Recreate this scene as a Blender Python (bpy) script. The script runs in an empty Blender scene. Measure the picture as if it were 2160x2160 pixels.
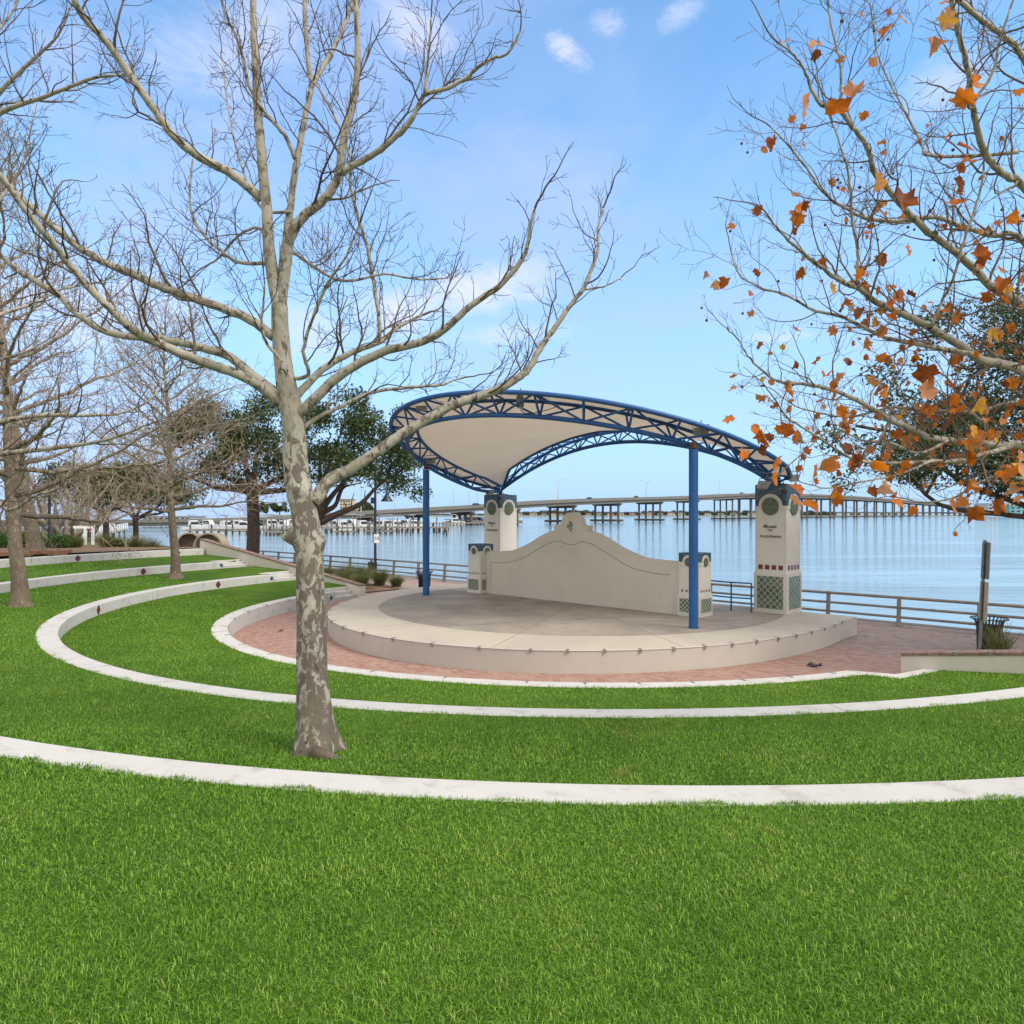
import bpy, math, random
import numpy as np
from mathutils import Vector, Matrix
R = math.radians
SC = bpy.context.scene
COL = SC.collection
rng = np.random.default_rng(7)
rnd = random.Random(11)
F, CX, CY, CAMZ = 1520.0, 1080.0, 1084.0, 3.79      # focal length / principal point measured on the photo, camera height

def at(px, py, Z):                                   # point at depth Z seen at a measured position
    return Vector(((px - CX) / F * Z, Z, CAMZ - (py - CY) / F * Z))

# ------------------------------------------------------------------ mesh builder
class MB:
    def __init__(s):
        s.v = []; s.f = []; s.m = []
    def add(s, vs, fs, mi=0):
        o = len(s.v)
        s.v.extend([tuple(p) for p in vs])
        s.f.extend([tuple(i + o for i in f) for f in fs])
        s.m.extend([mi] * len(fs))
        return s
    def box(s, c, size, rz=0.0, M=None, mi=0):
        hx, hy, hz = size[0] / 2, size[1] / 2, size[2] / 2
        vs = []
        cr, sr = math.cos(rz), math.sin(rz)
        for z in (-hz, hz):
            for x, y in ((-hx, -hy), (hx, -hy), (hx, hy), (-hx, hy)):
                p = Vector((x * cr - y * sr, x * sr + y * cr, z))
                if M is not None: p = M @ Vector((x, y, z))
                vs.append(p + Vector(c))
        return s.add(vs, [(0, 3, 2, 1), (4, 5, 6, 7), (0, 1, 5, 4), (1, 2, 6, 5), (2, 3, 7, 6), (3, 0, 4, 7)], mi)
    def prism(s, poly, o, u, v, n, d, mi=0):          # 2-D outline in axes u, v at o, extruded d along n
        o, u, v, n = Vector(o), Vector(u), Vector(v), Vector(n)
        a = [o + u * p[0] + v * p[1] for p in poly]
        b = [p + n * d for p in a]
        k = len(poly)
        fs = [tuple(range(k)), tuple(range(2 * k - 1, k - 1, -1))]
        fs += [(i, i + k, (i + 1) % k + k, (i + 1) % k) for i in range(k)]
        return s.add(a + b, fs, mi)
    def tube(s, pts, rad, sides=6, caps=True, mi=0):
        n = len(pts)
        if n < 2: return s
        pts = [Vector(p) for p in pts]
        if not hasattr(rad, '__len__'): rad = [rad] * n
        t = (pts[1] - pts[0]).normalized()
        a = t.orthogonal().normalized()
        vs = []; fs = []
        for i in range(n):
            if i == 0: tt = pts[1] - pts[0]
            elif i == n - 1: tt = pts[-1] - pts[-2]
            else: tt = pts[i + 1] - pts[i - 1]
            if tt.length < 1e-9: tt = t
            tt = tt.normalized()
            a = (a - tt * a.dot(tt))
            if a.length < 1e-6: a = tt.orthogonal()
            a.normalize(); b = tt.cross(a); t = tt
            for k in range(sides):
                q = 2 * math.pi * k / sides
                vs.append(pts[i] + (a * math.cos(q) + b * math.sin(q)) * rad[i])
        for i in range(n - 1):
            for k in range(sides):
                k2 = (k + 1) % sides
                fs.append((i * sides + k, i * sides + k2, (i + 1) * sides + k2, (i + 1) * sides + k))
        if caps:
            fs.append(tuple(range(sides - 1, -1, -1)))
            fs.append(tuple((n - 1) * sides + k for k in range(sides)))
        return s.add(vs, fs, mi)
    def lathe(s, prof, c=(0, 0, 0), n=20, mi=0):      # prof: (radius, z) pairs
        vs = []; fs = []
        for r, z in prof:
            for k in range(n):
                q = 2 * math.pi * k / n
                vs.append((c[0] + r * math.cos(q), c[1] + r * math.sin(q), c[2] + z))
        for i in range(len(prof) - 1):
            for k in range(n):
                k2 = (k + 1) % n
                fs.append((i * n + k, i * n + k2, (i + 1) * n + k2, (i + 1) * n + k))
        fs.append(tuple(range(n - 1, -1, -1)))
        fs.append(tuple((len(prof) - 1) * n + k for k in range(n)))
        return s.add(vs, fs, mi)
    def ball(s, c, r, nu=10, nv=6, sz=1.0, mi=0):
        pr = [(max(1e-4, r * math.sin(math.pi * i / nv)), -r * sz * math.cos(math.pi * i / nv)) for i in range(nv + 1)]
        return s.lathe(pr, c, nu, mi)
    def build(s, name, mats, parent=None, smooth=None, world=True, bevel=0):
        me = bpy.data.meshes.new(name)
        off = Vector((0, 0, 0))
        if parent is not None and world:
            off = parent.matrix_basis.translation.copy()
            if parent.parent is not None: off = off + parent.parent.matrix_basis.translation
        v = np.array(s.v, dtype=np.float64) - np.array(off)
        me.from_pydata(v.tolist(), [], s.f)
        if not isinstance(mats, (list, tuple)): mats = [mats]
        for m in mats: me.materials.append(m)
        if len(mats) > 1: me.polygons.foreach_set('material_index', s.m)
        if smooth is not None:
            me.polygons.foreach_set('use_smooth', [True] * len(me.polygons))
            if smooth < 179: me.set_sharp_from_angle(angle=R(smooth))
        me.update()
        o = bpy.data.objects.new(name, me)
        COL.objects.link(o)
        if parent is not None: o.parent = parent
        if bevel:
            b = o.modifiers.new('Bevel', 'BEVEL'); b.width = bevel; b.segments = 2; b.limit_method = 'ANGLE'; b.angle_limit = R(35)
        return o

def np_obj(name, verts, loops_total, polys_start, polys_total, mat, attr=None, parent=None, smooth=False):
    me = bpy.data.meshes.new(name)
    me.vertices.add(len(verts)); me.vertices.foreach_set('co', verts.astype(np.float32).ravel())
    me.loops.add(len(loops_total)); me.loops.foreach_set('vertex_index', loops_total.astype(np.int32))
    me.polygons.add(len(polys_start))
    me.polygons.foreach_set('loop_start', polys_start.astype(np.int32))
    me.polygons.foreach_set('loop_total', polys_total.astype(np.int32))
    if smooth: me.polygons.foreach_set('use_smooth', [True] * len(polys_start))
    me.materials.append(mat)
    if attr is not None:
        for k, a in attr.items():
            at_ = me.attributes.new(k, 'FLOAT', 'POINT'); at_.data.foreach_set('value', a.astype(np.float32))
    me.update(calc_edges=True); me.validate()
    o = bpy.data.objects.new(name, me); COL.objects.link(o)
    if parent is not None: o.parent = parent
    return o

def tag(o, label=None, cat=None, group=None, kind=None):
    if label: o['label'] = label
    if cat: o['category'] = cat
    if group: o['group'] = group
    if kind: o['kind'] = kind
    return o
def thing(name, label, cat, loc=(0, 0, 0), group=None, rz=0.0):
    o = bpy.data.objects.new(name, None); COL.objects.link(o)
    o.empty_display_size = 0.1
    o.location = loc; o.rotation_euler = (0, 0, rz)
    return tag(o, label, cat, group)
def struct(o): return tag(o, kind='structure')
def children(o): return list(o.children)
def dup(root, loc, rz=0.0, label=None, group=None, scale=None):
    def cp(o, parent):
        c = o.copy(); COL.objects.link(c); c.parent = parent
        for ch in children(o): cp(ch, c)
        return c
    c = cp(root, None)
    c.location = loc; c.rotation_euler = (0, 0, rz)
    if scale is not None: c.scale = scale
    if label: c['label'] = label
    if group: c['group'] = group
    return c

def spline(pts, n=6):                                # Catmull-Rom through points (any dimension)
    P = [np.array(p, float) for p in pts]
    if len(P) < 3: 
        return [P[0] + (P[1] - P[0]) * t for t in np.linspace(0, 1, n + 1)]
    Q = [2 * P[0] - P[1]] + P + [2 * P[-1] - P[-2]]
    out = []
    for i in range(1, len(Q) - 2):
        p0, p1, p2, p3 = Q[i - 1:i + 3]
        for k in range(n):
            t = k / n
            out.append(0.5 * (2 * p1 + (p2 - p0) * t + (2 * p0 - 5 * p1 + 4 * p2 - p3) * t * t + (3 * p1 - p0 - 3 * p2 + p3) * t ** 3))
    out.append(P[-1])
    return out

# ------------------------------------------------------------------ materials
class N:
    def __init__(s, tree): s.t = tree; s.n = tree.nodes; s.l = tree.links
    def new(s, ty, **kw):
        n = s.n.new(ty)
        for k, v in kw.items(): setattr(n, k, v)
        return n
    def lk(s, a, b): s.l.new(a, b)
    def val(s, x, sock):
        if hasattr(x, 'is_output'): s.lk(x, sock)
        elif isinstance(x, (tuple, list)):
            sock.default_value = tuple(x) + ((1.0,) if len(x) == 3 and len(sock.default_value) == 4 else ())
        else: sock.default_value = x
    def math(s, op, a, b=0.0, c=0.0, clamp=False):
        n = s.new('ShaderNodeMath', operation=op); n.use_clamp = clamp
        s.val(a, n.inputs[0]); s.val(b, n.inputs[1]); s.val(c, n.inputs[2]); return n.outputs[0]
    def vmath(s, op, a, b=(0, 0, 0), out=0):
        n = s.new('ShaderNodeVectorMath', operation=op); s.val(a, n.inputs[0]); s.val(b, n.inputs[1]); return n.outputs[out]
    def mix(s, f, a, b, blend='MIX'):
        n = s.new('ShaderNodeMix', data_type='RGBA', blend_type=blend); s.val(f, n.inputs[0]); s.val(a, n.inputs[6]); s.val(b, n.inputs[7]); return n.outputs[2]
    def noise(s, vec, scale, detail=4, rough=0.55, dist=0.0, out=0):
        n = s.new('ShaderNodeTexNoise'); s.lk(vec, n.inputs['Vector'])
        n.inputs['Scale'].default_value = scale; n.inputs['Detail'].default_value = detail
        n.inputs['Roughness'].default_value = rough; n.inputs['Distortion'].default_value = dist
        return n.outputs[out]
    def ramp(s, f, stops, interp='LINEAR'):
        n = s.new('ShaderNodeValToRGB'); r = n.color_ramp; r.interpolation = interp
        while len(r.elements) < len(stops): r.elements.new(0.5)
        for e, (p, c) in zip(r.elements, stops):
            e.position = p; e.color = (c, c, c, 1) if not hasattr(c, '__len__') else (*c, 1)
        s.val(f, n.inputs[0]); return n.outputs[0]
    def mapr(s, f, a, b, c=0.0, d=1.0, smooth=True):
        n = s.new('ShaderNodeMapRange'); n.interpolation_type = 'SMOOTHSTEP' if smooth else 'LINEAR'
        s.val(f, n.inputs[0])
        for i, x in enumerate((a, b, c, d)): n.inputs[1 + i].default_value = x
        return n.outputs[0]
    def bump(s, h, strength=0.3, dist=0.02):
        n = s.new('ShaderNodeBump'); s.val(h, n.inputs['Height']); n.inputs['Strength'].default_value = strength; n.inputs['Distance'].default_value = dist
        return n.outputs[0]

def newmat(name):
    m = bpy.data.materials.new(name); m.use_nodes = True
    k = N(m.node_tree); b = m.node_tree.nodes['Principled BSDF']
    return m, k, b
def pos(k): return k.new('ShaderNodeNewGeometry').outputs['Position']
def objc(k): return k.new('ShaderNodeTexCoord').outputs['Object']
def uvc(k): return k.new('ShaderNodeTexCoord').outputs['UV']

def plain(name, col, rough=0.6, var=0.12, scale=3.0, metal=0.0, bump=0.0, bscale=40.0, col2=None, spec=0.5, stain=None):
    """a surface with a little uneven colour, optional second colour patches and fine relief"""
    m, k, b = newmat(name)
    p = objc(k)
    n1 = k.noise(p, scale, 5, 0.6)
    c2 = col2 or tuple(x * (1 - var * 2) for x in col)
    c = k.mix(k.mapr(n1, 0.35, 0.7), col, c2)
    n2 = k.noise(p, scale * 9, 3, 0.6)
    c = k.mix(k.math('MULTIPLY', n2, var), c, tuple(x * 0.55 for x in col))
    if stain:
        s = k.mapr(k.noise(p, stain[1], 6, 0.7, 1.0), 0.55, 0.8)
        c = k.mix(k.math('MULTIPLY', s, stain[2]), c, stain[0])
    k.lk(c, b.inputs['Base Color'])
    b.inputs['Roughness'].default_value = rough; b.inputs['Metallic'].default_value = metal
    b.inputs['Specular IOR Level'].default_value = spec
    if bump: k.lk(k.bump(k.noise(p, bscale, 4, 0.6), bump, 0.01), b.inputs['Normal'])
    return m

MT = {}
def concrete(name, col, stain=(0.25, 0.22, 0.18), amt=0.35, bumpy=0.25):
    m, k, b = newmat(name); p = pos(k)
    big = k.noise(p, 0.55, 5, 0.6); mid = k.noise(p, 3.0, 6, 0.65, 0.6); fine = k.noise(p, 60, 3, 0.6)
    c = k.mix(k.mapr(big, 0.3, 0.75), col, tuple(x * 0.90 for x in col))
    c = k.mix(k.math('MULTIPLY', k.mapr(mid, 0.5, 0.78), amt), c, stain)
    st = k.vmath('MULTIPLY', p, (2.5, 2.5, 0.25))
    c = k.mix(k.math('MULTIPLY', k.mapr(k.noise(st, 2.0, 5, 0.7), 0.55, 0.8), amt * 0.55), c, stain)
    c = k.mix(k.math('MULTIPLY', fine, 0.16), c, tuple(x * 0.6 for x in col))
    k.lk(c, b.inputs['Base Color']); b.inputs['Roughness'].default_value = 0.85
    b.inputs['Specular IOR Level'].default_value = 0.25
    h = k.math('ADD', fine, k.math('MULTIPLY', mid, 0.6))
    k.lk(k.bump(h, bumpy, 0.006), b.inputs['Normal'])
    return m
MT['white_concrete'] = concrete('white painted concrete', (0.50, 0.485, 0.455), stain=(0.25, 0.225, 0.185), amt=0.75)
MT['stucco'] = concrete('beige stucco', (0.53, 0.49, 0.415), stain=(0.36, 0.33, 0.275), amt=0.3)
MT['pillar_stucco'] = concrete('pale stucco', (0.60, 0.575, 0.52), stain=(0.40, 0.375, 0.32), amt=0.22)
MT['wing_stucco'] = concrete('cream stucco', (0.60, 0.56, 0.475), stain=(0.40, 0.37, 0.30), amt=0.25)
MT['bridge_concrete'] = concrete('bridge concrete', (0.17, 0.163, 0.148), stain=(0.09, 0.086, 0.078), amt=0.4)
MT['pier_concrete'] = concrete('pier concrete', (0.14, 0.134, 0.122), stain=(0.075, 0.07, 0.063), amt=0.5)

def blue_paint():
    m, k, b = newmat('weathered blue paint'); p = objc(k)
    c = k.mix(k.mapr(k.noise(p, 1.4, 4, 0.6), 0.35, 0.7), (0.003, 0.060, 0.21), (0.006, 0.085, 0.26))
    c = k.mix(k.math('MULTIPLY', k.mapr(k.noise(p, 8, 6, 0.7), 0.58, 0.75), 0.35), c, (0.06, 0.16, 0.30))
    rust = k.mapr(k.noise(p, 1.3, 7, 0.75, 0.4), 0.665, 0.72)
    c = k.mix(k.math('MULTIPLY', rust, 0.85), c, (0.12, 0.06, 0.035))
    k.lk(c, b.inputs['Base Color']); b.inputs['Roughness'].default_value = 0.5
    k.lk(k.bump(k.noise(p, 30, 4, 0.6), 0.08, 0.01), b.inputs['Normal'])
    return m
MT['blue'] = blue_paint()
MT['rust'] = plain('rusty steel', (0.14, 0.07, 0.04), 0.85, 0.3, 12, bump=0.3)
def fabric():
    m, k, b = newmat('tensioned canvas'); p = objc(k)
    c = k.mix(k.mapr(k.noise(p, 0.6, 4, 0.6), 0.3, 0.75), (0.74, 0.70, 0.63), (0.67, 0.63, 0.56))
    u = k.new('ShaderNodeSeparateXYZ'); k.lk(uvc(k), u.inputs[0])
    fr_ = k.math('FRACT', k.math('MULTIPLY', u.outputs[0], 11.0))
    seam = k.mapr(k.math('ABSOLUTE', k.math('SUBTRACT', fr_, 0.5)), 0.485, 0.497)
    c = k.mix(k.math('MULTIPLY', seam, 0.7), c, (0.30, 0.27, 0.22))
    k.lk(c, b.inputs['Base Color']); b.inputs['Roughness'].default_value = 0.75
    tr = k.new('ShaderNodeBsdfTranslucent'); tr.inputs[0].default_value = (0.78, 0.72, 0.64, 1)
    mx = k.new('ShaderNodeMixShader'); mx.inputs[0].default_value = 0.5
    out = m.node_tree.nodes['Material Output']
    k.lk(b.outputs[0], mx.inputs[1]); k.lk(tr.outputs[0], mx.inputs[2]); k.lk(mx.outputs[0], out.inputs[0])
    return m
MT['canvas'] = fabric()

def bricktex(k, vec, scale, c1, c2, mortar, bw=0.5, rh=0.25, off=0.5, ms=0.02):
    n = k.new('ShaderNodeTexBrick'); k.lk(vec, n.inputs['Vector'])
    n.inputs['Color1'].default_value = (*c1, 1); n.inputs['Color2'].default_value = (*c2, 1); n.inputs['Mortar'].default_value = (*mortar, 1)
    n.inputs['Scale'].default_value = scale; n.inputs['Mortar Size'].default_value = ms
    n.inputs['Brick Width'].default_value = bw; n.inputs['Row Height'].default_value = rh; n.offset = off
    n.inputs['Bias'].default_value = 0.0; n.inputs['Mortar Smooth'].default_value = 0.2
    return n
def pavers():
    m, k, b = newmat('red brick pavers'); p = pos(k)
    mp = k.new('ShaderNodeMapping'); k.lk(p, mp.inputs[0]); mp.inputs['Rotation'].default_value = (0, 0, R(45))
    v = mp.outputs[0]
    br = bricktex(k, v, 1.0, (0, 0, 0), (1, 1, 1), (0.5, 0.5, 0.5), 0.2, 0.1, 0.5, 0.006)
    # reddish by the stage, greyer and older towards the water
    x = k.new('ShaderNodeSeparateXYZ'); k.lk(p, x.inputs[0])
    d = k.math('ADD', x.outputs[0], x.outputs[1])
    grey = k.mapr(k.math('ADD', d, k.math('MULTIPLY', k.noise(p, 0.35, 4, 0.6), 6.0)), 28.5, 35.0)
    red = k.ramp(br.outputs[0], [(0.0, (0.27, 0.135, 0.105)), (0.35, (0.32, 0.175, 0.135)), (0.65, (0.36, 0.225, 0.18)), (1.0, (0.30, 0.20, 0.165))])
    gr = k.ramp(br.outputs[0], [(0.0, (0.23, 0.16, 0.14)), (0.5, (0.29, 0.215, 0.19)), (1.0, (0.33, 0.26, 0.23))])
    c = k.mix(grey, red, gr)
    c = k.mix(k.math('MULTIPLY', k.mapr(k.noise(p, 0.9, 6, 0.7), 0.45, 0.75), 0.45), c, (0.38, 0.28, 0.23))
    c = k.mix(br.outputs[1], c, (0.20, 0.14, 0.11))
    c = k.mix(k.math('MULTIPLY', k.mapr(k.noise(p, 2.4, 7, 0.75), 0.58, 0.75), 0.4), c, (0.10, 0.075, 0.06))
    k.lk(c, b.inputs['Base Color']); b.inputs['Roughness'].default_value = 0.85
    b.inputs['Specular IOR Level'].default_value = 0.25
    k.lk(k.bump(k.math('SUBTRACT', k.noise(p, 40, 3), k.math('MULTIPLY', br.outputs[1], 1.2)), 0.4, 0.008), b.inputs['Normal'])
    return m
MT['pavers'] = pavers()
MT['coping'] = plain('brown brick coping', (0.24, 0.15, 0.115), 0.8, 0.25, 6, bump=0.3)

def stage_floor():
    m, k, b = newmat('stage concrete'); p = pos(k)
    q = k.vmath('SUBTRACT', p, (2.34, 26.1, 0.0)); q = k.vmath('MULTIPLY', q, (1, 1, 0))
    rr = k.vmath('LENGTH', q, out=1)
    n = k.noise(p, 0.45, 6, 0.65, 0.6); n2 = k.noise(p, 2.2, 6, 0.7, 0.8); fine = k.noise(p, 50, 3)
    tan = k.mix(k.mapr(n, 0.3, 0.75), (0.46, 0.405, 0.325), (0.39, 0.345, 0.285))
    grey = k.mix(k.mapr(n, 0.35, 0.7), (0.33, 0.285, 0.23), (0.20, 0.175, 0.145))
    grey = k.mix(k.math('MULTIPLY', k.mapr(n2, 0.5, 0.72), 0.55), grey, (0.13, 0.12, 0.115))
    inner = k.mapr(rr, 7.02, 7.05, 1.0, 0.0)
    c = k.mix(inner, tan, grey)
    c = k.mix(k.math('MULTIPLY', k.mapr(n2, 0.55, 0.78), 0.35), c, (0.28, 0.25, 0.21))
    # saw cut joints: the ring and eight radial cuts
    sp = k.new('ShaderNodeSeparateXYZ'); k.lk(q, sp.inputs[0])
    ring = k.mapr(k.math('ABSOLUTE', k.math('SUBTRACT', rr, 7.03)), 0.012, 0.022, 1.0, 0.0)
    j = ring
    for i in range(6):
        a = R(12 + i * 30)
        d = k.math('ABSOLUTE', k.math('ADD', k.math('MULTIPLY', sp.outputs[0], math.sin(a)), k.math('MULTIPLY', sp.outputs[1], -math.cos(a))))
        j = k.math('MAXIMUM', j, k.mapr(d, 0.010, 0.020, 1.0, 0.0))
    c = k.mix(k.math('MULTIPLY', j, 0.6), c, (0.10, 0.09, 0.08))
    c = k.mix(k.math('MULTIPLY', fine, 0.15), c, (0.2, 0.18, 0.15))
    k.lk(c, b.inputs['Base Color']); b.inputs['Roughness'].default_value = 0.8
    b.inputs['Specular IOR Level'].default_value = 0.3
    k.lk(k.bump(k.math('SUBTRACT', fine, k.math('MULTIPLY', j, 2.0)), 0.2, 0.006), b.inputs['Normal'])
    return m
MT['stage_floor'] = stage_floor()
MT['stage_face'] = concrete('stage edge concrete', (0.50, 0.46, 0.405), stain=(0.36, 0.33, 0.29), amt=0.35)

def tiles(name, stops, w, h, off, mortar, rot=0.0, ms=0.006, rough=0.5):
    m, k, b = newmat(name)
    mp = k.new('ShaderNodeMapping'); k.lk(uvc(k), mp.inputs[0]); mp.inputs['Rotation'].default_value = (0, 0, rot)
    br = bricktex(k, mp.outputs[0], 1.0, (0, 0, 0), (1, 1, 1), (0.5, 0.5, 0.5), w, h, off, ms)
    c = k.ramp(br.outputs[0], stops)
    c = k.mix(k.math('MULTIPLY', k.noise(mp.outputs[0], 14, 4), 0.4), c, tuple(x * 0.6 for x in stops[0][1]))
    c = k.mix(br.outputs[1], c, mortar)
    k.lk(c, b.inputs['Base Color']); b.inputs['Roughness'].default_value = rough
    k.lk(k.bump(k.math('SUBTRACT', k.math('MULTIPLY', k.noise(mp.outputs[0], 18, 2), 0.3), br.outputs[1]), 0.35, 0.006), b.inputs['Normal'])
    return m
MT['cap_tile'] = tiles('blue glazed tile', [(0.0, (0.012, 0.028, 0.042)), (0.35, (0.016, 0.055, 0.10)), (0.6, (0.022, 0.085, 0.16)), (0.85, (0.05, 0.105, 0.14)), (1.0, (0.085, 0.11, 0.115))], 0.21, 0.16, 0.35, (0.06, 0.075, 0.08))
MT['lattice_tile'] = tiles('green diamond tile', [(0.0, (0.05, 0.085, 0.065)), (0.4, (0.065, 0.14, 0.105)), (0.7, (0.085, 0.20, 0.155)), (1.0, (0.13, 0.13, 0.09))], 0.15, 0.15, 0.0, (0.42, 0.38, 0.27), R(45), 0.011, 0.35)
MT['small_lattice'] = tiles('green lattice tile', [(0.0, (0.03, 0.07, 0.045)), (1.0, (0.055, 0.11, 0.075))], 0.10, 0.10, 0.0, (0.50, 0.48, 0.36), R(45), 0.010, 0.35)
MT['red_tile'] = plain('oxblood glazed tile', (0.16, 0.025, 0.035), 0.3, 0.2, 8)
MT['blue_tile'] = plain('cobalt glazed tile', (0.015, 0.075, 0.22), 0.3, 0.2, 8)
MT['medallion'] = plain('green ceramic', (0.085, 0.11, 0.06), 0.45, 0.3, 7, col2=(0.055, 0.085, 0.045), bump=0.2)
MT['medallion_vein'] = plain('pale green ceramic', (0.20, 0.22, 0.13), 0.5, 0.2, 9)
MT['joint'] = plain('dark joint', (0.25, 0.225, 0.185), 0.9)
MT['railing'] = plain('bronze grey railing', (0.26, 0.235, 0.21), 0.5, 0.15, 3, metal=0.15)
MT['steel'] = plain('brushed steel clip', (0.42, 0.40, 0.37), 0.4, 0.2, 15, metal=0.7)
MT['galv'] = plain('galvanised steel', (0.20, 0.21, 0.22), 0.5, 0.2, 18, metal=0.5)
MT['black'] = plain('black powder coat', (0.012, 0.013, 0.016), 0.45, 0.2, 6)
MT['navy'] = plain('dark lamp paint', (0.014, 0.020, 0.040), 0.4, 0.2, 5)
MT['grey_plastic'] = plain('grey floodlight case', (0.42, 0.42, 0.40), 0.5, 0.15, 8)
MT['lens'] = plain('floodlight glass', (0.30, 0.32, 0.33), 0.1, 0.1, 4)
MT['white_paint'] = plain('white paint', (0.78, 0.78, 0.76), 0.5, 0.05, 2)
MT['boat_white'] = plain('white gelcoat', (0.58, 0.58, 0.57), 0.25, 0.05, 0.5)
MT['boat_dark'] = plain('tinted boat window', (0.03, 0.035, 0.045), 0.15, 0.1, 1)
MT['boat_blue'] = plain('navy boat canvas', (0.03, 0.05, 0.11), 0.8, 0.15, 1)
MT['wood_grey'] = plain('weathered dock wood', (0.27, 0.245, 0.205), 0.9, 0.3, 1.2, bump=0.3)
MT['pile_dark'] = plain('wet dark piling', (0.07, 0.06, 0.05), 0.85, 0.3, 2)
MT['timber'] = plain('brown landscape timber', (0.27, 0.135, 0.075), 0.85, 0.25, 3, bump=0.3)
MT['ink'] = plain('black lettering', (0.01, 0.01, 0.011), 0.5)
MT['green_mark'] = plain('olive mark', (0.23, 0.25, 0.10), 0.5)
MT['sign_white'] = plain('white sign face', (0.75, 0.77, 0.80), 0.4, 0.04)
MT['sign_blue'] = plain('navy sign lettering', (0.012, 0.045, 0.13), 0.4)
MT['sign_grey'] = plain('grey sign back', (0.25, 0.25, 0.245), 0.5, 0.15, 5, metal=0.4)
MT['sign_tan'] = plain('tan sign edge', (0.42, 0.36, 0.28), 0.6, 0.1)
MT['mast'] = plain('mast aluminium', (0.45, 0.46, 0.48), 0.4, 0.1, metal=0.5)
MT['pipe'] = plain('tan concrete shell', (0.33, 0.275, 0.21), 0.85, 0.25, 1.5, bump=0.3, col2=(0.22, 0.18, 0.14))
MT['mulch'] = plain('leaf mulch', (0.20, 0.11, 0.06), 0.95, 0.4, 1.2, col2=(0.10, 0.075, 0.04), bump=0.6, bscale=25)

def bark(name, pale, brown, dark, bias=0.5, zlo=None, zhi=None):
    """plane tree bark: flaking plates, pale above, brown below"""
    m, k, b = newmat(name); p = pos(k)
    w = k.vmath('MULTIPLY', p, (1, 1, 0.6))
    wd = k.vmath('ADD', w, k.vmath('MULTIPLY', k.noise(w, 9, 4, 0.6, out=1), (0.10, 0.10, 0.10)))
    pl = k.noise(wd, 10.5, 3.0, 0.58, 0.8); fl = k.noise(k.vmath('MULTIPLY', p, (1, 1, 0.3)), 34, 4, 0.65)
    z = k.new('ShaderNodeSeparateXYZ'); k.lk(p, z.inputs[0])
    sh = k.mapr(z.outputs[2], zlo, zhi, 0.0, 0.17, False) if zlo is not None else 0.08
    f = k.math('ADD', pl, k.math('SUBTRACT', sh, 0.5 - bias))
    c = k.ramp(f, [(0.0, dark), (0.40, brown), (0.495, tuple(x * 0.95 for x in brown)), (0.505, tuple(x * 0.72 for x in pale)), (0.56, tuple(x * 0.8 for x in pale)), (0.575, pale), (1.0, pale)])
    c = k.mix(k.mapr(k.noise(wd, 11, 3, 0.6, 0.5), 0.63, 0.655), c, dark)
    c = k.mix(k.math('MULTIPLY', k.mapr(k.noise(wd, 15, 3, 0.6, 0.6), 0.66, 0.675), 0.6), c, (0.36, 0.25, 0.15))
    c = k.mix(k.math('MULTIPLY', k.mapr(k.noise(p, 2.4, 4), 0.48, 0.66), 0.55), c, (0.20, 0.185, 0.125))
    c = k.mix(k.math('MULTIPLY', fl, 0.35), c, tuple(x * 0.6 for x in brown))
    k.lk(c, b.inputs['Base Color']); b.inputs['Roughness'].default_value = 0.85; b.inputs['Specular IOR Level'].default_value = 0.2
    k.lk(k.bump(k.math('SUBTRACT', k.math('MULTIPLY', fl, 0.7), k.math('MULTIPLY', f, 0.8)), 0.6, 0.02), b.inputs['Normal'])
    return m
MT['bark_main'] = bark('plane bark', (0.42, 0.395, 0.33), (0.150, 0.125, 0.10), (0.075, 0.054, 0.04), 0.425, 1.2, 5.2)
MT['bark_brown'] = bark('brown plane bark', (0.33, 0.285, 0.22), (0.15, 0.115, 0.085), (0.08, 0.058, 0.042), 0.36, 1.5, 8)
MT['bark_grey'] = plain('grey limb bark', (0.23, 0.20, 0.155), 0.9, 0.3, 4, col2=(0.13, 0.11, 0.085), bump=0.4)
MT['bark_oak'] = plain('dark oak bark', (0.085, 0.060, 0.046), 0.95, 0.3, 5, bump=0.6, bscale=20)
def twigmat(name, a, b_):
    m, k, b = newmat(name); p = pos(k)
    k.lk(k.mix(k.mapr(k.noise(p, 2.2, 3), 0.35, 0.65), a, b_), b.inputs['Base Color']); b.inputs['Roughness'].default_value = 0.85
    b.inputs['Specular IOR Level'].default_value = 0.2
    return m
MT['twig'] = twigmat('twig bark', (0.075, 0.053, 0.040), (0.155, 0.12, 0.085))
MT['twig_pale'] = twigmat('pale twig bark', (0.20, 0.155, 0.115), (0.13, 0.097, 0.07))
MT['twig_tan'] = twigmat('tan twig bark', (0.34, 0.27, 0.20), (0.20, 0.155, 0.115))

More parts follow.
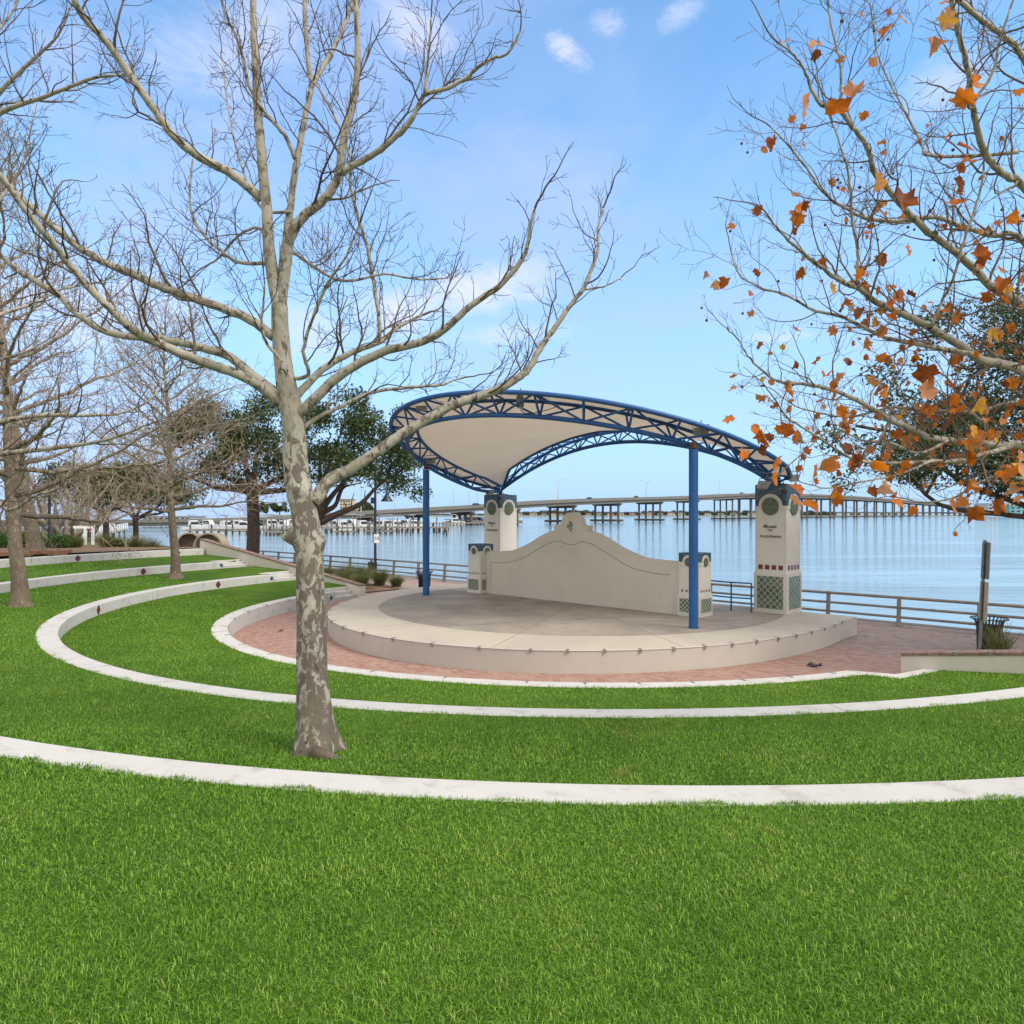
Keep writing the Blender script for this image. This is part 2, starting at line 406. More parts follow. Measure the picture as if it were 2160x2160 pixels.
def leafmat(name, stops, trans=0.35, rough=0.6, straw=None):
    m, k, b = newmat(name)
    a = k.new('ShaderNodeAttribute'); a.attribute_name = 'tint'
    p = pos(k)
    f = k.math('ADD', a.outputs['Fac'], k.math('MULTIPLY', k.math('SUBTRACT', k.noise(p, 0.8, 4), 0.5), 0.5), clamp=True)
    c = k.ramp(f, stops)
    if straw:
        c = k.mix(k.math('MULTIPLY', k.mapr(k.noise(p, 1.15, 5, 0.6, 0.4), 0.64, 0.74), 0.55), c, straw)
    k.lk(c, b.inputs['Base Color']); b.inputs['Roughness'].default_value = rough; b.inputs['Specular IOR Level'].default_value = 0.25
    tr = k.new('ShaderNodeBsdfTranslucent'); k.lk(c, tr.inputs[0])
    mx = k.new('ShaderNodeMixShader'); mx.inputs[0].default_value = trans
    out = m.node_tree.nodes['Material Output']
    k.lk(b.outputs[0], mx.inputs[1]); k.lk(tr.outputs[0], mx.inputs[2]); k.lk(mx.outputs[0], out.inputs[0])
    return m
MT['grass'] = leafmat('lawn grass', [(0.0, (0.028, 0.080, 0.006)), (0.28, (0.082, 0.205, 0.012)), (0.6, (0.175, 0.355, 0.026)), (0.88, (0.33, 0.53, 0.085)), (1.0, (0.50, 0.50, 0.14))], 0.35, 0.5, (0.30, 0.27, 0.07))
MT['oak_leaf'] = leafmat('oak leaves', [(0.0, (0.020, 0.036, 0.010)), (0.5, (0.046, 0.074, 0.018)), (0.85, (0.10, 0.13, 0.030)), (1.0, (0.17, 0.18, 0.055))], 0.2, 0.5)
MT['hedge_leaf'] = leafmat('hedge leaves', [(0.0, (0.022, 0.055, 0.010)), (0.6, (0.06, 0.13, 0.022)), (1.0, (0.12, 0.21, 0.04))], 0.2, 0.5)
MT['tuft'] = leafmat('ornamental grass', [(0.0, (0.06, 0.085, 0.022)), (0.5, (0.13, 0.155, 0.048)), (0.8, (0.23, 0.20, 0.085)), (1.0, (0.33, 0.25, 0.14))], 0.3, 0.7)
MT['autumn'] = leafmat('autumn leaves', [(0.0, (0.16, 0.045, 0.014)), (0.3, (0.42, 0.11, 0.012)), (0.6, (0.70, 0.20, 0.012)), (0.78, (0.52, 0.21, 0.085)), (0.93, (0.58, 0.30, 0.17)), (1.0, (0.80, 0.40, 0.03))], 0.5, 0.55)
MT['far_leaf'] = leafmat('distant foliage', [(0.0, (0.04, 0.052, 0.036)), (0.6, (0.075, 0.09, 0.06)), (1.0, (0.13, 0.13, 0.09))], 0.1, 0.8)
MT['seed'] = plain('seed ball', (0.14, 0.075, 0.04), 0.9, 0.3, 30)

def lawnmat():
    m, k, b = newmat('lawn soil and thatch'); p = pos(k)
    c = k.mix(k.mapr(k.noise(p, 0.7, 5, 0.65), 0.35, 0.7), (0.050, 0.105, 0.008), (0.080, 0.155, 0.013))
    c = k.mix(k.math('MULTIPLY', k.mapr(k.noise(p, 25, 4, 0.7), 0.4, 0.7), 0.5), c, (0.03, 0.06, 0.012))
    k.lk(c, b.inputs['Base Color']); b.inputs['Roughness'].default_value = 0.95; b.inputs['Specular IOR Level'].default_value = 0.1
    k.lk(k.bump(k.noise(p, 45, 4, 0.7), 0.6, 0.03), b.inputs['Normal'])
    return m
MT['lawn'] = lawnmat()
def groundmat():
    m, k, b = newmat('park ground'); p = pos(k)
    g = k.mapr(k.noise(p, 0.12, 5, 0.6), 0.40, 0.58)
    c = k.mix(g, (0.19, 0.125, 0.07), (0.105, 0.14, 0.045))
    c = k.mix(k.math('MULTIPLY', k.noise(p, 4, 6, 0.75), 0.6), c, (0.10, 0.075, 0.04))
    k.lk(c, b.inputs['Base Color']); b.inputs['Roughness'].default_value = 0.95; b.inputs['Specular IOR Level'].default_value = 0.1
    k.lk(k.bump(k.noise(p, 18, 5, 0.7), 0.6, 0.05), b.inputs['Normal'])
    return m
MT['ground'] = groundmat()
def watermat():
    m, k, b = newmat('bay water'); p = pos(k)
    rot = k.new('ShaderNodeMapping'); k.lk(p, rot.inputs[0]); rot.inputs['Rotation'].default_value = (0, 0, R(-12)); rot.inputs['Scale'].default_value = (0.14, 1.0, 1.0)
    v = rot.outputs[0]
    h1 = k.noise(v, 0.9, 3, 0.5, 0.5); h2 = k.noise(v, 3.6, 5, 0.6, 0.3); h3 = k.noise(k.vmath('MULTIPLY', v, (0.10, 0.10, 1)), 0.9, 4, 0.6, 0.6)
    calm = k.mapr(h3, 0.38, 0.60, 0.12, 1.0)
    h = k.math('MULTIPLY', k.math('ADD', k.math('MULTIPLY', h1, 1.0), k.math('MULTIPLY', h2, 0.35)), calm)
    k.lk(k.bump(h, 1.0, 0.13), b.inputs['Normal'])
    b.inputs['Base Color'].default_value = (0.20, 0.29, 0.34, 1); b.inputs['Roughness'].default_value = 0.07
    b.inputs['IOR'].default_value = 1.33; b.inputs['Specular IOR Level'].default_value = 0.6
    return m
MT['water'] = watermat()
# ------------------------------------------------------------------ amphitheatre plan (metres; camera stands over 0,0)
C0 = np.array([1.8, 24.87]); S0 = np.array([2.34, 26.1])
FO = {1: [11.472, 0.261, 0.112, 0.071, -0.064, 0.055, -0.089], 2: [15.434, 0.521, -0.157, 0.52, -0.077, 0.299, 0.042],
      3: [19.133, 0.009, -0.094, 0.055, 0.001, 0.026, -0.026], 4: [23.143, 0.002, -0.103]}
FS = [9.033, 0.409, 0.148, -0.007, 0.485, 0.063, 0.116]
ZT = {1: 0.49, 2: 1.03, 3: 1.47, 4: 1.94}
TH = 0.45
def four(co, th):
    r = co[0] + 0 * th
    for k in range(1, (len(co) + 1) // 2): r = r + co[2 * k - 1] * np.cos(k * th) + co[2 * k] * np.sin(k * th)
    return r
def rk(k, th): return four(FO[k], th)
W = np.array([.70711, -.70711]); FRN = np.array([-.70711, -.70711])      # along the stage wall, and out to the audience
CW = np.array([2.13, 26.25])
def wp(a, b, z=0.0):
    p = CW + a * W + b * FRN
    return Vector((p[0], p[1], z))
WV = Vector((W[0], W[1], 0)); FV = Vector((FRN[0], FRN[1], 0)); ZV = Vector((0, 0, 1))
# wing walls: start, direction
LW0 = np.array([-6.80, 32.3]); LWD = np.array([-.84, .5426]); LWN = np.array([-.5426, -.84])
RW0 = np.array([8.42, 15.6]); RWD = np.array([.846, -.533]); RWN = np.array([-.533, -.846])
def line_theta(p0, d, r):
    """angle about C0 where the line p0+s d (s increasing) leaves the circle of radius r"""
    q = p0 - C0; bq = q @ d; cq = q @ q - r * r
    s = -bq + math.sqrt(max(0.0, bq * bq - cq)); e = q + s * d
    return math.atan2(e[1], e[0]) % (2 * math.pi)
def thL(r): return line_theta(LW0, LWD, r)
def thR(r): return line_theta(RW0, RWD, r)
# right-hand limit of ring 1 and its lawn
_cp = []
for (xa, ya), (xb, yb) in zip([(7.34, 14.75), (7.75, 14.42), (9.42, 15.42)][:-1], [(7.34, 14.75), (7.75, 14.42), (9.42, 15.42)][1:]):
    for s in np.linspace(0, 1, 12): _cp.append((xa + (xb - xa) * s, ya + (yb - ya) * s))
_ct = np.array([math.atan2(y - C0[1], x - C0[0]) % (2 * math.pi) for x, y in _cp]); _cr = np.array([math.hypot(x - C0[0], y - C0[1]) for x, y in _cp])
def rlawn1(th):                                      # inner edge of the lowest lawn: ring 1, then its kinked curb
    th = np.asarray(th, float); return np.where(th < R(298.7), rk(1, th), np.interp(th, _ct, _cr))

STAIR = [(0.22, 1.86), (4.05, 1.82), (7.82, 1.86)]
def in_stairs(x, y, grow=0.0):
    s = np.stack([x - LW0[0], y - LW0[1]], -1) @ LWD; q = np.stack([x - LW0[0], y - LW0[1]], -1) @ LWN
    m = np.zeros(np.shape(x), bool)
    for s0, w_ in STAIR: m |= (q > -.2) & (q < w_ + grow) & (s > s0 - .75) & (s < s0 + .62)
    return m
def tier_height(x, y):
    """lawn height and mask, vectorised"""
    x = np.asarray(x, float); y = np.asarray(y, float)
    dx, dy = x - C0[0], y - C0[1]; r = np.hypot(dx, dy); th = np.arctan2(dy, dx) % (2 * np.pi)
    z = np.full(x.shape, -9.0); mask = np.zeros(x.shape, bool)
    R1, R2, R3, R4 = rlawn1(th), rk(2, th), rk(3, th), rk(4, th)
    ql = (np.stack([x - LW0[0], y - LW0[1]], -1) @ LWN)
    qr = (np.stack([x - RW0[0], y - RW0[1]], -1) @ RWN)
    inside = (ql > 0.0) & (qr > 0.02)
    for lo, hi, z0, z1 in ((R1, R2 - TH, 0.49, 0.70), (R2, R3 - TH, 1.03, 1.16), (R3, R4 - TH, 1.47, 1.62), (R4, R4 + 40, 1.94, 2.05)):
        creep = np.maximum(0, np.sin(th * 37 + 2 * np.sin(th * 13)) * np.sin(th * 91 + 1.7) + .35 * np.sin(th * 210)) if z0 < 1.9 else 0
        m = (r >= lo - 0.012 - .075 * creep) & (r <= hi + 0.01)
        t = np.clip((r - lo) / np.maximum(hi - lo, 1e-3), 0, 1)
        if z0 > 1.9: t = np.clip((r - lo) / 8.0, 0, 1)
        z = np.where(m, z0 + (z1 - z0) * t, z); mask |= m
    mask &= ~((r > R4 - .1) & (th < R(222)))
    return z, mask & inside & ~(in_stairs(x, y, .15) & (z > .3))

def band(mb, th, ro, ri, zt, zb):
    n = len(th)
    c, s = np.cos(th), np.sin(th)
    vs = []
    for i in range(n):
        xo, yo = C0[0] + ro[i] * c[i], C0[1] + ro[i] * s[i]; xi, yi = C0[0] + ri[i] * c[i], C0[1] + ri[i] * s[i]
        vs += [(xo, yo, zt), (xi, yi, zt), (xi, yi, zb), (xo, yo, zb)]
    fs = []
    for i in range(n - 1):
        a, b = 4 * i, 4 * i + 4
        for k in range(4):
            k2 = (k + 1) % 4
            fs.append((a + k, a + k2, b + k2, b + k))
    fs += [(3, 2, 1, 0), (4 * n - 4, 4 * n - 3, 4 * n - 2, 4 * n - 1)]
    mb.add(vs, fs)
def pol(th, r, z): return Vector((C0[0] + r * math.cos(th), C0[1] + r * math.sin(th), z))

# --- water, ground, promenade --------------------------------------------------
b = MB(); b.add([(-9000, -200, -1.2), (9000, -200, -1.2), (9000, 14000, -1.2), (-9000, 14000, -1.2)], [(0, 1, 2, 3)])
struct(b.build('water', MT['water']))

RP0 = np.array([13.3, 24.4]); RPD = (np.array([-12.7, 49.1]) - RP0); RPD /= np.linalg.norm(RPD); RPN = np.array([RPD[1], -RPD[0]])
if RPN @ (C0 - RP0) < 0: RPN = -RPN                  # points to the land
def rp(t, d, z=0.0):
    p = RP0 + RPD * t + RPN * d
    return Vector((p[0], p[1], z))
TEND = 46.5                                          # where the straight quay ends on the left
SHORE = [rp(-60, -0.35), rp(TEND, -0.35), Vector((-25.5, 62, 0)), Vector((-31, 75, 0)), Vector((-45, 96, 0)), Vector((-62, 118, 0)), Vector((-95, 150, 0)), Vector((-200, 240, 0)), Vector((-500, 420, 0))]
SH = np.array([[p.x, p.y] for p in SHORE])
def shore_dist(x, y):
    """signed distance to the waterline, positive on land"""
    best = np.full(x.shape, 1e9); sg = np.ones(x.shape)
    for a, c in zip(SH[:-1], SH[1:]):
        d = c - a; L = np.hypot(*d); d = d / L; nrm = np.array([d[1], -d[0]])
        if nrm @ (np.array([-30.0, 20.0]) - SH[1]) < 0 and False: nrm = -nrm
        rx, ry = x - a[0], y - a[1]
        t = np.clip(rx * d[0] + ry * d[1], 0, L)
        px_, py_ = rx - t * d[0], ry - t * d[1]
        dd = np.hypot(px_, py_); s_ = px_ * nrm[0] + py_ * nrm[1]
        up = dd < best - 1e-9
        best = np.where(up, dd, best); sg = np.where(up, np.sign(s_ + 1e-12), sg)
    return best * sg
_t = shore_dist(np.array([0.0]), np.array([5.0]))[0]
SGN = 1.0 if _t > 0 else -1.0
def ground_h(x, y):
    d = shore_dist(x, y) * SGN
    r = np.hypot(x - C0[0], y - C0[1])
    t_q = (np.stack([x - RP0[0], y - RP0[1]], -1) @ RPD)
    far = np.clip((y - 40) / 50.0, 0, 1)
    top = 1.90 * (1 - far) + 0.35 * far
    quay = (t_q < TEND)
    # behind the quay a flat promenade strip, then up to the lawn level round the bowl
    up_q = np.clip((d - 7.0) / 7.0, 0, 1); up_s = np.clip(d / 7.0, 0, 1)
    up = np.where(quay, up_q, up_s)
    up = up * up * (3 - 2 * up)
    base = np.where(quay, -0.06, -1.6)
    z = base + (top - base) * up
    bowl = (r < 22.9)
    z = np.where(bowl, np.minimum(z, -0.06), z)
    z = np.where(d < 0, -3.0, z)
    nz = 0.05 * np.sin(x * 0.9 + 1.3 * np.sin(y * 0.37)) * np.sin(y * 0.7)
    return np.where((z > 0.2) & ~bowl, z + nz, z)
def grid_obj(name, xs, ys, mat, fn):
    X, Y = np.meshgrid(xs, ys); Z = fn(X, Y)
    v = np.stack([X, Y, Z], -1).reshape(-1, 3); nx, ny = len(xs), len(ys)
    i = np.arange(nx * ny).reshape(ny, nx)
    q = np.stack([i[:-1, :-1], i[:-1, 1:], i[1:, 1:], i[1:, :-1]], -1).reshape(-1, 4)
    n = len(q)
    return np_obj(name, v, q.ravel(), np.arange(n) * 4, np.full(n, 4), mat, smooth=True)
xs = np.r_[np.linspace(-700, -120, 30), np.linspace(-115, -60, 36)[:-1], np.linspace(-60, 30, 130), np.linspace(34, 120, 20)]
ys = np.r_[np.linspace(-200, -12, 16), np.linspace(-10, 75, 122), np.linspace(77, 160, 50), np.linspace(170, 430, 30)]
struct(grid_obj('ground', xs, ys, MT['ground'], ground_h))

b = MB()
q = [rp(-40, -0.3, 0.0), rp(TEND, -0.3, 0.0), rp(TEND, 7.5, 0.0), rp(26, 16.0, 0.0), rp(6, 26, 0.0), rp(-40, 26.0, 0.0)]
b.add(q, [tuple(range(5, -1, -1))])
struct(b.build('promenade', MT['pavers']))
b = MB()                                             # concrete quay edge in front of the paving
a0, a1 = rp(-40, -0.3), rp(TEND, -0.3)
L = (a1 - a0).length
b.prism([(0, -1.9), (L, -1.9), (L, 0.02), (0, 0.02)], a0, (a1 - a0).normalized(), ZV, Vector((-RPN[0], -RPN[1], 0)), 0.45)
struct(b.build('quay_edge', MT['bridge_concrete'], bevel=0.02))

# --- lawn tiers ------------------------------------------------------------------
def lawn_tier(name, rin, rout, z0, z1, n=360, m=16, lift=0.0, tl=None):
    vs = []; fs = []
    for j in range(m + 1):
        v = j / m
        for i in range(n + 1):
            u = i / n
            rm = (1 - v) * float(rin(np.array(4.4))) + v * float(rout(np.array(4.4)))
            for _ in range(3):
                a, c = (tl or thL(rm)), thR(rm); th = a + (c - a) * u
                rm = (1 - v) * float(rin(np.array(th))) + v * float(rout(np.array(th)))
            z = z0 + (z1 - z0) * v
            xx, yy = C0[0] + rm * math.cos(th), C0[1] + rm * math.sin(th)
            if v < .5 and bool(in_stairs(np.array(xx), np.array(yy))): z -= .62
            vs.append((xx, yy, z + lift))
    for j in range(m):
        for i in range(n):
            p = j * (n + 1) + i
            fs.append((p, p + n + 1, p + n + 2, p + 1))
    b = MB(); b.add(vs, fs)
    return struct(b.build(name, MT['lawn'], smooth=180))
lawn_tier('lawn', lambda t: rlawn1(t), lambda t: rk(2, t) - TH, 0.49, 0.70)
lawn_tier('lawn_terrace', lambda t: rk(2, t), lambda t: rk(3, t) - TH, 1.03, 1.16)
lawn_tier('upper_lawn', lambda t: rk(3, t), lambda t: rk(4, t) - TH, 1.47, 1.62)
lawn_tier('outer_lawn', lambda t: rk(4, t), lambda t: rk(4, t) + 8, 1.94, 2.05, tl=R(222))

# --- curved seat walls -----------------------------------------------------------
def block_theta(k):                                  # left end block beside the steps
    s = {1: -0.05, 2: 3.85, 3: 7.35}[k]; q = {1: 1.85, 2: 1.80, 3: 1.85}[k]
    p = LW0 + LWD * s + LWN * q - C0
    return math.atan2(p[1], p[0]) % (2 * math.pi)
WALL_TXT = {1: 'lowest white curved wall, ringing the brick paving around the stage', 2: 'second white curved wall up from the stage, bending round at the left',
            3: 'third white curved wall up, passing in front of the lamp-side sycamore and across the foreground', 4: 'topmost white curved wall, in front of the hedge and leaf mulch'}
WALL_TXT[3] = 'third white curved wall up from the stage, crossing the foreground lawn'
QF = []                                              # quatrefoil outline
for i in range(48):
    a = 2 * math.pi * i / 48
    rr_ = 0.80 + 0.20 * abs(math.cos(2 * a)) ** 0.7 + (0.10 if i % 12 == 0 else 0) - (0.10 if abs((a % (math.pi / 2)) - math.pi / 4) < 0.08 else 0)
    QF.append((rr_ * math.cos(a), rr_ * math.sin(a)))
def wall_tile(parent, k, th, kind):
    r = float(rk(k, np.array(th))) - TH
    zc = {1: 0.26, 2: ZT[2] - 0.16, 3: ZT[3] - 0.155, 4: ZT[4] - 0.15}[k]
    inward = Vector((-math.cos(th), -math.sin(th), 0)); tang = Vector((-math.sin(th), math.cos(th), 0))
    o = pol(th, r, zc) - inward * 0.006
    bb = MB()
    if kind == 'red':
        bb.prism([(x * 0.135, y * 0.135) for x, y in QF], o, tang, ZV, inward, 0.016); return bb.build('quatrefoil_tile', MT['red_tile'], parent)
    bb.prism([(0.10, 0), (0, 0.105), (-0.10, 0), (0, -0.105)], o, tang, ZV, inward, 0.016)
    return bb.build('diamond_tile', MT['blue_tile'], parent)
def px_theta(k, px):                                 # angle of the far-side inner face seen at a measured column
    best = None
    for th in np.linspace(R(140), R(215), 3000):
        r = float(rk(k, np.array(th))) - TH; p = C0 + r * np.array([math.cos(th), math.sin(th)])
        e = abs(CX + F * p[0] / p[1] - px)
        if best is None or e < best[0]: best = (e, th)
    return best[1]
SKATE = []
for k in (1, 2, 3, 4):
    t0 = block_theta(k) if k < 4 else line_theta(LW0, LWD, 23.2) + 0.004
    if k == 1: t1 = R(298.7)
    elif k in (2, 3): t1 = thR(float(rk(k, np.array(5.4)))) - 0.002
    else: t1 = thR(23.1)
    n = {1: 120, 2: 150, 3: 170, 4: 170}[k]
    th = np.linspace(t0, t1, n); ro = rk(k, th); ri = ro - TH
    root = thing('seat_wall', WALL_TXT[k], 'seat wall', pol(float(np.mean(th)), float(np.mean(ro)), 0.0), 'curved white seat walls of the amphitheatre')
    b = MB()
    if k == 1:                                       # with the kinked end by the right wing wall
        band(b, th, ro, ri, ZT[k], -0.3)
        out = [(ro[-1] * math.cos(t1) + C0[0], ro[-1] * math.sin(t1) + C0[1]), (7.75, 14.42), (9.42, 15.42)]
        inn = [(ri[-1] * math.cos(t1) + C0[0], ri[-1] * math.sin(t1) + C0[1]), (7.92, 14.86), (9.18, 15.62)]
        vs = []
        for (xo, yo), (xi, yi) in zip(out, inn): vs += [(xo, yo, .49), (xi, yi, .49), (xi, yi, -.3), (xo, yo, -.3)]
        fs = []
        for i in range(2):
            for q_ in range(4): fs.append((4 * i + q_, 4 * i + (q_ + 1) % 4, 4 * i + 4 + (q_ + 1) % 4, 4 * i + 4 + q_))
        b.add(vs, fs)
    else: band(b, th, ro, ri, ZT[k], ZT[k] - 1.0)
    b.build('wall_body', MT['white_concrete'], root, bevel=0.018)
    # joints in the inner face
    for px in {2: (322, 480), 3: (101, 449, 455), 4: (135, 192, 386), 1: (546,)}[k]:
        t = px_theta(k, px); r = float(rk(k, np.array(t))) - TH
        inward = Vector((-math.cos(t), -math.sin(t), 0)); tang = Vector((-math.sin(t), math.cos(t), 0))
        bb = MB(); bb.prism([(-.006, -0.42), (.006, -0.42), (.006, -0.012), (-.006, -0.012)], pol(t, r, ZT[k]) - inward * 0.004, tang, ZV, inward, 0.007)
        bb.build('joint', MT['joint'], root)
    reds = {1: (492,), 2: (207.5, 460), 3: (302,), 4: (164,)}[k]
    blues = {1: (697,), 2: (573,), 3: (467,), 4: (377,)}[k]
    for px in reds: wall_tile(root, k, px_theta(k, px), 'red')
    for px in blues: wall_tile(root, k, px_theta(k, px) if k in (2, 3, 4) else t0 + 0.026, 'blue')
    if k == 1:                                       # skate stops along the inner edge
        for t in np.r_[np.linspace(t0 + 0.12, R(262), 13), np.linspace(R(268), R(296), 6)]:
            r = float(rk(1, np.array(t))) - TH
            inward = Vector((-math.cos(t), -math.sin(t), 0)); tang = Vector((-math.sin(t), math.cos(t), 0))
            bb = MB(); o = pol(t, r, ZT[1])
            bb.prism([(-.16, -.002), (.022, -.002), (.022, -.07), (.012, -.07), (.012, .012), (-.16, .012)], o - tang * 0.02, inward, ZV, tang, 0.04)
            bb.build('skate_stop', MT['steel'], root)

    for t in {1: (R(205), R(268), R(285)), 2: (R(190), R(232), R(281), R(297)), 3: (R(200), R(228), R(278.5), R(300)), 4: (R(180), R(205))}[k]:
        r = float(rk(k, np.array(t))); tang = Vector((-math.sin(t), math.cos(t), 0)); bb = MB()
        bb.prism([(0, -.003), (TH, -.003), (TH, .0025), (0, .0025)], pol(t, r, ZT[k]) - tang * .005, Vector((-math.cos(t), -math.sin(t), 0)), ZV, tang, .010)
        bb.build('joint', MT['joint'], root)
# --- steps -------------------------------------------------------------------------
for k, s0, zl in ((1, 0.22, 0.0), (2, 4.05, 0.66), (3, 7.82, 1.12)):
    zt = ZT[k]; n = 3; rise = (zt - zl) / n
    lab = {1: 'lowest flight of white concrete steps, beside the stage', 2: 'middle flight of white concrete steps along the sloping wall', 3: 'upper flight of white concrete steps near the top of the sloping wall'}[k]
    root = thing('concrete_steps', lab, 'steps', (*(LW0 + LWD * s0 + LWN * 0.9), zl), 'three flights of steps by the left sloping wall')
    bb = MB(); a = LW0 + LWD * (s0 - .30) + LWN * 1.835
    bb.prism([(0, -.3), (.98, -.3), (.98, zt), (0, zt)], (a[0], a[1], 0), (LWD[0], LWD[1], 0), ZV, (LWN[0], LWN[1], 0), .24); bb.build('cheek_wall', MT['white_concrete'], root, bevel=.012)
    for j in range(n):
        bb = MB(); a = LW0 + LWD * (s0 + 0.30 * j) + LWN * 0.005
        z1 = zl + rise * (j + 1)
        bb.prism([(0, -0.3), (0.30 if j < n - 1 else 0.75, -0.3), (0.30 if j < n - 1 else 0.75, z1 + .005), (0, z1 + .005)], (a[0], a[1], 0), (LWD[0], LWD[1], 0), ZV, (LWN[0], LWN[1], 0), 1.83)
        bb.build('step', MT['white_concrete'], root, bevel=0.012)
# --- sloping wing walls --------------------------------------------------------------
def wing(name, lab, p0, d, nrm, s0, s1, z0, z1, stops, zb=-0.4, side=-1):
    root = thing(name, lab, 'retaining wall', (p0[0], p0[1], 0), 'sloping wing walls of the amphitheatre')
    D = Vector((d[0], d[1], 0)); Nn = Vector((nrm[0], nrm[1], 0)); o = Vector((p0[0], p0[1], 0))
    th = 0.34
    b = MB(); b.prism([(s0, zb), (s1, zb), (s1, z1 - .06), (s0, z0 - .06)], o, D, ZV, -Nn, th); b.build('wall_body', MT['wing_stucco'], root, bevel=0.01)
    n = int((s1 - s0) / 0.235)
    b = MB()
    for i in range(n):
        u0 = s0 + (s1 - s0) * i / n; u1 = s0 + (s1 - s0) * (i + 1) / n - 0.008
        za = z0 + (z1 - z0) * (u0 - s0) / (s1 - s0); zc = z0 + (z1 - z0) * (u1 - s0) / (s1 - s0)
        b.prism([(u0, za - .062), (u1, zc - .062), (u1, zc), (u0, za)], o + Nn * 0.025, D, ZV, -Nn, th + 0.05)
    b.build('brick_coping', MT['coping'], root)
    for s in stops:
        z = z0 + (z1 - z0) * (s - s0) / (s1 - s0)
        b = MB(); b.box(o + D * s + Nn * 0.0 + ZV * (z + 0.012), (0.06, 0.12, 0.022), math.atan2(d[1], d[0]))
        b.box(o + D * s + Nn * 0.034 + ZV * (z - 0.02), (0.06, 0.014, 0.06), math.atan2(d[1], d[0])); b.build('skate_stop', MT['steel'], root)
wing('wing_wall', 'long cream wall with brown brick coping sloping down to the left of the stage', LW0, LWD, LWN, 0.0, 11.9, 0.60, 2.46, [1.2 + 1.5 * i for i in range(7)])
wing('wing_wall', 'short cream wall with brown brick coping at the right edge, below the trash can', RW0, RWD, RWN, 0.0, 7.5, 0.78, 1.60, [1.0, 1.62, 2.35, 3.0])

# --- stage ---------------------------------------------------------------------------
SZ = 0.56
pts = []
for t in np.linspace(R(100), R(359), 240):
    r = float(four(FS, np.array(t))); p = S0 + r * np.array([math.cos(t), math.sin(t)])
    q_ = p - CW; a, bb_ = q_ @ W, q_ @ FRN
    if bb_ > (-3.56 if a < 0 else -2.3): pts.append((a, bb_))
pts = [(pts[0][0], -3.56)] + pts + [(8.72, -3.3), (8.72, -3.56)]
root = thing('stage', 'round raised concrete stage with grey centre floor under the canopy', 'stage', (S0[0], S0[1], 0))
W3 = [wp(a, b_, 0) for a, b_ in pts]
n = len(W3)
b = MB()
b.add([(p.x, p.y, SZ) for p in W3], [tuple(range(n))])
o = b.build('stage_floor', MT['stage_floor'], root)
if o.data.polygons[0].normal.z < 0: o.data.flip_normals()
b = MB(); vs = []; fs = []
for p in W3: vs += [(p.x, p.y, SZ - 0.004), (p.x, p.y, SZ - .03), (p.x, p.y, -0.1)]
for i in range(n - 1):
    for q_ in range(2): fs.append((3 * i + q_, 3 * i + 1 + q_, 3 * i + 4 + q_, 3 * i + 3 + q_))
i = n - 1
for q_ in range(2): fs.append((3 * i + q_, 3 * i + 1 + q_, 1 + q_, q_))
b.add(vs, fs); o = b.build('stage_face', MT['stage_face'], root, smooth=40)
b = MB()                                             # pale worn nosing
b.tube([Vector((p.x, p.y, SZ - 0.012)) for p in W3[1:-1]], 0.016, 6)
b.build('stage_nosing', MT['white_concrete'], root, smooth=180)
for t in np.r_[np.linspace(R(168), R(250), 11), np.linspace(R(258), R(330), 14)]:
    r = float(four(FS, np.array(t))); p = S0 + r * np.array([math.cos(t), math.sin(t)])
    outw = Vector((math.cos(t), math.sin(t), 0)); tang = Vector((-math.sin(t), math.cos(t), 0))
    bb = MB(); bb.prism([(-.10, .002), (.024, .002), (.024, -.075), (.036, -.075), (.036, .014), (-.10, .014)], Vector((p[0], p[1], SZ)) - tang * 0.03, outw, ZV, tang, 0.06)
    bb.build('skate_stop', MT['steel'], root)
# ------------------------------------------------------------------ back wall with the scrolled gable
def text_mesh(name, s, size, M, mat, parent, shear=0.0, off=0.0, ext=0.004, align='CENTER', sx=1.0):
    cu = bpy.data.curves.new(name, 'FONT'); cu.body = s; cu.size = size; cu.align_x = align; cu.align_y = 'CENTER'
    cu.extrude = ext; cu.shear = shear; cu.offset = off
    t = bpy.data.objects.new(name, cu); COL.objects.link(t)
    dg = bpy.context.evaluated_depsgraph_get()
    me = bpy.data.meshes.new_from_object(t.evaluated_get(dg))
    bpy.data.objects.remove(t)
    off3 = parent.matrix_basis.translation
    for v in me.vertices:
        p = M @ Vector((v.co.x * sx, v.co.y, v.co.z)); v.co = p - off3
    me.materials.clear(); me.materials.append(mat)
    o = bpy.data.objects.new(name, me); COL.objects.link(o); o.parent = parent
    return o
def frame(o, u, v, n):
    M = Matrix.Identity(4)
    for i, a in enumerate((u, v, n)):
        for r_ in range(3): M[r_][i] = a[r_]
    for r_ in range(3): M[r_][3] = o[r_]
    return M

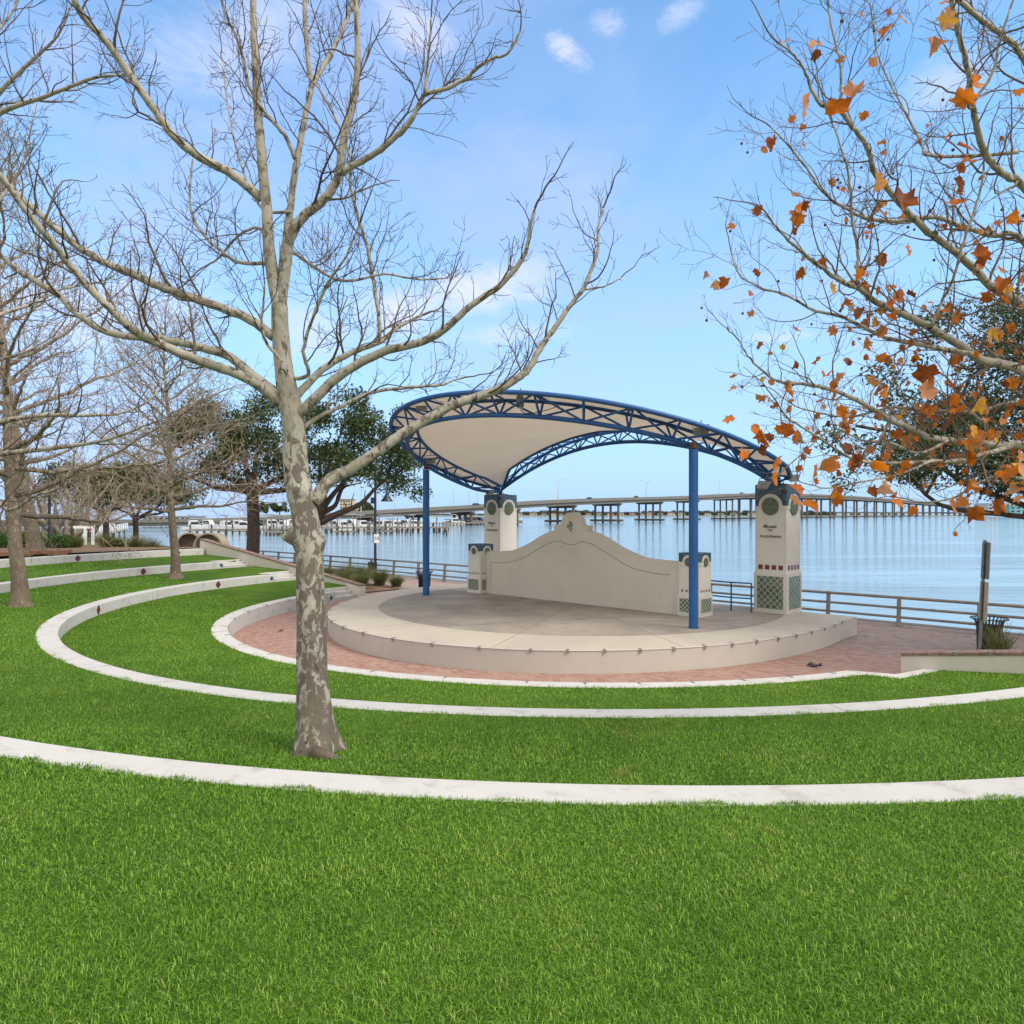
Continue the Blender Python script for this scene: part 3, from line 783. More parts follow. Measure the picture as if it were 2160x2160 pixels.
half = [(4.56, 2.25), (4.0, 2.27), (3.5, 2.29), (3.1, 2.33), (2.7, 2.44), (2.35, 2.56), (2.0, 2.70), (1.6, 2.90), (1.25, 3.05), (1.0, 3.13), (0.78, 3.175)]
half = [tuple(p) for p in spline(half, 4)]
arch = [(0.47 * math.cos(a), 3.37 + 0.47 * math.sin(a)) for a in np.linspace(0, math.pi / 2, 14)]
rightp = [(4.56, SZ - 0.01)] + half + [(0.78, 3.375), (0.53, 3.375), (0.52, 3.40)] + arch[1:-1]
leftp = [(-x, z) for x, z in rightp[::-1]]
outer = rightp + [(0.0, 3.84)] + leftp               # counter-clockwise outline
hole = []
for i in range(64):
    a = 2 * math.pi * i / 64
    lob = max(0.115 * math.cos(((a + math.pi / 4) % (math.pi / 2)) - math.pi / 4) + math.sqrt(max(0, 0.078 ** 2 - (0.115 * math.sin(((a + math.pi / 4) % (math.pi / 2)) - math.pi / 4)) ** 2)) if abs(0.115 * math.sin(((a + math.pi / 4) % (math.pi / 2)) - math.pi / 4)) < 0.078 else 0, 0.095)
    hole.append((lob * math.cos(a), 3.33 + lob * math.sin(a) * 1.03))
def plate_with_hole(name, outer, hole, o, u, v, n, d, mat, parent):
    from mathutils.geometry import tessellate_polygon
    pts = [Vector((x, y, 0)) for x, y in outer]; hp = [Vector((x, y, 0)) for x, y in hole[::-1]]
    tris = tessellate_polygon([pts, hp]) if hole else tessellate_polygon([pts])
    allp = outer + hole[::-1]
    b = MB(); f3 = lambda p, k: Vector(o) + Vector(u) * p[0] + Vector(v) * p[1] + Vector(n) * (d * k)
    N_ = len(allp)
    vs = [f3(p, 0) for p in allp] + [f3(p, 1) for p in allp]
    fs = []
    fn = Vector(u).cross(Vector(v)).dot(Vector(n))
    for t in tris:
        a, c, e = [Vector((*allp[i], 0)) for i in t]
        ccw = (c - a).cross(e - a).z > 0
        tt = t if ccw else (t[0], t[2], t[1])
        top = [i + N_ for i in tt]; bot = [tt[0], tt[2], tt[1]]
        if fn < 0: top = top[::-1]; bot = bot[::-1]
        fs += [tuple(top), tuple(bot)]
    def side(i0, k):
        for i in range(k):
            a, c = i0 + i, i0 + (i + 1) % k
            f = (a, c, c + N_, a + N_)
            fs.append(f if fn > 0 else f[::-1])
    side(0, len(outer))
    if hole: side(len(outer), len(hole))
    b.add(vs, fs)
    return b.build(name, mat, parent, smooth=35)
root = thing('stage_wall', 'beige stucco back wall of the stage with a scrolled gable top and pierced quatrefoil', 'stage wall', wp(0, -0.25, SZ))
plate_with_hole('wall_body', outer, hole, wp(0, -0.33, 0), WV, ZV, FV, 0.33, MT['stucco'], root)
g = [(-4.22, 0.85), (-4.22, 1.82), (-3.6, 1.84), (-2.99, 1.92), (-2.46, 2.05), (-1.78, 2.37), (-1.13, 2.67), (-0.74, 2.77), (-0.46, 2.785), (-0.27, 2.70), (0.0, 2.655)]
gl = [(x, z) for x, z in g[:2]] + [tuple(p) for p in spline(g[1:], 6)[1:]]
gl = gl + [(-x, z) for x, z in gl[::-1][1:-1]]
b = MB(); b.tube([wp(x, 0.0, z) for x, z in gl], 0.011, 4); b.build('groove', MT['joint'], root)
b = MB(); b.tube([wp(-4.2, 0.0, 0.84), wp(4.2, 0.0, 0.84)], 0.008, 4); b.build('groove_line', MT['stucco'], root)
plate_with_hole('base_band', [(-4.3, SZ - .005), (4.3, SZ - .005), (4.3, 0.80), (-4.3, 0.80)], [], wp(0, -0.01, 0), WV, ZV, FV, 0.022, MT['stucco'], root)  # slightly raised strip along the wall foot, same stucco as the wall

# ------------------------------------------------------------------ pillars
def uv_planar(o, u, v, org=(0, 0, 0)):
    uv = o.data.uv_layers.new(name='UVMap')
    u, v, org = Vector(u), Vector(v), Vector(org)
    me = o.data
    for p in me.polygons:
        for li in p.loop_indices:
            c = me.vertices[me.loops[li].vertex_index].co - org
            # side faces use whichever axis pair they span
            nrm = p.normal
            uu = u
            if abs(nrm.dot(u)) > 0.8: uu = u.cross(v)
            uv.data[li].uv = (c.dot(uu), c.dot(v))
def pillar(lab, cx, cy, zb, S, H, pl_h, pan, red_z, red_s, cap_z, arch_r, arch_c, med_r, lattice, group, letters=0.0, nred=4):
    root = thing('stage_pillar', lab, 'pillar', (cx, cy, zb), group)
    h = S / 2
    rz = R(-45)
    b = MB(); b.box((cx, cy, zb + pl_h / 2 - .005), (S + .07, S + .07, pl_h + .01), rz)
    b.box((cx, cy, zb + pl_h + .02), (S + .03, S + .03, .05), rz); b.build('plinth', MT['pillar_stucco'], root, bevel=0.012)
    b = MB(); b.box((cx, cy, zb + (pl_h + cap_z) / 2), (S, S, cap_z - pl_h), rz); b.build('shaft', MT['pillar_stucco'], root, bevel=0.01)
    b = MB(); b.box((cx, cy, zb + (cap_z + H) / 2), (S + .012, S + .012, H - cap_z), rz)
    o = b.build('tile_cap', MT['cap_tile'], root, bevel=0.02)
    uv_planar(o, WV, ZV)
    for n_ in (FV, WV, -FV, -WV):                    # four faces
        u = ZV.cross(n_); base = Vector((cx, cy, zb)) + n_ * h
        seen = n_ in (FV, WV)
        b = MB()
        a = [(arch_r * math.cos(t), arch_c + arch_r * math.sin(t)) for t in np.linspace(0, math.pi, 28)]
        sh = h - 0.02
        poly = [(sh, cap_z - .10), (sh, cap_z + .002), (arch_r + .03, cap_z + .002), (arch_r + .03, arch_c)] + a[0:] + [(-arch_r - .03, arch_c), (-arch_r - .03, cap_z + .002), (-sh, cap_z + .002), (-sh, cap_z - .10)]
        b.prism([(x, z) for x, z in poly], base - n_ * .01, u, ZV, n_, 0.036); b.build('arch_panel', MT['pillar_stucco'], root)
        b = MB(); rg = arch_r * 0.86
        b.tube([base + n_ * 0.026 + u * (rg * math.cos(t)) + ZV * (arch_c + rg * math.sin(t)) for t in np.linspace(0, math.pi, 24)], 0.012, 5)
        b.tube([base + n_ * 0.026 + u * x + ZV * (arch_c - .01) for x in (rg, rg + .12 * S)], 0.010, 5); b.tube([base + n_ * 0.026 - u * x + ZV * (arch_c - .01) for x in (rg, rg + .12 * S)], 0.010, 5)
        b.build('arch_moulding', MT['stucco'], root, smooth=180)
        b = MB(); b.prism([(med_r * math.cos(t), arch_c + med_r * math.sin(t)) for t in np.linspace(0, 2 * math.pi, 36)[:-1]], base + n_ * .02, u, ZV, n_, 0.016)
        md = b.build('medallion', MT['medallion'], root)
        b = MB()
        for i in range(8):                           # palm-frond relief
            t = 2 * math.pi * i / 8 + 0.3
            cv = [(med_r * s_ * math.cos(t + s_ * 0.5 * (1 if i % 2 else -1)) * .95, arch_c + med_r * s_ * math.sin(t + s_ * 0.5 * (1 if i % 2 else -1)) * .95) for s_ in (0.05, .35, .65, .95)]
            b.tube([base + n_ * .037 + u * x + ZV * z for x, z in cv], [.018 * med_r / .29, .016 * med_r / .29, .012 * med_r / .29, .005], 4)
        b.build('frond_relief', MT['medallion_vein'], md, smooth=180)
        b = MB(); w2 = (S + .07) / 2 - .10 * S / 1.06 - .02
        pb = Vector((cx, cy, zb)) + n_ * (h + .035)
        b.prism([(-w2, pan[0]), (w2, pan[0]), (w2, pan[1]), (-w2, pan[1])], pb - n_ * .01, u, ZV, n_, 0.013)
        o = b.build('lattice_panel', lattice, root); uv_planar(o, u, ZV, u * 0.03)
        b = MB()                                     # raised border round the panel
        e = .022
        for r4 in (((-w2 - e, pan[0] - e), (w2 + e, pan[0])), ((-w2 - e, pan[1]), (w2 + e, pan[1] + e)), ((-w2 - e, pan[0]), (-w2, pan[1])), ((w2, pan[0]), (w2 + e, pan[1]))):
            (x0, z0), (x1, z1) = r4
            b.prism([(x0, z0), (x1, z0), (x1, z1), (x0, z1)], pb - n_ * .008, u, ZV, n_, 0.02)
        b.build('panel_border', MT['pillar_stucco'], root)
        if seen:
            for i in range(nred):
                x = (i - (nred - 1) / 2) * (S * 0.86 / nred)
                b = MB(); b.prism([(x - red_s / 2, red_z - red_s / 2), (x + red_s / 2, red_z - red_s / 2), (x + red_s / 2, red_z + red_s / 2), (x - red_s / 2, red_z + red_s / 2)], base - n_ * .005, u, ZV, n_, 0.012)
                b.build('red_tile', MT['red_tile'], root)
        b = MB()
        for zz in (red_z + red_s * 1.1,):
            b.tube([base + u * (-h + .03) + ZV * zz + n_ * 0.0, base + u * (h - .03) + ZV * zz], 0.006, 4)
        b.tube([base + u * (-h + .05) + ZV * (red_z + red_s * 1.1), base + u * (-h + .05) + ZV * (cap_z - .12)], 0.006, 4)
        b.tube([base + u * (h - .05) + ZV * (red_z + red_s * 1.1), base + u * (h - .05) + ZV * (cap_z - .12)], 0.006, 4)
        b.build('scored_line', MT['stucco'], root)
    if letters:
        u = ZV.cross(FV); base = Vector((cx, cy, zb)) + FV * (h + .002) 
        M = frame(base + ZV * 2.82 + u * -0.02, u, ZV, FV)
        text_mesh('lettering', 'Mosaic', 0.165, M, MT['ink'], root, shear=0.28, off=0.0025, sx=1.02)
        b = MB(); b.prism([(-.17, 2.735), (.07, 2.735), (0.03, 2.70), (0.10, 2.70), (0.02, 2.65)], base + FV * 0.001, u, ZV, FV, 0.006); b.build('logo_mark', MT['green_mark'], root)
        M = frame(base + ZV * 2.50, u, ZV, FV)
        text_mesh('lettering', 'Amphitheater', 0.135, M, MT['ink'], root, off=0.0015, sx=0.98)
    return root
tall = dict(S=1.06, H=4.19, pl_h=1.31, pan=(0.14, 1.20), red_z=1.49, red_s=0.15, cap_z=3.49, arch_r=.40, arch_c=3.48, med_r=.29, lattice=MT['lattice_tile'], group='tall pillars carrying the canopy', letters=1)
pillar('tall cream pillar at the right of the stage, lettered Mosaic Amphitheater, with green diamond tiles', 8.80, 23.86, SZ, **tall)
pillar('tall cream pillar rising behind the left end of the stage wall', -0.53, 33.0, SZ, **{**tall, 'H': 4.10})
small = dict(S=0.73, H=2.0, pl_h=.67, pan=(0.13, .56), red_z=.80, red_s=.062, cap_z=1.71, arch_r=.22, arch_c=1.71, med_r=.135, lattice=MT['small_lattice'], group='short pillars ending the stage wall', nred=4)
pillar('short cream pillar with blue tile cap at the left end of the stage wall', -1.29, 29.78, SZ, **small)
pillar('short cream pillar at the right end of the stage wall, behind the blue post', 5.83, 22.97, SZ, **small)

# ------------------------------------------------------------------ canopy
AC, BC = 0.0, -1.12
def ring3(R_, phi, z_of_b, da=0.0):
    a = AC + R_ * math.cos(phi); b_ = BC + R_ * math.sin(phi)
    return a, b_, z_of_b(b_)
PH0 = math.atan2(-2.96 - BC, 6.53); PH1 = math.pi - PH0
def fade(t):                                         # truss depth closes to the pillars
    e = min(t, 1 - t) / 0.06
    return min(1.0, e) ** 0.8 if e < 1 else 1.0
E_L, E_R = (-6.62, -2.95), (6.46, -3.0)
def chord(R_, zc, sl, t):
    phi = PH0 + (PH1 - PH0) * t
    a, b_ = AC + R_ * math.cos(phi), BC + R_ * math.sin(phi)
    z = zc + sl * b_
    k = fade(t)
    ea, eb = (E_R if t < .5 else E_L)
    ez = 4.93
    if k < 1: a, b_, z = ea + (a - ea) * (.35 + .65 * k), eb + (b_ - eb) * (.35 + .65 * k), (ez + .10 * (zc - 5.26)) + (z - ez) * k
    return wp(a, b_, z)
def cT(t): return chord(7.36, 5.67, .27, t)
def cB(t): return chord(6.78, 5.27, .262, t)
def cI(t): return chord(6.42, 5.80, .27, t)
root = thing('stage_canopy', 'large saddle-shaped stage canopy of cream fabric in a blue tubular steel truss', 'canopy', wp(0, 0, SZ))
NB = 40
ts = np.linspace(0, 1, 161)
b = MB(); b.tube([cT(t) for t in ts], 0.074, 10); b.build('outer_chord', MT['blue'], root, smooth=180)
b = MB(); b.tube([cB(t) for t in ts], 0.072, 10); b.build('lower_chord', MT['blue'], root, smooth=180)
b = MB(); b.tube([cI(t) for t in ts], 0.058, 10); b.build('inner_chord', MT['blue'], root, smooth=180)
nw = 19
for i in range(nw + 1):
    t = 0.02 + 0.96 * i / nw; t2 = 0.02 + 0.96 * (i + 1) / nw
    b = MB(); b.tube([cB(t), cT(t)], 0.036, 8); b.tube([cB(t), cI(t)], 0.036, 8); b.tube([cI(t), cT(t)], 0.033, 8)
    if i < nw:
        tm = t2 if i % 2 == 0 else t; tn = t if i % 2 == 0 else t2
        b.tube([cB(tn), cT(tm)], 0.034, 8); b.tube([cB(tm), cI(tn)], 0.032, 8)
    b.build('web_strut', MT['blue'], root, smooth=60)
# rear truss between the two tall pillars
def rear(t, off, dz, db=0.0):
    a = E_L[0] + (E_R[0] - E_L[0]) * t
    k = 1 - (2 * t - 1) ** 2
    e = min(1.0, min(t, 1 - t) / .06)
    return wp(a, -2.97 + db * e, 4.93 + off + 1.68 * k + dz * e)
rL = lambda t: rear(t, 0, 0.0)
rU = lambda t: rear(t, .02, .46, .30)
rV = lambda t: rear(t, .02, .46, -.30)
ts2 = np.linspace(0, 1, 81)
for nm, fn, rr_ in (('rear_lower_chord', rL, .075), ('rear_upper_chord', rU, .065), ('rear_upper_chord', rV, .065)):
    b = MB(); b.tube([fn(t) for t in ts2], rr_, 10); b.build(nm, MT['blue'], root, smooth=180)
nr = 12
for i in range(nr + 1):
    t = .03 + .94 * i / nr; t2 = .03 + .94 * (i + 1) / nr
    b = MB(); b.tube([rL(t), rU(t)], .032, 8); b.tube([rL(t), rV(t)], .032, 8); b.tube([rU(t), rV(t)], .028, 8)
    if i < nr:
        b.tube([rL(t2), rU(t)] if i % 2 else [rL(t), rU(t2)], .028, 8); b.tube([rL(t), rV(t2)] if i % 2 else [rL(t2), rV(t)], .028, 8); b.tube([rU(t), rV(t2)], .024, 8)
    b.build('web_strut', MT['blue'], root, smooth=60)
# membrane
NU, NV = 120, 26
vs = []; fs = []; uvs = []
for i in range(NU + 1):
    t = 0.012 + 0.976 * i / NU
    pT, pI = cT(t) + ZV * 0.055, cI(t) + ZV * 0.05
    tr = 1 - t
    pr = rU(min(.985, max(.015, tr))) + ZV * 0.04
    row = [pT + (pI - pT) * s_ for s_ in (0.0, .5)] + [pI + (pr - pI) * s_ for s_ in np.linspace(0, 1, NV - 1)]
    for j, p in enumerate(row):
        if j > 2:
            s_ = (j - 2) / (NV - 2); p = p - ZV * (0.42 * 4 * s_ * (1 - s_) * math.sin(math.pi * t))
        vs.append(p); uvs.append((t, j / NV))
for i in range(NU):
    for j in range(NV):
        p = i * (NV + 1) + j; fs.append((p, p + 1, p + NV + 2, p + NV + 1))
b = MB(); b.add(vs, fs); o = b.build('membrane', MT['canvas'], root, smooth=180)
uv = o.data.uv_layers.new(name='UVMap')
for p in o.data.polygons:
    for li in p.loop_indices: uv.data[li].uv = uvs[o.data.loops[li].vertex_index]
s_ = o.modifiers.new('Solid', 'SOLIDIFY'); s_.thickness = 0.012
# posts
for px_, Z_, ztop in ((5.13, 20.37, 5.62), (-3.42, 28.7, 5.55)):
    b = MB(); b.tube([(px_, Z_, SZ - .01), (px_, Z_, ztop)], .130, 28); b.tube([(px_, Z_, SZ + .001), (px_, Z_, SZ + .02)], .155, 28)
    po = b.build('support_post', MT['blue'], root, smooth=50)
    b = MB(); b.box((px_, Z_, ztop + .035), (.25, .25, .03), R(45)); b.box((px_, Z_, ztop + .12), (.14, .14, .16), R(45)); b.build('bearing_plate', MT['rust'], po)
for cx_, cy_, zt in ((8.80, 23.86, SZ + 4.19), (-.53, 33.0, SZ + 4.10)):
    b = MB(); b.box((cx_, cy_, zt + .02), (.5, .5, .035), R(45)); b.tube([(cx_, cy_, zt + .03), (cx_, cy_, 4.93)], .09, 10)
    for i in range(4):
        q_ = R(45 + 90 * i); b.tube([(cx_ + .19 * math.cos(q_), cy_ + .19 * math.sin(q_), zt + .03), (cx_ + .19 * math.cos(q_), cy_ + .19 * math.sin(q_), zt + .09)], .02, 6)
    b.build('pillar_bearing', MT['black'], root)

# ------------------------------------------------------------------ floodlights on the truss
def floodlight(lab, p, yaw, tilt):
    root = thing('floodlight', lab, 'floodlight', p, 'floodlights clamped to the canopy truss')
    M = Matrix.Rotation(yaw, 3, 'Z') @ Matrix.Rotation(tilt, 3, 'X')
    b = MB(); v = [(-.21, -.05, -.13), (.21, -.05, -.13), (.21, -.05, .13), (-.21, -.05, .13), (-.15, .09, -.08), (.15, .09, -.08), (.15, .09, .08), (-.15, .09, .08)]
    b.add([M @ Vector(q_) for q_ in v], [(0, 1, 2, 3), (7, 6, 5, 4), (4, 5, 1, 0), (5, 6, 2, 1), (6, 7, 3, 2), (7, 4, 0, 3)])
    b.build('housing', MT['grey_plastic'], root, world=False, bevel=.012)
    b = MB(); b.box(M @ Vector((0, -.056, 0)), (.36, .012, .21), M=M); b.build('lens', MT['lens'], root, world=False)
    b = MB(); b.tube([M @ Vector((-.23, 0, 0)), M @ Vector((-.23, .02, .2)), M @ Vector((.23, .02, .2)), M @ Vector((.23, 0, 0))], .014, 5); b.tube([M @ Vector((0, .02, .2)), M @ Vector((0, .05, .34))], .016, 5)
    b.build('bracket', MT['galv'], root, world=False)
def tpx(fn, px, t0, t1):
    return min(np.linspace(t0, t1, 500), key=lambda t: abs(CX + F * fn(t).x / fn(t).y - px))
t = tpx(cI, 1478, .0, .5); floodlight('grey floodlight on the truss above the right blue post', cB(t) + ZV * .52 + FV * .42, R(-10), R(15))
t = tpx(cB, 1610, .0, .25); floodlight('grey floodlight under the truss, left of the right tall pillar top', cB(t) - ZV * .25, R(25), R(35))
floodlight('grey floodlight hanging past the right tall pillar, among orange leaves', cB(.01) + WV * .5 + ZV * .12, R(30), R(25))
t = tpx(cB, 895, .5, .72); floodlight('grey floodlight high on the left front of the truss', cB(t) + ZV * .55 + FV * .1, R(-30), R(10))
t = tpx(cB, 1042, .86, 1.0); floodlight('grey floodlight low on the truss above the left tall pillar', cB(t) - ZV * .02 + FV * .25, R(-25), R(20))
t = tpx(cB, 903, .74, .93); floodlight('grey floodlight on the truss above the left blue post', cB(t) + ZV * .25 + WV * .2, R(-20), R(20))
t = tpx(cB, 1100, .3, .6); p = cB(t) + ZV * .42 + FV * .05
root = thing('stage_spotlight', 'dark round stage spotlight with a hanging cable on the front truss', 'spotlight', p)
b = MB(); b.lathe([(.05, -.20), (.11, -.17), (.12, 0), (.10, .14), (.04, .20)], p, 14); b.build('lamp_can', MT['galv'], root, smooth=40)
b = MB(); b.lathe([(.085, -.215), (.085, -.19)], p, 12); b.build('lens', MT['lens'], root)
b = MB(); b.tube(spline([p + ZV * .2, p + ZV * .3 + WV * .03, p + ZV * .38]), .014, 5); b.build('hook', MT['black'], root)
b = MB(); b.tube(spline([p - ZV * .15, p - ZV * .34 + WV * .12, p - ZV * .40 + WV * .5, p - ZV * .36 + WV * 1.1, p - ZV * .30 + WV * 1.5], 6), .012, 5); b.build('cable', MT['black'], root, smooth=180)

# blue handrail of the ramp behind the wall
root = thing('handrail', 'low blue tube handrail between the short and tall right pillars', 'handrail', (7.3, 24.0, SZ))
P = [Vector((6.75, 24.55, SZ)), Vector((7.30, 24.0, SZ)), Vector((7.82, 23.55, SZ))]
for nm, h in (('top_rail', .96), ('mid_rail', .46)):
    b = MB(); b.tube(spline([P[0] + ZV * h, P[1] + ZV * (h - .01), P[2] + ZV * h], 5), .024, 8); b.build(nm, MT['blue'], root, smooth=180)
for q_ in P:
    b = MB(); b.tube([q_, q_ + ZV * .96], .026, 8); b.build('post', MT['blue'], root, smooth=40)
# debris by the stage
p = at(1721, 1392, 17.9); p.z = 0.0
root = thing('dead_leaf_clump', 'small black clump of dead leaves lying on the brick right of the stage', 'debris', p)
b = MB()
for i in range(9):
    q_ = Vector((rnd.uniform(-.16, .16), rnd.uniform(-.1, .1), rnd.uniform(.01, .06))); a = rnd.uniform(0, 6.3)
    d1 = Vector((math.cos(a), math.sin(a), rnd.uniform(-.2, .5))) * .11; d2 = Vector((-math.sin(a), math.cos(a), rnd.uniform(0, .5))) * .05
    b.add([q_ - d1, q_ - d2 * .8, q_ + d1, q_ + d2], [(0, 1, 2, 3)])
b.build('dead_leaves', MT['black'], root, world=False)
p = at(590, 1327, 23.2); p.z = 0.012
b = MB(); b.add([(p.x + x, p.y + y, p.z + z) for x, y, z in ((-.1, 0, 0), (-.03, -.06, .03), (.09, -.03, .01), (.12, .02, .06), (.02, .07, .05), (-.05, .05, .02))], [(0, 1, 2, 3, 4, 5)])
tag(b.build('fallen_leaf', MT['autumn']), 'single brown fallen leaf on the brick paving left of the stage', 'leaf')
# ------------------------------------------------------------------ bare trees
UPV = Vector((0, 0, 1))
def rv(): return Vector((rnd.gauss(0, 1), rnd.gauss(0, 1), rnd.gauss(0, 1)))
def perp_dir(d, ang, az=None):
    d = d.normalized(); a = d.orthogonal().normalized(); b = d.cross(a)
    q = rnd.uniform(0, 2 * math.pi) if az is None else az
    return (d * math.cos(ang) + (a * math.cos(q) + b * math.sin(q)) * math.sin(ang)).normalized()
TIPS = []
def twig(mb, p, d, L, r, lev, o):
    n = max(3, min(9, int(L / o['seg']) + 1)); pts = [p.copy()]; rr = [r]
    d = d.normalized()
    for i in range(n):
        d = (d + rv() * o['wig'] + UPV * o['up'] * (0.4 + 0.8 * i / n)).normalized()
        p = p + d * (L / n); pts.append(p.copy()); rr.append(max(o['rmin'], r * (1 - .72 * (i + 1) / n)))
    mb.tube(pts, rr, 5 if r > .012 else (4 if r > .005 else 3), caps=False)
    if o.get('tips') is not None and lev <= 1: o['tips'].append((pts[-1], d)); 
    if o.get('tips') is not None and lev <= 1 and n > 3: o['tips'].append((pts[n // 2], d))
    if lev <= 0: return
    k = max(1, int(L * o['dens'][lev] * rnd.uniform(.7, 1.25)))
    az = rnd.uniform(0, 6.28)
    for j in range(k):
        t = rnd.uniform(.15, .97); x = t * n; i = min(n - 1, int(x)); q = pts[i].lerp(pts[i + 1], x - i)
        dd = (pts[i + 1] - pts[i]).normalized(); az += 2.4
        c = perp_dir(dd, R(rnd.uniform(32, 62)), az)
        twig(mb, q, c, L * rnd.uniform(.28, .55) * (1.15 - .55 * t), max(o['rmin'], rr[i] * rnd.uniform(.42, .62)), lev - 1, o)
def limb(mb_l, mb_t, pts, r0, r1, o, start=.12, sides=10, power=1.0, sub=5, jitter=.003, dens=None, cl=None):
    """a traced limb with side branches"""
    P = [Vector(p) for p in spline(pts, sub)]
    n = len(P)
    P = [P[0]] + [p + rv() * jitter for p in P[1:-1]] + [P[-1]]
    rad = [r0 + (r1 - r0) * (i / (n - 1)) ** power for i in range(n)]
    mb_l.tube(P, rad, sides)
    Ls = [0]
    for i in range(1, n): Ls.append(Ls[-1] + (P[i] - P[i - 1]).length)
    L = Ls[-1]; k = int(L * (dens or o['dens'][3])); az = rnd.uniform(0, 6)
    for j in range(k):
        s = L * (start + (1 - start) * (j + rnd.uniform(0, 1)) / k); s = min(s, L * .999)
        i = max(0, min(n - 2, next(i_ for i_ in range(n) if Ls[i_] >= s) - 1))
        q = P[i].lerp(P[i + 1], (s - Ls[i]) / max(1e-6, Ls[i + 1] - Ls[i])); dd = (P[i + 1] - P[i]).normalized(); az += 2.4 + rnd.uniform(-.4, .4)
        c = perp_dir(dd, R(rnd.uniform(38, 70)), az)
        c = (c + UPV * o.get('up0', .35)).normalized()
        le = (cl or o['len']) * rnd.uniform(.35, 1.25) * (1.15 - .5 * s / L)
        twig(mb_t, q, c, le, max(o['rmin'] * 1.4, min(rad[i] * .45, .005 + le * .0085)), 2, o)
    twig(mb_t, P[-1], (P[-1] - P[-2]), o['len'] * .6, r1, 2, o)
    return P
def trace(pl, Z0, Z1, pw=1.0):
    n = len(pl)
    return [at(x, y, Z0 + (Z1 - Z0) * (i / (n - 1)) ** pw) for i, (x, y) in enumerate(pl)]

# ---- the big sycamore in front of the stage ------------------------------------------
ZM = 8.2
OM = dict(seg=.075, wig=.19, up=.11, rmin=.0025, dens={1: 7.5, 2: 6.6, 3: 5.6}, len=1.15, up0=.45)
base = at(668, 1580, ZM)
root = thing('sycamore_tree', 'bare sycamore with mottled flaking bark standing alone on the lawn in front of the stage', 'tree', base)
mb = MB(); mt = MB()
def trunk_tube(mb, rows, Z, sides=22, knobs=(), flare=None):
    pts = [at(x, y, Z) for x, y, w in rows]; rad = [w / 2 * Z / F for x, y, w in rows]
    P = [Vector(p) for p in spline([(*p, r) for p, r in zip(pts, rad)], 5) for p in [p[:3]]]
    Rr = [p[3] for p in spline([(*p, r) for p, r in zip(pts, rad)], 5)]
    vs = []; fs = []
    n = len(P)
    for i in range(n):
        for k in range(sides):
            q = 2 * math.pi * k / sides
            r = Rr[i] * (1 + .035 * math.sin(3 * q + P[i].z * 2.1) + .025 * math.sin(5 * q - P[i].z * 5.3) + .02 * math.sin(2 * q + 9 * P[i].z))
            if flare: 
                f = max(0, 1 - (P[i].z - P[0].z) / flare); r *= 1 + .20 * f * f * (math.sin(5 * q + .6) + .5 * math.sin(3 * q))
            for (kz, ka, kh, kw) in knobs:
                dz = (P[i].z - kz) / kw; da = (math.cos(q - ka)); r += kh * math.exp(-dz * dz) * max(0, da) ** 6
            vs.append((P[i].x + r * math.cos(q), P[i].y + r * math.sin(q), P[i].z))
    for i in range(n - 1):
        for k in range(sides):
            k2 = (k + 1) % sides; fs.append((i * sides + k, i * sides + k2, (i + 1) * sides + k2, (i + 1) * sides + k))
    fs.append(tuple((n - 1) * sides + k for k in range(sides)))
    mb.add(vs, fs)
zpx = lambda y: CAMZ - (y - CY) / F * ZM
trunk_tube(mb, [(668, 1592, 112), (668, 1570, 100), (667, 1540, 84), (665, 1500, 74), (661, 1440, 66), (658, 1380, 62), (656, 1310, 59), (655, 1250, 58), (652, 1175, 58), (646, 1120, 57), (642, 1085, 55), (633, 1040, 56), (625, 985, 50), (622, 930, 48), (618, 880, 47), (613, 850, 46), (606, 815, 44), (600, 780, 39), (595, 745, 36), (590, 690, 35), (589, 650, 34), (586, 620, 28)], ZM, knobs=[(zpx(1133), math.pi * 1.02, .17, .07), (zpx(1140), -.1, .055, .09), (zpx(1035), -1.0, .06, .07), (zpx(950), 2.9, .03, .08)], flare=.45)
T = lambda pl, z1, pw=1.0, z0=0.0: trace(pl, ZM + z0, ZM + z1, pw)
def L_(pl, w0, w1, z1, start=.12, dens=None, cl=None, z0=0.0, sides=10):
    return limb(mb, mt, T(pl, z1, z0=z0), w0 / 2 * ZM / F, w1 / 2 * ZM / F, OM, start, sides, dens=dens, cl=cl)
L_([(588, 650), (578, 600), (567, 522), (563, 447), (555, 373), (549, 298), (543, 224), (540, 149), (536, 75), (533, 0), (528, -90), (522, -190), (520, -300)], 27, 8, -.2, .15, 3.5, .55)
L_([(592, 680), (594, 596), (601, 522), (612, 447), (620, 373), (631, 317), (640, 261), (653, 205), (657, 180), (648, 112), (642, 0), (636, -110), (630, -200)], 17, 8, .35, .2, 3.5, .6)
L_([(655, 185), (683, 138), (717, 75), (747, 0), (775, -80), (790, -170)], 12, 6, .8, .1, z0=.3)
L_([(592, 650), (603, 559), (612, 503), (638, 458), (683, 421), (713, 373), (720, 317), (732, 268), (747, 209), (754, 149), (754, 75), (750, 0), (748, -110), (742, -200)], 24, 8, -.5, .25)
L_([(715, 366), (773, 335), (810, 309), (847, 276), (873, 242), (896, 201), (952, 183), (996, 153), (1030, 127), (1071, 112), (1097, 67)], 13, 4, -.9, .05, z0=-.45)
L_([(896, 201), (901, 138), (906, 90), (910, 37)], 6, 3.5, -.9, .1, z0=-.8)
L_([(552, 420), (512, 384), (467, 354), (422, 332), (373, 294), (328, 235), (283, 171), (239, 108), (209, 71), (175, 34), (157, 0), (130, -70)], 20, 10, -1.2, .1)
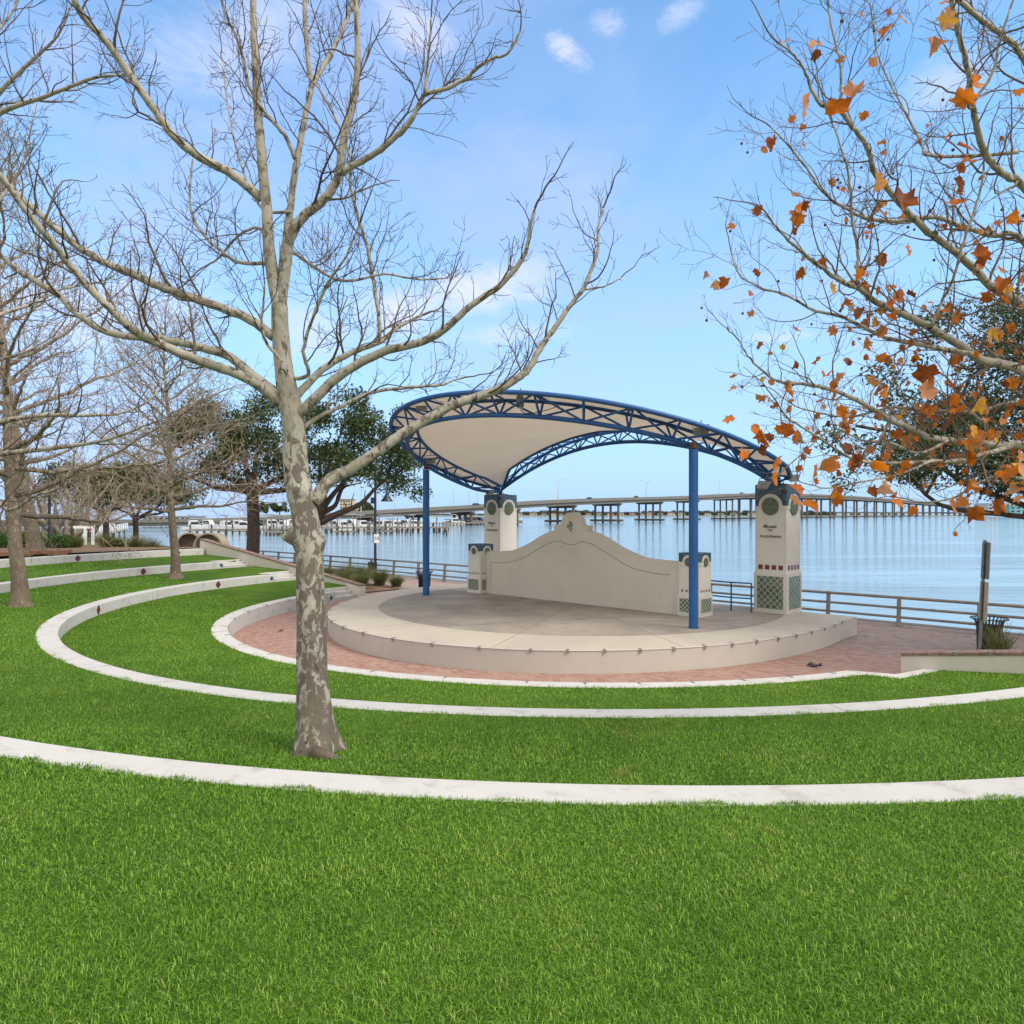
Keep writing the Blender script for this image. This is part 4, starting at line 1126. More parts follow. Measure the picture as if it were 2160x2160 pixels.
L_([(578, 712), (529, 675), (466, 649), (410, 630), (335, 604), (280, 578), (224, 555), (168, 522), (123, 485), (75, 444), (30, 403), (0, 369), (-60, 310)], 20, 9, -1.0, .12)
L_([(590, 850), (540, 809), (485, 783), (429, 764), (373, 742), (317, 716), (283, 697), (242, 660), (186, 604), (138, 548), (108, 507), (63, 455), (19, 395), (-20, 350)], 22, 8, -2.0, .15)
L_([(588, 832), (540, 797), (485, 753), (429, 734), (373, 721), (317, 712), (261, 708), (209, 693), (157, 656), (123, 622), (75, 593), (37, 570), (0, 537), (-50, 500)], 20, 8, -.6, .15)
L_([(660, 1060), (674, 1043), (685, 1024), (705, 1006), (729, 996), (762, 975), (801, 949), (840, 921), (874, 900), (948, 858), (1013, 834), (1052, 821), (1091, 798), (1114, 780), (1135, 742), (1152, 716), (1175, 685), (1196, 654), (1230, 609), (1245, 575), (1260, 530), (1262, 480), (1272, 440)], 30, 4.5, .5, .38, 4.6, .95)
L_([(1225, 612), (1250, 608), (1280, 602), (1310, 586)], 5, 3, .5, .1, cl=.35, z0=.4)
L_([(622, 880), (637, 868), (680, 825), (720, 790), (800, 745), (892, 720), (940, 693), (993, 645), (1052, 604), (1093, 559), (1110, 525), (1118, 480), (1128, 440)], 24, 5, -.6, .25, 4.6, .9)
L_([(616, 850), (630, 831), (680, 780), (740, 745), (802, 720), (840, 690), (890, 665)], 20, 6, .9, .2)
L_([(802, 722), (799, 671), (788, 596), (776, 529), (758, 466), (739, 391), (739, 335), (720, 276), (700, 235), (679, 197), (650, 160)], 9, 4, .2, .08, 4.0, z0=.6)
L_([(625, 915), (645, 898), (680, 875), (720, 857), (780, 829), (845, 819), (904, 814), (935, 811), (956, 802), (987, 795)], 11, 4, .7, .15)
L_([(602, 530), (620, 533), (668, 567), (728, 593), (810, 578), (877, 589), (940, 587)], 9, 3.5, .8, .1)
L_([(622, 335), (604, 290), (586, 268), (549, 224), (525, 180), (510, 110), (490, 60), (470, 10), (450, -60)], 9, 4, -.5, .1, z0=.1)
L_([(570, 555), (555, 555), (512, 555), (475, 537), (437, 503), (407, 462), (400, 400), (408, 330)], 9, 4, .6, .1)
L_([(575, 500), (540, 480), (500, 500), (460, 545), (420, 570), (390, 600)], 7, 3, .5, .1)
L_([(600, 800), (592, 760), (560, 720), (552, 680), (556, 640), (558, 600)], 9, 3, -.4, .3)
L_([(612, 800), (650, 790), (640, 740), (660, 670), (690, 600), (730, 540), (760, 470)], 9, 3.5, -.8, .2)
L_([(613, 447), (560, 445), (530, 400), (500, 320), (480, 220), (470, 130)], 7, 3, .9, .2)
mb.build('trunk', MT['bark_main'], root, smooth=180); mt.build('crown', MT['twig'], root, smooth=180)
# surface root
b = MB(); zz = base.z
b.tube([Vector((base.x + .05, base.y - .25, zz + .04)), Vector((base.x + .22, base.y - .33, zz + .02)), Vector((base.x + .36, base.y - .30, zz - .03))], [.09, .06, .03], 8)
b.build('surface_root', MT['bark_brown'], root, smooth=180)

# ---- the sycamore at the right that keeps its orange leaves -----------------------------
ZR = 8.0
OR = dict(seg=.075, wig=.18, up=.06, rmin=.0020, dens={1: 7.0, 2: 6.6, 3: 8.0}, len=1.0, up0=.25, tips=[])
base = Vector((7.55, 8.6, 1.10))
root = thing('sycamore_tree', 'sycamore hung with withered orange leaves, its branches reaching in from the right', 'tree', base)
mb = MB(); mt = MB()
hub = [Vector((7.55, 8.6, z)) for z in (1.05, 1.25, 1.6, 2.4, 3.4, 4.6, 5.8, 7.2, 8.8, 10.2)]
P = spline([p + Vector((rnd.gauss(0, .04), rnd.gauss(0, .04), 0)) for p in hub], 4); P = [Vector(p) for p in P]
mb.tube(P, list(np.interp(np.linspace(0, 1, len(P)), [0, .02, .06, .5, 1], [.33, .25, .20, .14, .04])), 16)
def RL(pl, z, w0, w1, Z0=8.0, Z1=6.5, hubz=None, dens=None, cl=None, start=.05):
    pts = trace(pl, Z0, Z1)
    if hubz is not None: pts = [Vector((7.5, 8.6, hubz)), (Vector((7.5, 8.6, hubz)) + pts[0]) / 2 + Vector((0, 0, .05))] + pts
    return limb(mb, mt, pts, w0 * .40 * 7.5 / F, w1 / 2 * 7 / F, OR, start, 9, dens=dens, cl=cl, power=.8)
RL([(2160, 783), (2074, 761), (2051, 746), (1999, 712), (1962, 690), (1906, 664), (1850, 638), (1813, 608), (1790, 601), (1757, 582), (1723, 556), (1697, 537), (1664, 507), (1630, 470)], 0, 30, 4, 7.6, 6.3, 4.6)
RL([(1811, 606), (1809, 537), (1809, 522), (1798, 466), (1794, 410), (1787, 354), (1776, 320), (1760, 270), (1740, 225)], 0, 9, 3, 6.6, 6.5)
RL([(2051, 748), (1999, 738), (1925, 724), (1869, 712), (1813, 686), (1775, 668), (1720, 656), (1693, 642), (1649, 619), (1608, 608), (1559, 578), (1541, 525)], 0, 14, 3, 7.2, 7.6)
RL([(2160, 645), (2096, 608), (2051, 563), (1999, 519), (1958, 488), (1913, 447), (1876, 402), (1843, 361), (1835, 324), (1813, 287), (1790, 257), (1768, 224), (1731, 220), (1708, 179), (1693, 142), (1671, 112), (1637, 86)], 0, 24, 3, 7.2, 5.8, 4.9)
RL([(1768, 224), (1775, 180), (1770, 120), (1755, 60), (1745, 0)], 0, 6, 3, 5.9, 5.7)
RL([(2160, 395), (2130, 376), (2092, 343), (2070, 306), (2059, 261), (2051, 216), (2044, 164), (2033, 112), (2018, 56), (2007, 0), (1990, -80)], 0, 20, 8, 7.0, 6.0, 5.8)
RL([(2160, 127), (2122, 82), (2074, 45), (2021, 0), (1960, -60)], 0, 16, 9, 6.8, 6.2, 6.6)
RL([(2160, 943), (2130, 940), (2074, 936), (1999, 929), (1954, 921), (1925, 906), (1887, 891), (1850, 869), (1813, 847), (1768, 828), (1716, 813), (1649, 806), (1619, 791), (1582, 757), (1560, 720)], 0, 30, 3, 7.8, 7.2, 3.9)
RL([(2160, 854), (2074, 865), (2018, 869), (1925, 861), (1869, 861), (1794, 880), (1738, 873), (1682, 858), (1640, 830)], 0, 16, 3, 8.2, 9.0, 4.1)
RL([(2130, 942), (2074, 958), (2018, 973), (1962, 973), (1906, 977), (1850, 977), (1794, 966), (1757, 943), (1701, 906), (1660, 880), (1640, 850)], 0, 14, 3, 7.7, 6.4)
RL([(2148, 320), (2074, 328), (1962, 328), (1945, 305), (1917, 250), (1880, 180), (1850, 110), (1840, 40)], 0, 10, 3, 6.9, 7.4)
RL([(2160, 511), (2089, 496), (2018, 473), (1969, 458), (1887, 466), (1831, 462), (1790, 444), (1746, 414), (1720, 384), (1697, 347), (1664, 309), (1626, 268)], 0, 17, 3, 7.6, 7.0, 5.0)
RL([(1966, 688), (1985, 640), (2010, 590), (2030, 520), (2060, 430), (2075, 360)], 0, 8, 4, 7.0, 6.6)
RL([(1962, 973), (1900, 1000), (1850, 1010), (1800, 1020), (1750, 1030), (1700, 1020)], 0, 6, 2.5, 7.2, 6.8, cl=.45)
RL([(2160, 1010), (2110, 1005), (2060, 1020), (2010, 1050), (1950, 1060), (1900, 1050)], 0, 9, 3, 7.6, 7.6, cl=.5)
RL([(2100, 960), (2080, 900), (2030, 850), (2000, 800), (1960, 775), (1900, 770)], 0, 9, 3, 7.8, 8.4)
RL([(1999, 929), (1940, 955), (1880, 935), (1820, 930), (1760, 905), (1700, 950), (1660, 985)], 0, 7, 2.5, 7.6, 7.0)
RL([(2051, 216), (2090, 160), (2110, 90), (2130, 20)], 0, 8, 4, 6.4, 6.2)
mb.build('trunk', MT['bark_main'], root, smooth=180); mt.build('crown', MT['twig_pale'], root, smooth=180)
# leaves: folded five-lobed leaves on the twig tips, plus seed balls on stalks
LO = [(0, -.40), (.18, -.36), (.42, -.40), (.44, -.14), (.62, .0), (.47, .14), (.44, .42), (.24, .38), (0, .62)]
LO = LO + [(-x, y) for x, y in LO[::-1][1:-1]]
lv = []; lf = []; tint = []
tips = [t for t in OR['tips']]
rnd.shuffle(tips)
def px_of(p): return CX + F * p.x / p.y, CY - F * (p.z - CAMZ) / p.y
def want(p):
    x, y = px_of(p)
    if x > 2300: return .4
    den = .03
    if y > 420: den = .075
    if y > 600 and x > 1700: den = .12
    if y > 780: den = .17
    if y > 720 and x > 1750: den = .17
    if x < 1660: den *= .5
    if y > 1060: den *= .6
    return den
cnt = 0; used = []
def put_leaf(p, d, size):
    u = (Vector((rnd.uniform(-1, 1), rnd.uniform(-1, 1), rnd.uniform(-.5, .5)))).normalized()
    n = Vector((rnd.gauss(0, .6), rnd.gauss(-.7, .6), rnd.gauss(0, .5))).normalized()
    v = (Vector((rnd.gauss(0, .5), rnd.gauss(0, .5), -1.0))); v = (v - n * v.dot(n)).normalized(); u = v.cross(n)
    fold = rnd.uniform(.2, 1.1); curl = rnd.uniform(-1.3, 1.3); base_ = p + v * size * .45
    tt = min(1.0, max(0.0, rnd.gauss(.52, .27)))
    o = len(lv)
    lv.append(base_); tint.append(tt)
    jag = [rnd.uniform(.7, 1.15) for _ in LO]
    for (x, y), jg in zip(LO, jag):
        x *= jg; y *= jg
        q = base_ + u * x * size * (1 - .35 * fold) + v * y * size + n * size * (abs(x) * fold * .7 + curl * (y * y - .1) * .7 + rnd.uniform(-.11, .11))
        lv.append(q); tint.append(min(1, max(0, tt + rnd.uniform(-.22, .22))))
    k = len(LO)
    for i in range(k): lf.append((o, o + 1 + i, o + 1 + (i + 1) % k))
for p, d in tips:
    if cnt > 4200: break
    if rnd.random() > want(p): continue
    put_leaf(p, d, rnd.uniform(.05, .12) if rnd.random() < .85 else rnd.uniform(.13, .17)); cnt += 1
for (x, y, s, Z) in ((2002, 35, .17, 5.6), (1962, 92, .18, 5.6), (1697, 215, .19, 5.7), (1812, 195, .21, 5.7), (1778, 228, .22, 5.7), (2010, 215, .20, 5.6), (1850, 380, .18, 6.2), (1902, 430, .25, 6.3), (2035, 445, .19, 6.0), (1675, 460, .15, 6.2), (1630, 300, .13, 6.2), (2055, 175, .19, 6.0), (2018, 318, .18, 6.5), (2030, 347, .16, 6.3), (1958, 785, .20, 6.2), (1952, 822, .20, 6.2), (2070, 850, .19, 6.4), (1620, 850, .15, 6.6), (1553, 893, .14, 6.6), (1605, 918, .17, 6.5), (1585, 905, .13, 6.5), (1556, 800, .09, 6.6), (1570, 965, .14, 6.4), (1640, 976, .14, 6.4), (1630, 1008, .13, 6.4), (1665, 1035, .14, 6.3), (1672, 1055, .15, 6.3), (1690, 1078, .16, 6.3), (1762, 1035, .15, 6.5), (1860, 1035, .16, 6.5), (1895, 1062, .13, 6.5), (1930, 1075, .11, 6.6), (2000, 1070, .16, 6.6), (2060, 1080, .19, 6.6), (2135, 1010, .21, 6.2), (2140, 1030, .20, 6.2), (1838, 985, .17, 6.5), (1905, 990, .17, 6.6), (2005, 893, .18, 6.5), (1760, 980, .16, 6.6), (1720, 990, .15, 6.6), (2100, 700, .17, 6.6), (2120, 600, .18, 6.4), (2050, 545, .17, 6.6), (2085, 540, .18, 6.6), (1890, 625, .16, 6.8), (1785, 640, .14, 6.6), (1750, 610, .13, 6.6)):
    put_leaf(at(x, y, Z) + Vector((0, 0, s * .4)), None, s)
v = np.array([tuple(p) for p in lv]) - np.array(root.location)
f = np.array(lf)
np_obj('foliage', v, f.ravel(), np.arange(len(f)) * 3, np.full(len(f), 3), MT['autumn'], {'tint': np.array(tint)}, root)
k = 0
for p, d in tips[::-1]:
    x, y = px_of(p)
    if k > 98: break
    if x > 2250 or y > 900 and rnd.random() < .6: continue
    if rnd.random() < .8: continue
    k += 1; q = p + Vector((rnd.uniform(-.02, .02), rnd.uniform(-.02, .02), -rnd.uniform(.05, .14)))
    b = MB(); b.tube([p, (p + q) / 2 + Vector((.01, 0, 0)), q], .0012, 3, caps=False); b.ball(q, rnd.uniform(.012, .017), 7, 5); b.build('seed_ball', MT['seed'], root, smooth=180)

# ---- the near sycamore whose trunk stands just outside the left edge
root = thing('sycamore_tree', 'bare sycamore just outside the left edge, its branches crossing the sky at the left', 'tree', (-8.35, 10.95, 1.1), None)
mb = MB(); mt = MB()
P = spline([(-8.35, 10.95, z) for z in (1.0, 1.2, 1.6, 3, 5, 7, 9, 11)], 4); P = [Vector(p) + Vector((.04 * math.sin(p[2] * 1.4), .04 * math.cos(p[2]), 0)) for p in P]
mb.tube(P, list(np.interp(np.linspace(0, 1, len(P)), [0, .03, .12, .6, 1], [.34, .24, .19, .12, .03])), 16)
ON = dict(seg=.11, wig=.14, up=.08, rmin=.0032, dens={1: 6.0, 2: 5.6, 3: 5.4}, len=1.0, up0=.4)
for pl, w0, Z1 in (([(-30, 290), (0, 239), (90, 205), (186, 168), (230, 160), (261, 157), (290, 135)], 15, 10.0), ([(-40, 250), (0, 194), (60, 134), (112, 86), (140, 40), (160, -20)], 14, 10.4), ([(-40, 910), (0, 890), (93, 876), (186, 876), (261, 870), (320, 840), (350, 800)], 17, 11.6), ([(-40, 970), (0, 958), (130, 943), (224, 928), (300, 900), (350, 880)], 19, 10.2), ([(-60, 700), (0, 663), (74, 640), (130, 610), (224, 590), (262, 560)], 14, 12.5),
                   ([(-40, 1040), (20, 1075), (75, 1045), (120, 1030), (145, 1000), (160, 950)], 12, 10.6), ([(-60, 480), (0, 420), (40, 360), (60, 300), (70, 220)], 12, 11.8), ([(-60, 130), (0, 60), (40, 0), (60, -60)], 11, 11.2), ([(-60, 800), (0, 760), (60, 740), (120, 700), (150, 650)], 11, 11.0)):
    q = trace(pl, 10.9, Z1); h = Vector((-8.35, 10.95, q[0].z - .35))
    limb(mb, mt, [h] + q, w0 / 2 * 11 / F, .006, ON, .08, 9, sub=4, power=.8)
mb.build('trunk', MT['bark_main'], root, smooth=180); mt.build('crown', MT['twig'], root, smooth=180)
# ---- generated bare trees at the left -----------------------------------------------------
def bare_tree(lab, base, H, r0, lean, o, n_limbs, z_first, reach, barkm, twigm, rise=.45, trunk_end=.9, group=None, flare=1.7, az_bias=None, top=.15):
    root = thing('sycamore_tree', lab, 'tree', base, group)
    mb, mt = MB(), MB(); base = Vector(base)
    hs = [-.1, .06, .25, .6] + list(np.linspace(1.0, H * trunk_end, 9))
    P = [base + Vector((lean[0] * h / H + .05 * math.sin(h * 1.3) , lean[1] * h / H + .05 * math.cos(h * 1.7), h)) for h in hs]
    rad = [r0 * (flare if h < 0 else flare * .85 if h < .1 else 1.2 if h < .3 else 1.04 if h < .7 else max(.12, 1 - (h / (H * trunk_end)) * .88)) for h in hs]
    Q = spline([(*p, r) for p, r in zip(P, rad)], 4)
    mb.tube([Vector(q[:3]) for q in Q], [q[3] for q in Q], 14)
    az = rnd.uniform(0, 6)
    for i in range(n_limbs):
        t = (i + rnd.uniform(0, .8)) / n_limbs; h = z_first + (H * trunk_end - z_first) * t ** 1.1
        q = base + Vector((lean[0] * h / H, lean[1] * h / H, h)); az += 2.4 + rnd.uniform(-.3, .3)
        L = reach * (1 - .62 * t) * rnd.uniform(.7, 1.15)
        el = R(8 + 50 * t * rnd.uniform(.6, 1.2)) * (1 if i > 1 else .4)
        d = Vector((math.cos(az) * math.cos(el), math.sin(az) * math.cos(el), math.sin(el)))
        pts = [q]
        for s in range(6):
            d = (d + rv() * .10 + UPV * rise * .16 * (s / 3.0 - .2)).normalized(); pts.append(pts[-1] + d * L / 6)
        rb = max(.018, r0 * .42 * (1 - .6 * t))
        limb(mb, mt, pts, rb, .008, o, .12, 7, sub=3, jitter=.02)
    twig(mt, Vector(Q[-1][:3]), UPV + rv() * .1, H * top, max(.01, Q[-1][3]), 2, o)
    mb.build('trunk', barkm, root, smooth=180); mt.build('crown', twigm, root, smooth=180)
    return root
GT = 'bare sycamores on the left terraces'
OA = dict(seg=.2, wig=.19, up=.10, rmin=.0058, dens={1: 4.0, 2: 3.8, 3: 4.2}, len=1.8, up0=.35)
bare_tree('bare sycamore with brown scaly trunk at the far left edge, on the terrace lawn', at(40, 1278, 21.1), 13.5, .215, (-1.1, .4), OA, 30, 2.6, 6.8, MT['bark_brown'], MT['twig_tan'], group=GT)
OB = dict(seg=.22, wig=.2, up=.05, rmin=.0066, dens={1: 3.4, 2: 3.6, 3: 4.2}, len=1.7, up0=.25)
bare_tree('slim straight bare sycamore on the terrace lawn between the left edge and the big sycamore', at(369, 1219, 30.2), 11.2, .185, (-.5, 0), OB, 38, 2.7, 6.2, MT['bark_brown'], MT['twig_tan'], rise=.25, group=GT, flare=2.0)
OC = dict(seg=.25, wig=.16, up=.08, rmin=.0075, dens={1: 3.0, 2: 3.0, 3: 2.6}, len=1.4, up0=.35)
bare_tree('leaning bare sycamore rising behind the hedge and the timber edging', at(74, 1166, 33.5), 12.0, .34, (-2.6, 1.0), OC, 20, 3.6, 5.5, MT['bark_brown'], MT['twig_pale'], group=GT, flare=1.75)
# more bare trees further back, left
OD = dict(seg=.4, wig=.22, up=.10, rmin=.012, dens={1: 2.8, 2: 2.8, 3: 3.0}, len=1.8, up0=.4)
def multi_stem(lab, base, n, H, spread, r, barkm, twigm, group=None):
    root = thing('spreading_tree', lab, 'tree', base, group); mb, mt = MB(), MB(); base = Vector(base)
    mb.tube([base - UPV * .2, base + UPV * .5], [r * 2.6, r * 1.9], 10)
    for i in range(n):
        az = 2 * math.pi * i / n + rnd.uniform(-.3, .3); out = spread * rnd.uniform(.5, 1.0)
        d = Vector((math.cos(az) * out, math.sin(az) * out, H * rnd.uniform(.45, .75)))
        pts = [base + Vector((math.cos(az) * r * .8, math.sin(az) * r * .8, .1)), base + d * .25 + rv() * .15, base + d * .55 + rv() * .25, base + d * .8 + rv() * .3 + UPV * .2, base + d + UPV * H * .15]
        limb(mb, mt, pts, r, r * .25, OD, .3, 8, sub=4, jitter=.03)
    mb.build('trunk', barkm, root, smooth=180); mt.build('crown', twigm, root, smooth=180)
def gz(x, y): return float(ground_h(np.array([float(x)]), np.array([float(y)]))[0])
p = at(140, 1145, 58); multi_stem('grey many-stemmed leafless tree spreading behind the hedge, right of the left lamp post', (p.x, p.y, gz(p.x, p.y)), 9, 7.0, 4.0, .22, MT['bark_grey'], MT['twig_tan'])
for i, (x, Z, H, lab) in enumerate(((-66, 72, 9.5, 'leafless brown tree far left, half hidden by the leaning sycamore'), (-53, 76, 8.5, 'leafless brown tree behind the left lamp post'), (-58, 92, 9.0, 'leafless brown tree above the white boardwalk railing'), (-62, 106, 8.5, 'leafless brown tree between the lamp post and the small dark oaks'), (-53, 62, 7.5, 'leafless brown tree touching the left lamp post'), (-72, 88, 11, 'tall leafless tree at the far left edge behind the others'))):
    multi_stem(lab, (x, Z, gz(x, Z)), 8, H, 4.6, .2, MT['bark_grey'], MT['twig_tan'], 'leafless trees in the far left park')

_src = [o for o in SC.objects if o.name.startswith('spreading_tree') and o.parent is None]
for i, (x, y, lab) in enumerate(((-62, 62, 'leafless tree at the far left edge behind the hedge'), (-70, 80, 'leafless tree just left of the many-stemmed grey tree'), (-75, 92, 'leafless tree behind the left lamp post, far back'), (-80, 100, 'leafless tree far behind the leaning sycamore'), (-66, 112, 'leafless tree beyond the boardwalk start'), (-90, 120, 'leafless tree deepest in the far left park'), (-54, 66, 'leafless tree just right of the leaning sycamore trunk'))):
    dup(_src[1 + i % (len(_src) - 1)], (x, y, gz(x, y)), 1.3 * i + .4, lab, 'leafless trees in the far left park', (1.05, 1.05, .9 + .05 * (i % 4)))
# ---- live oaks ----------------------------------------------------------------------------
nrng = np.random.default_rng(21)
def leaf_cloud(root, centers, radii, count, size, mat, flat=.75, name='crown'):
    C = np.array(centers); r = np.array(radii); w = r ** 2.2; w = w / w.sum()
    idx = nrng.choice(len(C), count, p=w)
    d = nrng.normal(size=(count, 3)); d /= np.linalg.norm(d, axis=1)[:, None]
    rad = nrng.random(count) ** .45
    p = C[idx] + d * (rad * r[idx])[:, None] * np.array([1, 1, flat])
    n = nrng.normal(size=(count, 3)) + np.array([0, 0, .5]); n /= np.linalg.norm(n, axis=1)[:, None]
    a = np.cross(n, nrng.normal(size=(count, 3))); a /= np.linalg.norm(a, axis=1)[:, None]; b_ = np.cross(n, a)
    s = size * nrng.uniform(.6, 1.4, count)
    q = np.stack([p - a * s[:, None], p + b_ * (s * .45)[:, None], p + a * s[:, None], p - b_ * (s * .45)[:, None]], 1).reshape(-1, 3)
    t = np.repeat(np.clip(nrng.normal(.45, .25, count), 0, 1), 4)
    q = q - np.array(root.location)
    return np_obj(name, q, np.arange(count * 4), np.arange(count) * 4, np.full(count, 4), mat, {'tint': t}, root)
def oak(lab, base, trunk, limbs, clumps, leaves, size, r0, group=None, lean=(0, 0)):
    base = Vector(base); root = thing('live_oak', lab, 'tree', base, group)
    mb = MB()
    fork = base + Vector((lean[0], lean[1], trunk))
    Q = spline([(*(base - UPV * .3), r0 * 1.5), (*(base + UPV * .3), r0 * 1.15), (*((base + fork) / 2 + Vector((.1, 0, 0))), r0), (*fork, r0 * .95)], 4)
    mb.tube([Vector(q[:3]) for q in Q], [q[3] for q in Q], 12)
    cs = [base + Vector(c[:3]) for c in clumps]; rs = [c[3] for c in clumps]
    for c in limbs:
        e = base + Vector(c[:3]); m = fork.lerp(e, .5) + Vector((rnd.gauss(0, .3), rnd.gauss(0, .3), -.3 + rnd.gauss(0, .2)))
        P = [Vector(q) for q in spline([fork - UPV * .2, fork.lerp(m, .5) + rv() * .12, m, m.lerp(e, .5) + rv() * .2, e], 4)]
        mb.tube(P, list(np.linspace(r0 * .62, .04, len(P))), 8)
        for k in range(5):
            i = rnd.randrange(len(P) // 3, len(P)); t = P[i] + rv() * .45 + UPV * .6
            mb.tube([P[i], P[i].lerp(t, .5) + rv() * .1, t], [.05, .035, .02], 5, caps=False)
    mb.build('trunk', MT['bark_oak'], root, smooth=180)
    leaf_cloud(root, cs, rs, leaves, size, MT['oak_leaf'])
    return root
def clumps(n, cx, cy, cz, rx, ry, rz, rmin, rmax, seed):
    g = np.random.default_rng(seed); out = []
    while len(out) < n:
        p = g.uniform(-1, 1, 3); l = np.linalg.norm(p)
        if l > 1 or l < .45 or p[2] < -.55: continue
        out.append((cx + p[0] * rx, cy + p[1] * ry, cz + p[2] * rz, g.uniform(rmin, rmax)))
    return out
p = at(532, 1190, 50); p.z = 0.1
cl = clumps(66, -.8, 0, 8.1, 5.2, 5, 3.8, .75, 1.6, 3)
oak('dark evergreen oak behind the sloping wall, its trunk forking low', p, 5.4, [(-4, 0, 8), (-2, 2, 9.5), (1.5, -1, 10), (3.6, 0, 7.4), (4.2, .5, 6.4), (-4.6, -1, 6.3)], cl, 22000, .115, .42, 'evergreen oaks along the water')
p = at(652, 1180, 47); p.z = 0.1
cl = clumps(58, 3.4, 0, 8.0, 4.2, 4.4, 3.4, .7, 1.45, 5) + [(6.6, 0, 5.6, 1.2), (7.2, .4, 5.0, .9), (5.4, 0, 5.5, 1.1)]
oak('dark evergreen oak behind the big sycamore, with a limb slanting up to the right', p, 3.2, [(2.8, 0, 5.6), (4.6, 0, 7.6), (1.2, 1, 9), (6.4, .3, 6.8), (2.6, -1, 9.6)], cl, 20000, .108, .42, 'evergreen oaks along the water', lean=(.4, 0))
for (px, Z, H, lab, ln, sd) in ((285, 92, 4.6, 'small dark oak at the water beyond the boardwalk, with a bent limb', 2.6, 7), (222, 84, 4.8, 'dark oak with slim upright trunk beside the white boardwalk', 0, 9)):
    x = (px - CX) / F * Z; z = max(.1, gz(x, Z))
    cl = clumps(46, 0, 0, 6.6, 7.6, 5, 2.8, 1.0, 2.0, sd)
    oak(lab, (x, Z, z - .2), 3.4, [(-5, 0, 6), (5, 0, 6), (2, 2, 8), (-2, -1, 8), (ln + 3.5, 0, 5.6)], cl, 12000, .19, .34, 'dark oaks by the boardwalk')
# oak at the right behind the orange leaves
base = Vector((15.6, 19.2, 0.0))
g = np.random.default_rng(31); cl = []
for i in range(190):
    a = g.uniform(0, 2 * np.pi); rr_ = 6.8 * g.random() ** .5; zz = g.uniform(4.9, 10.5)
    lim = 6.8 * math.sqrt(max(0.05, 1 - ((zz - 5.6) / 5.2) ** 2))
    if rr_ > lim: continue
    x, y = rr_ * math.cos(a), rr_ * math.sin(a) * .8
    left = -x / 6.8
    cl.append((x, y, zz - max(0, left) * .4, g.uniform(.35, .6) if left > .45 else g.uniform(.6, 1.15)))
cl += [(-6.0, 0, 5.4, .8), (-6.9, .2, 5.8, .6), (-5.2, -.4, 5.2, .9), (-4.4, 0, 5.0, .8), (-3.2, 0, 5.2, 1.0), (-2.4, 0, 4.75, .8), (-1.6, .1, 5.0, .9), (-3.6, .2, 6.2, 1.2), (-2.2, 0, 6.6, 1.3), (-4.6, 0, 6.0, 1.0), (-.8, 0, 4.7, .8), (-2.8, 0, 5.6, 1.0)]
oak('evergreen oak with drooping dark foliage at the right edge, behind the orange-leaved sycamore', base, 3.4, [(-5.4, 0, 5.3), (-3, 1, 7), (1, 0, 8), (3, -1, 6), (-2.4, -.6, 5.0), (-6.2, .5, 6.2)], cl, 80000, .062, .15)
# ------------------------------------------------------------------ waterfront railing
root = thing('waterfront_railing', 'long three-rail bronze railing along the water edge, running behind the stage', 'railing', rp(0, 0))
T0, T1 = -12.0, TEND
lean = Vector((-RPN[0], -RPN[1], 0)) * .09
for nm, h, r_ in (('top_rail', .95, .052), ('rail', .61, .045), ('rail', .29, .045)):
    b = MB(); b.tube([rp(T0, .12, h) + lean * h * .4, rp(T1, .12, h) + lean * h * .4], r_, 10); b.build(nm, MT['railing'], root, smooth=180)
A2 = math.atan2(RPD[1], RPD[0])
t = T0 + .5
while t < T1:
    b = MB(); o = rp(t, .12, 0)
    u = Vector((-RPN[0], -RPN[1], 0)); v = ZV; n_ = Vector((RPD[0], RPD[1], 0))
    b.prism([(-.13, 0), (.03, 0), (.075, .5), (.10, .97), (.05, 1.005), (-.03, 1.0), (-.045, .7), (-.07, .4)], o - n_ * .055, u, v, n_, .11)
    b.box(o + ZV * .012 - u * .05, (.24, .26, .024), A2); b.build('railing_post', MT['railing'], root, bevel=.006)
    t += 2.33

# ------------------------------------------------------------------ trash cans
def trash_can(lab, p):
    root = thing('trash_can', lab, 'trash can', p, 'black slatted trash cans')
    n = 26; b = MB()
    for i in range(n):
        q = 2 * math.pi * i / n; c, s_ = math.cos(q), math.sin(q); tg = Vector((-s_, c, 0)) * .018; ou = Vector((c, s_, 0))
        pr = [(.29, .04), (.30, .5), (.31, .74), (.35, .86), (.44, .93)]
        vs = []
        for r_, z in pr: vs += [ou * r_ - tg + ZV * z, ou * r_ + tg + ZV * z, ou * (r_ - .012) + tg + ZV * z, ou * (r_ - .012) - tg + ZV * z]
        fs = []
        for k in range(len(pr) - 1):
            for m in range(4): fs.append((4 * k + m, 4 * k + (m + 1) % 4, 4 * k + 4 + (m + 1) % 4, 4 * k + 4 + m))
        b.add(vs, fs)
    b.build('slats', MT['black'], root, world=False)
    for nm, r_, z in (('rim', .445, .93), ('hoop', .305, .70), ('base_ring', .295, .05)):
        b = MB(); b.tube([Vector((r_ * math.cos(q), r_ * math.sin(q), z)) for q in np.linspace(0, 2 * math.pi, 37)], .016, 6, caps=False); b.build(nm, MT['black'], root, world=False, smooth=180)
    b = MB(); b.lathe([(.245, .03), (.26, .72), (.262, .74), (.25, .74), (.24, .70)], n=24); b.build('liner', MT['black'], root, world=False, smooth=40)
    return root
tc = trash_can('black slatted metal trash can beside the leaning sign post at the right', at(2087, 1300, 19.6) * 1.0)
tc.location.z = .02
dup(tc, (-4.35, 35.8, 0.0), .3, 'black slatted metal trash can half hidden behind the left blue post')

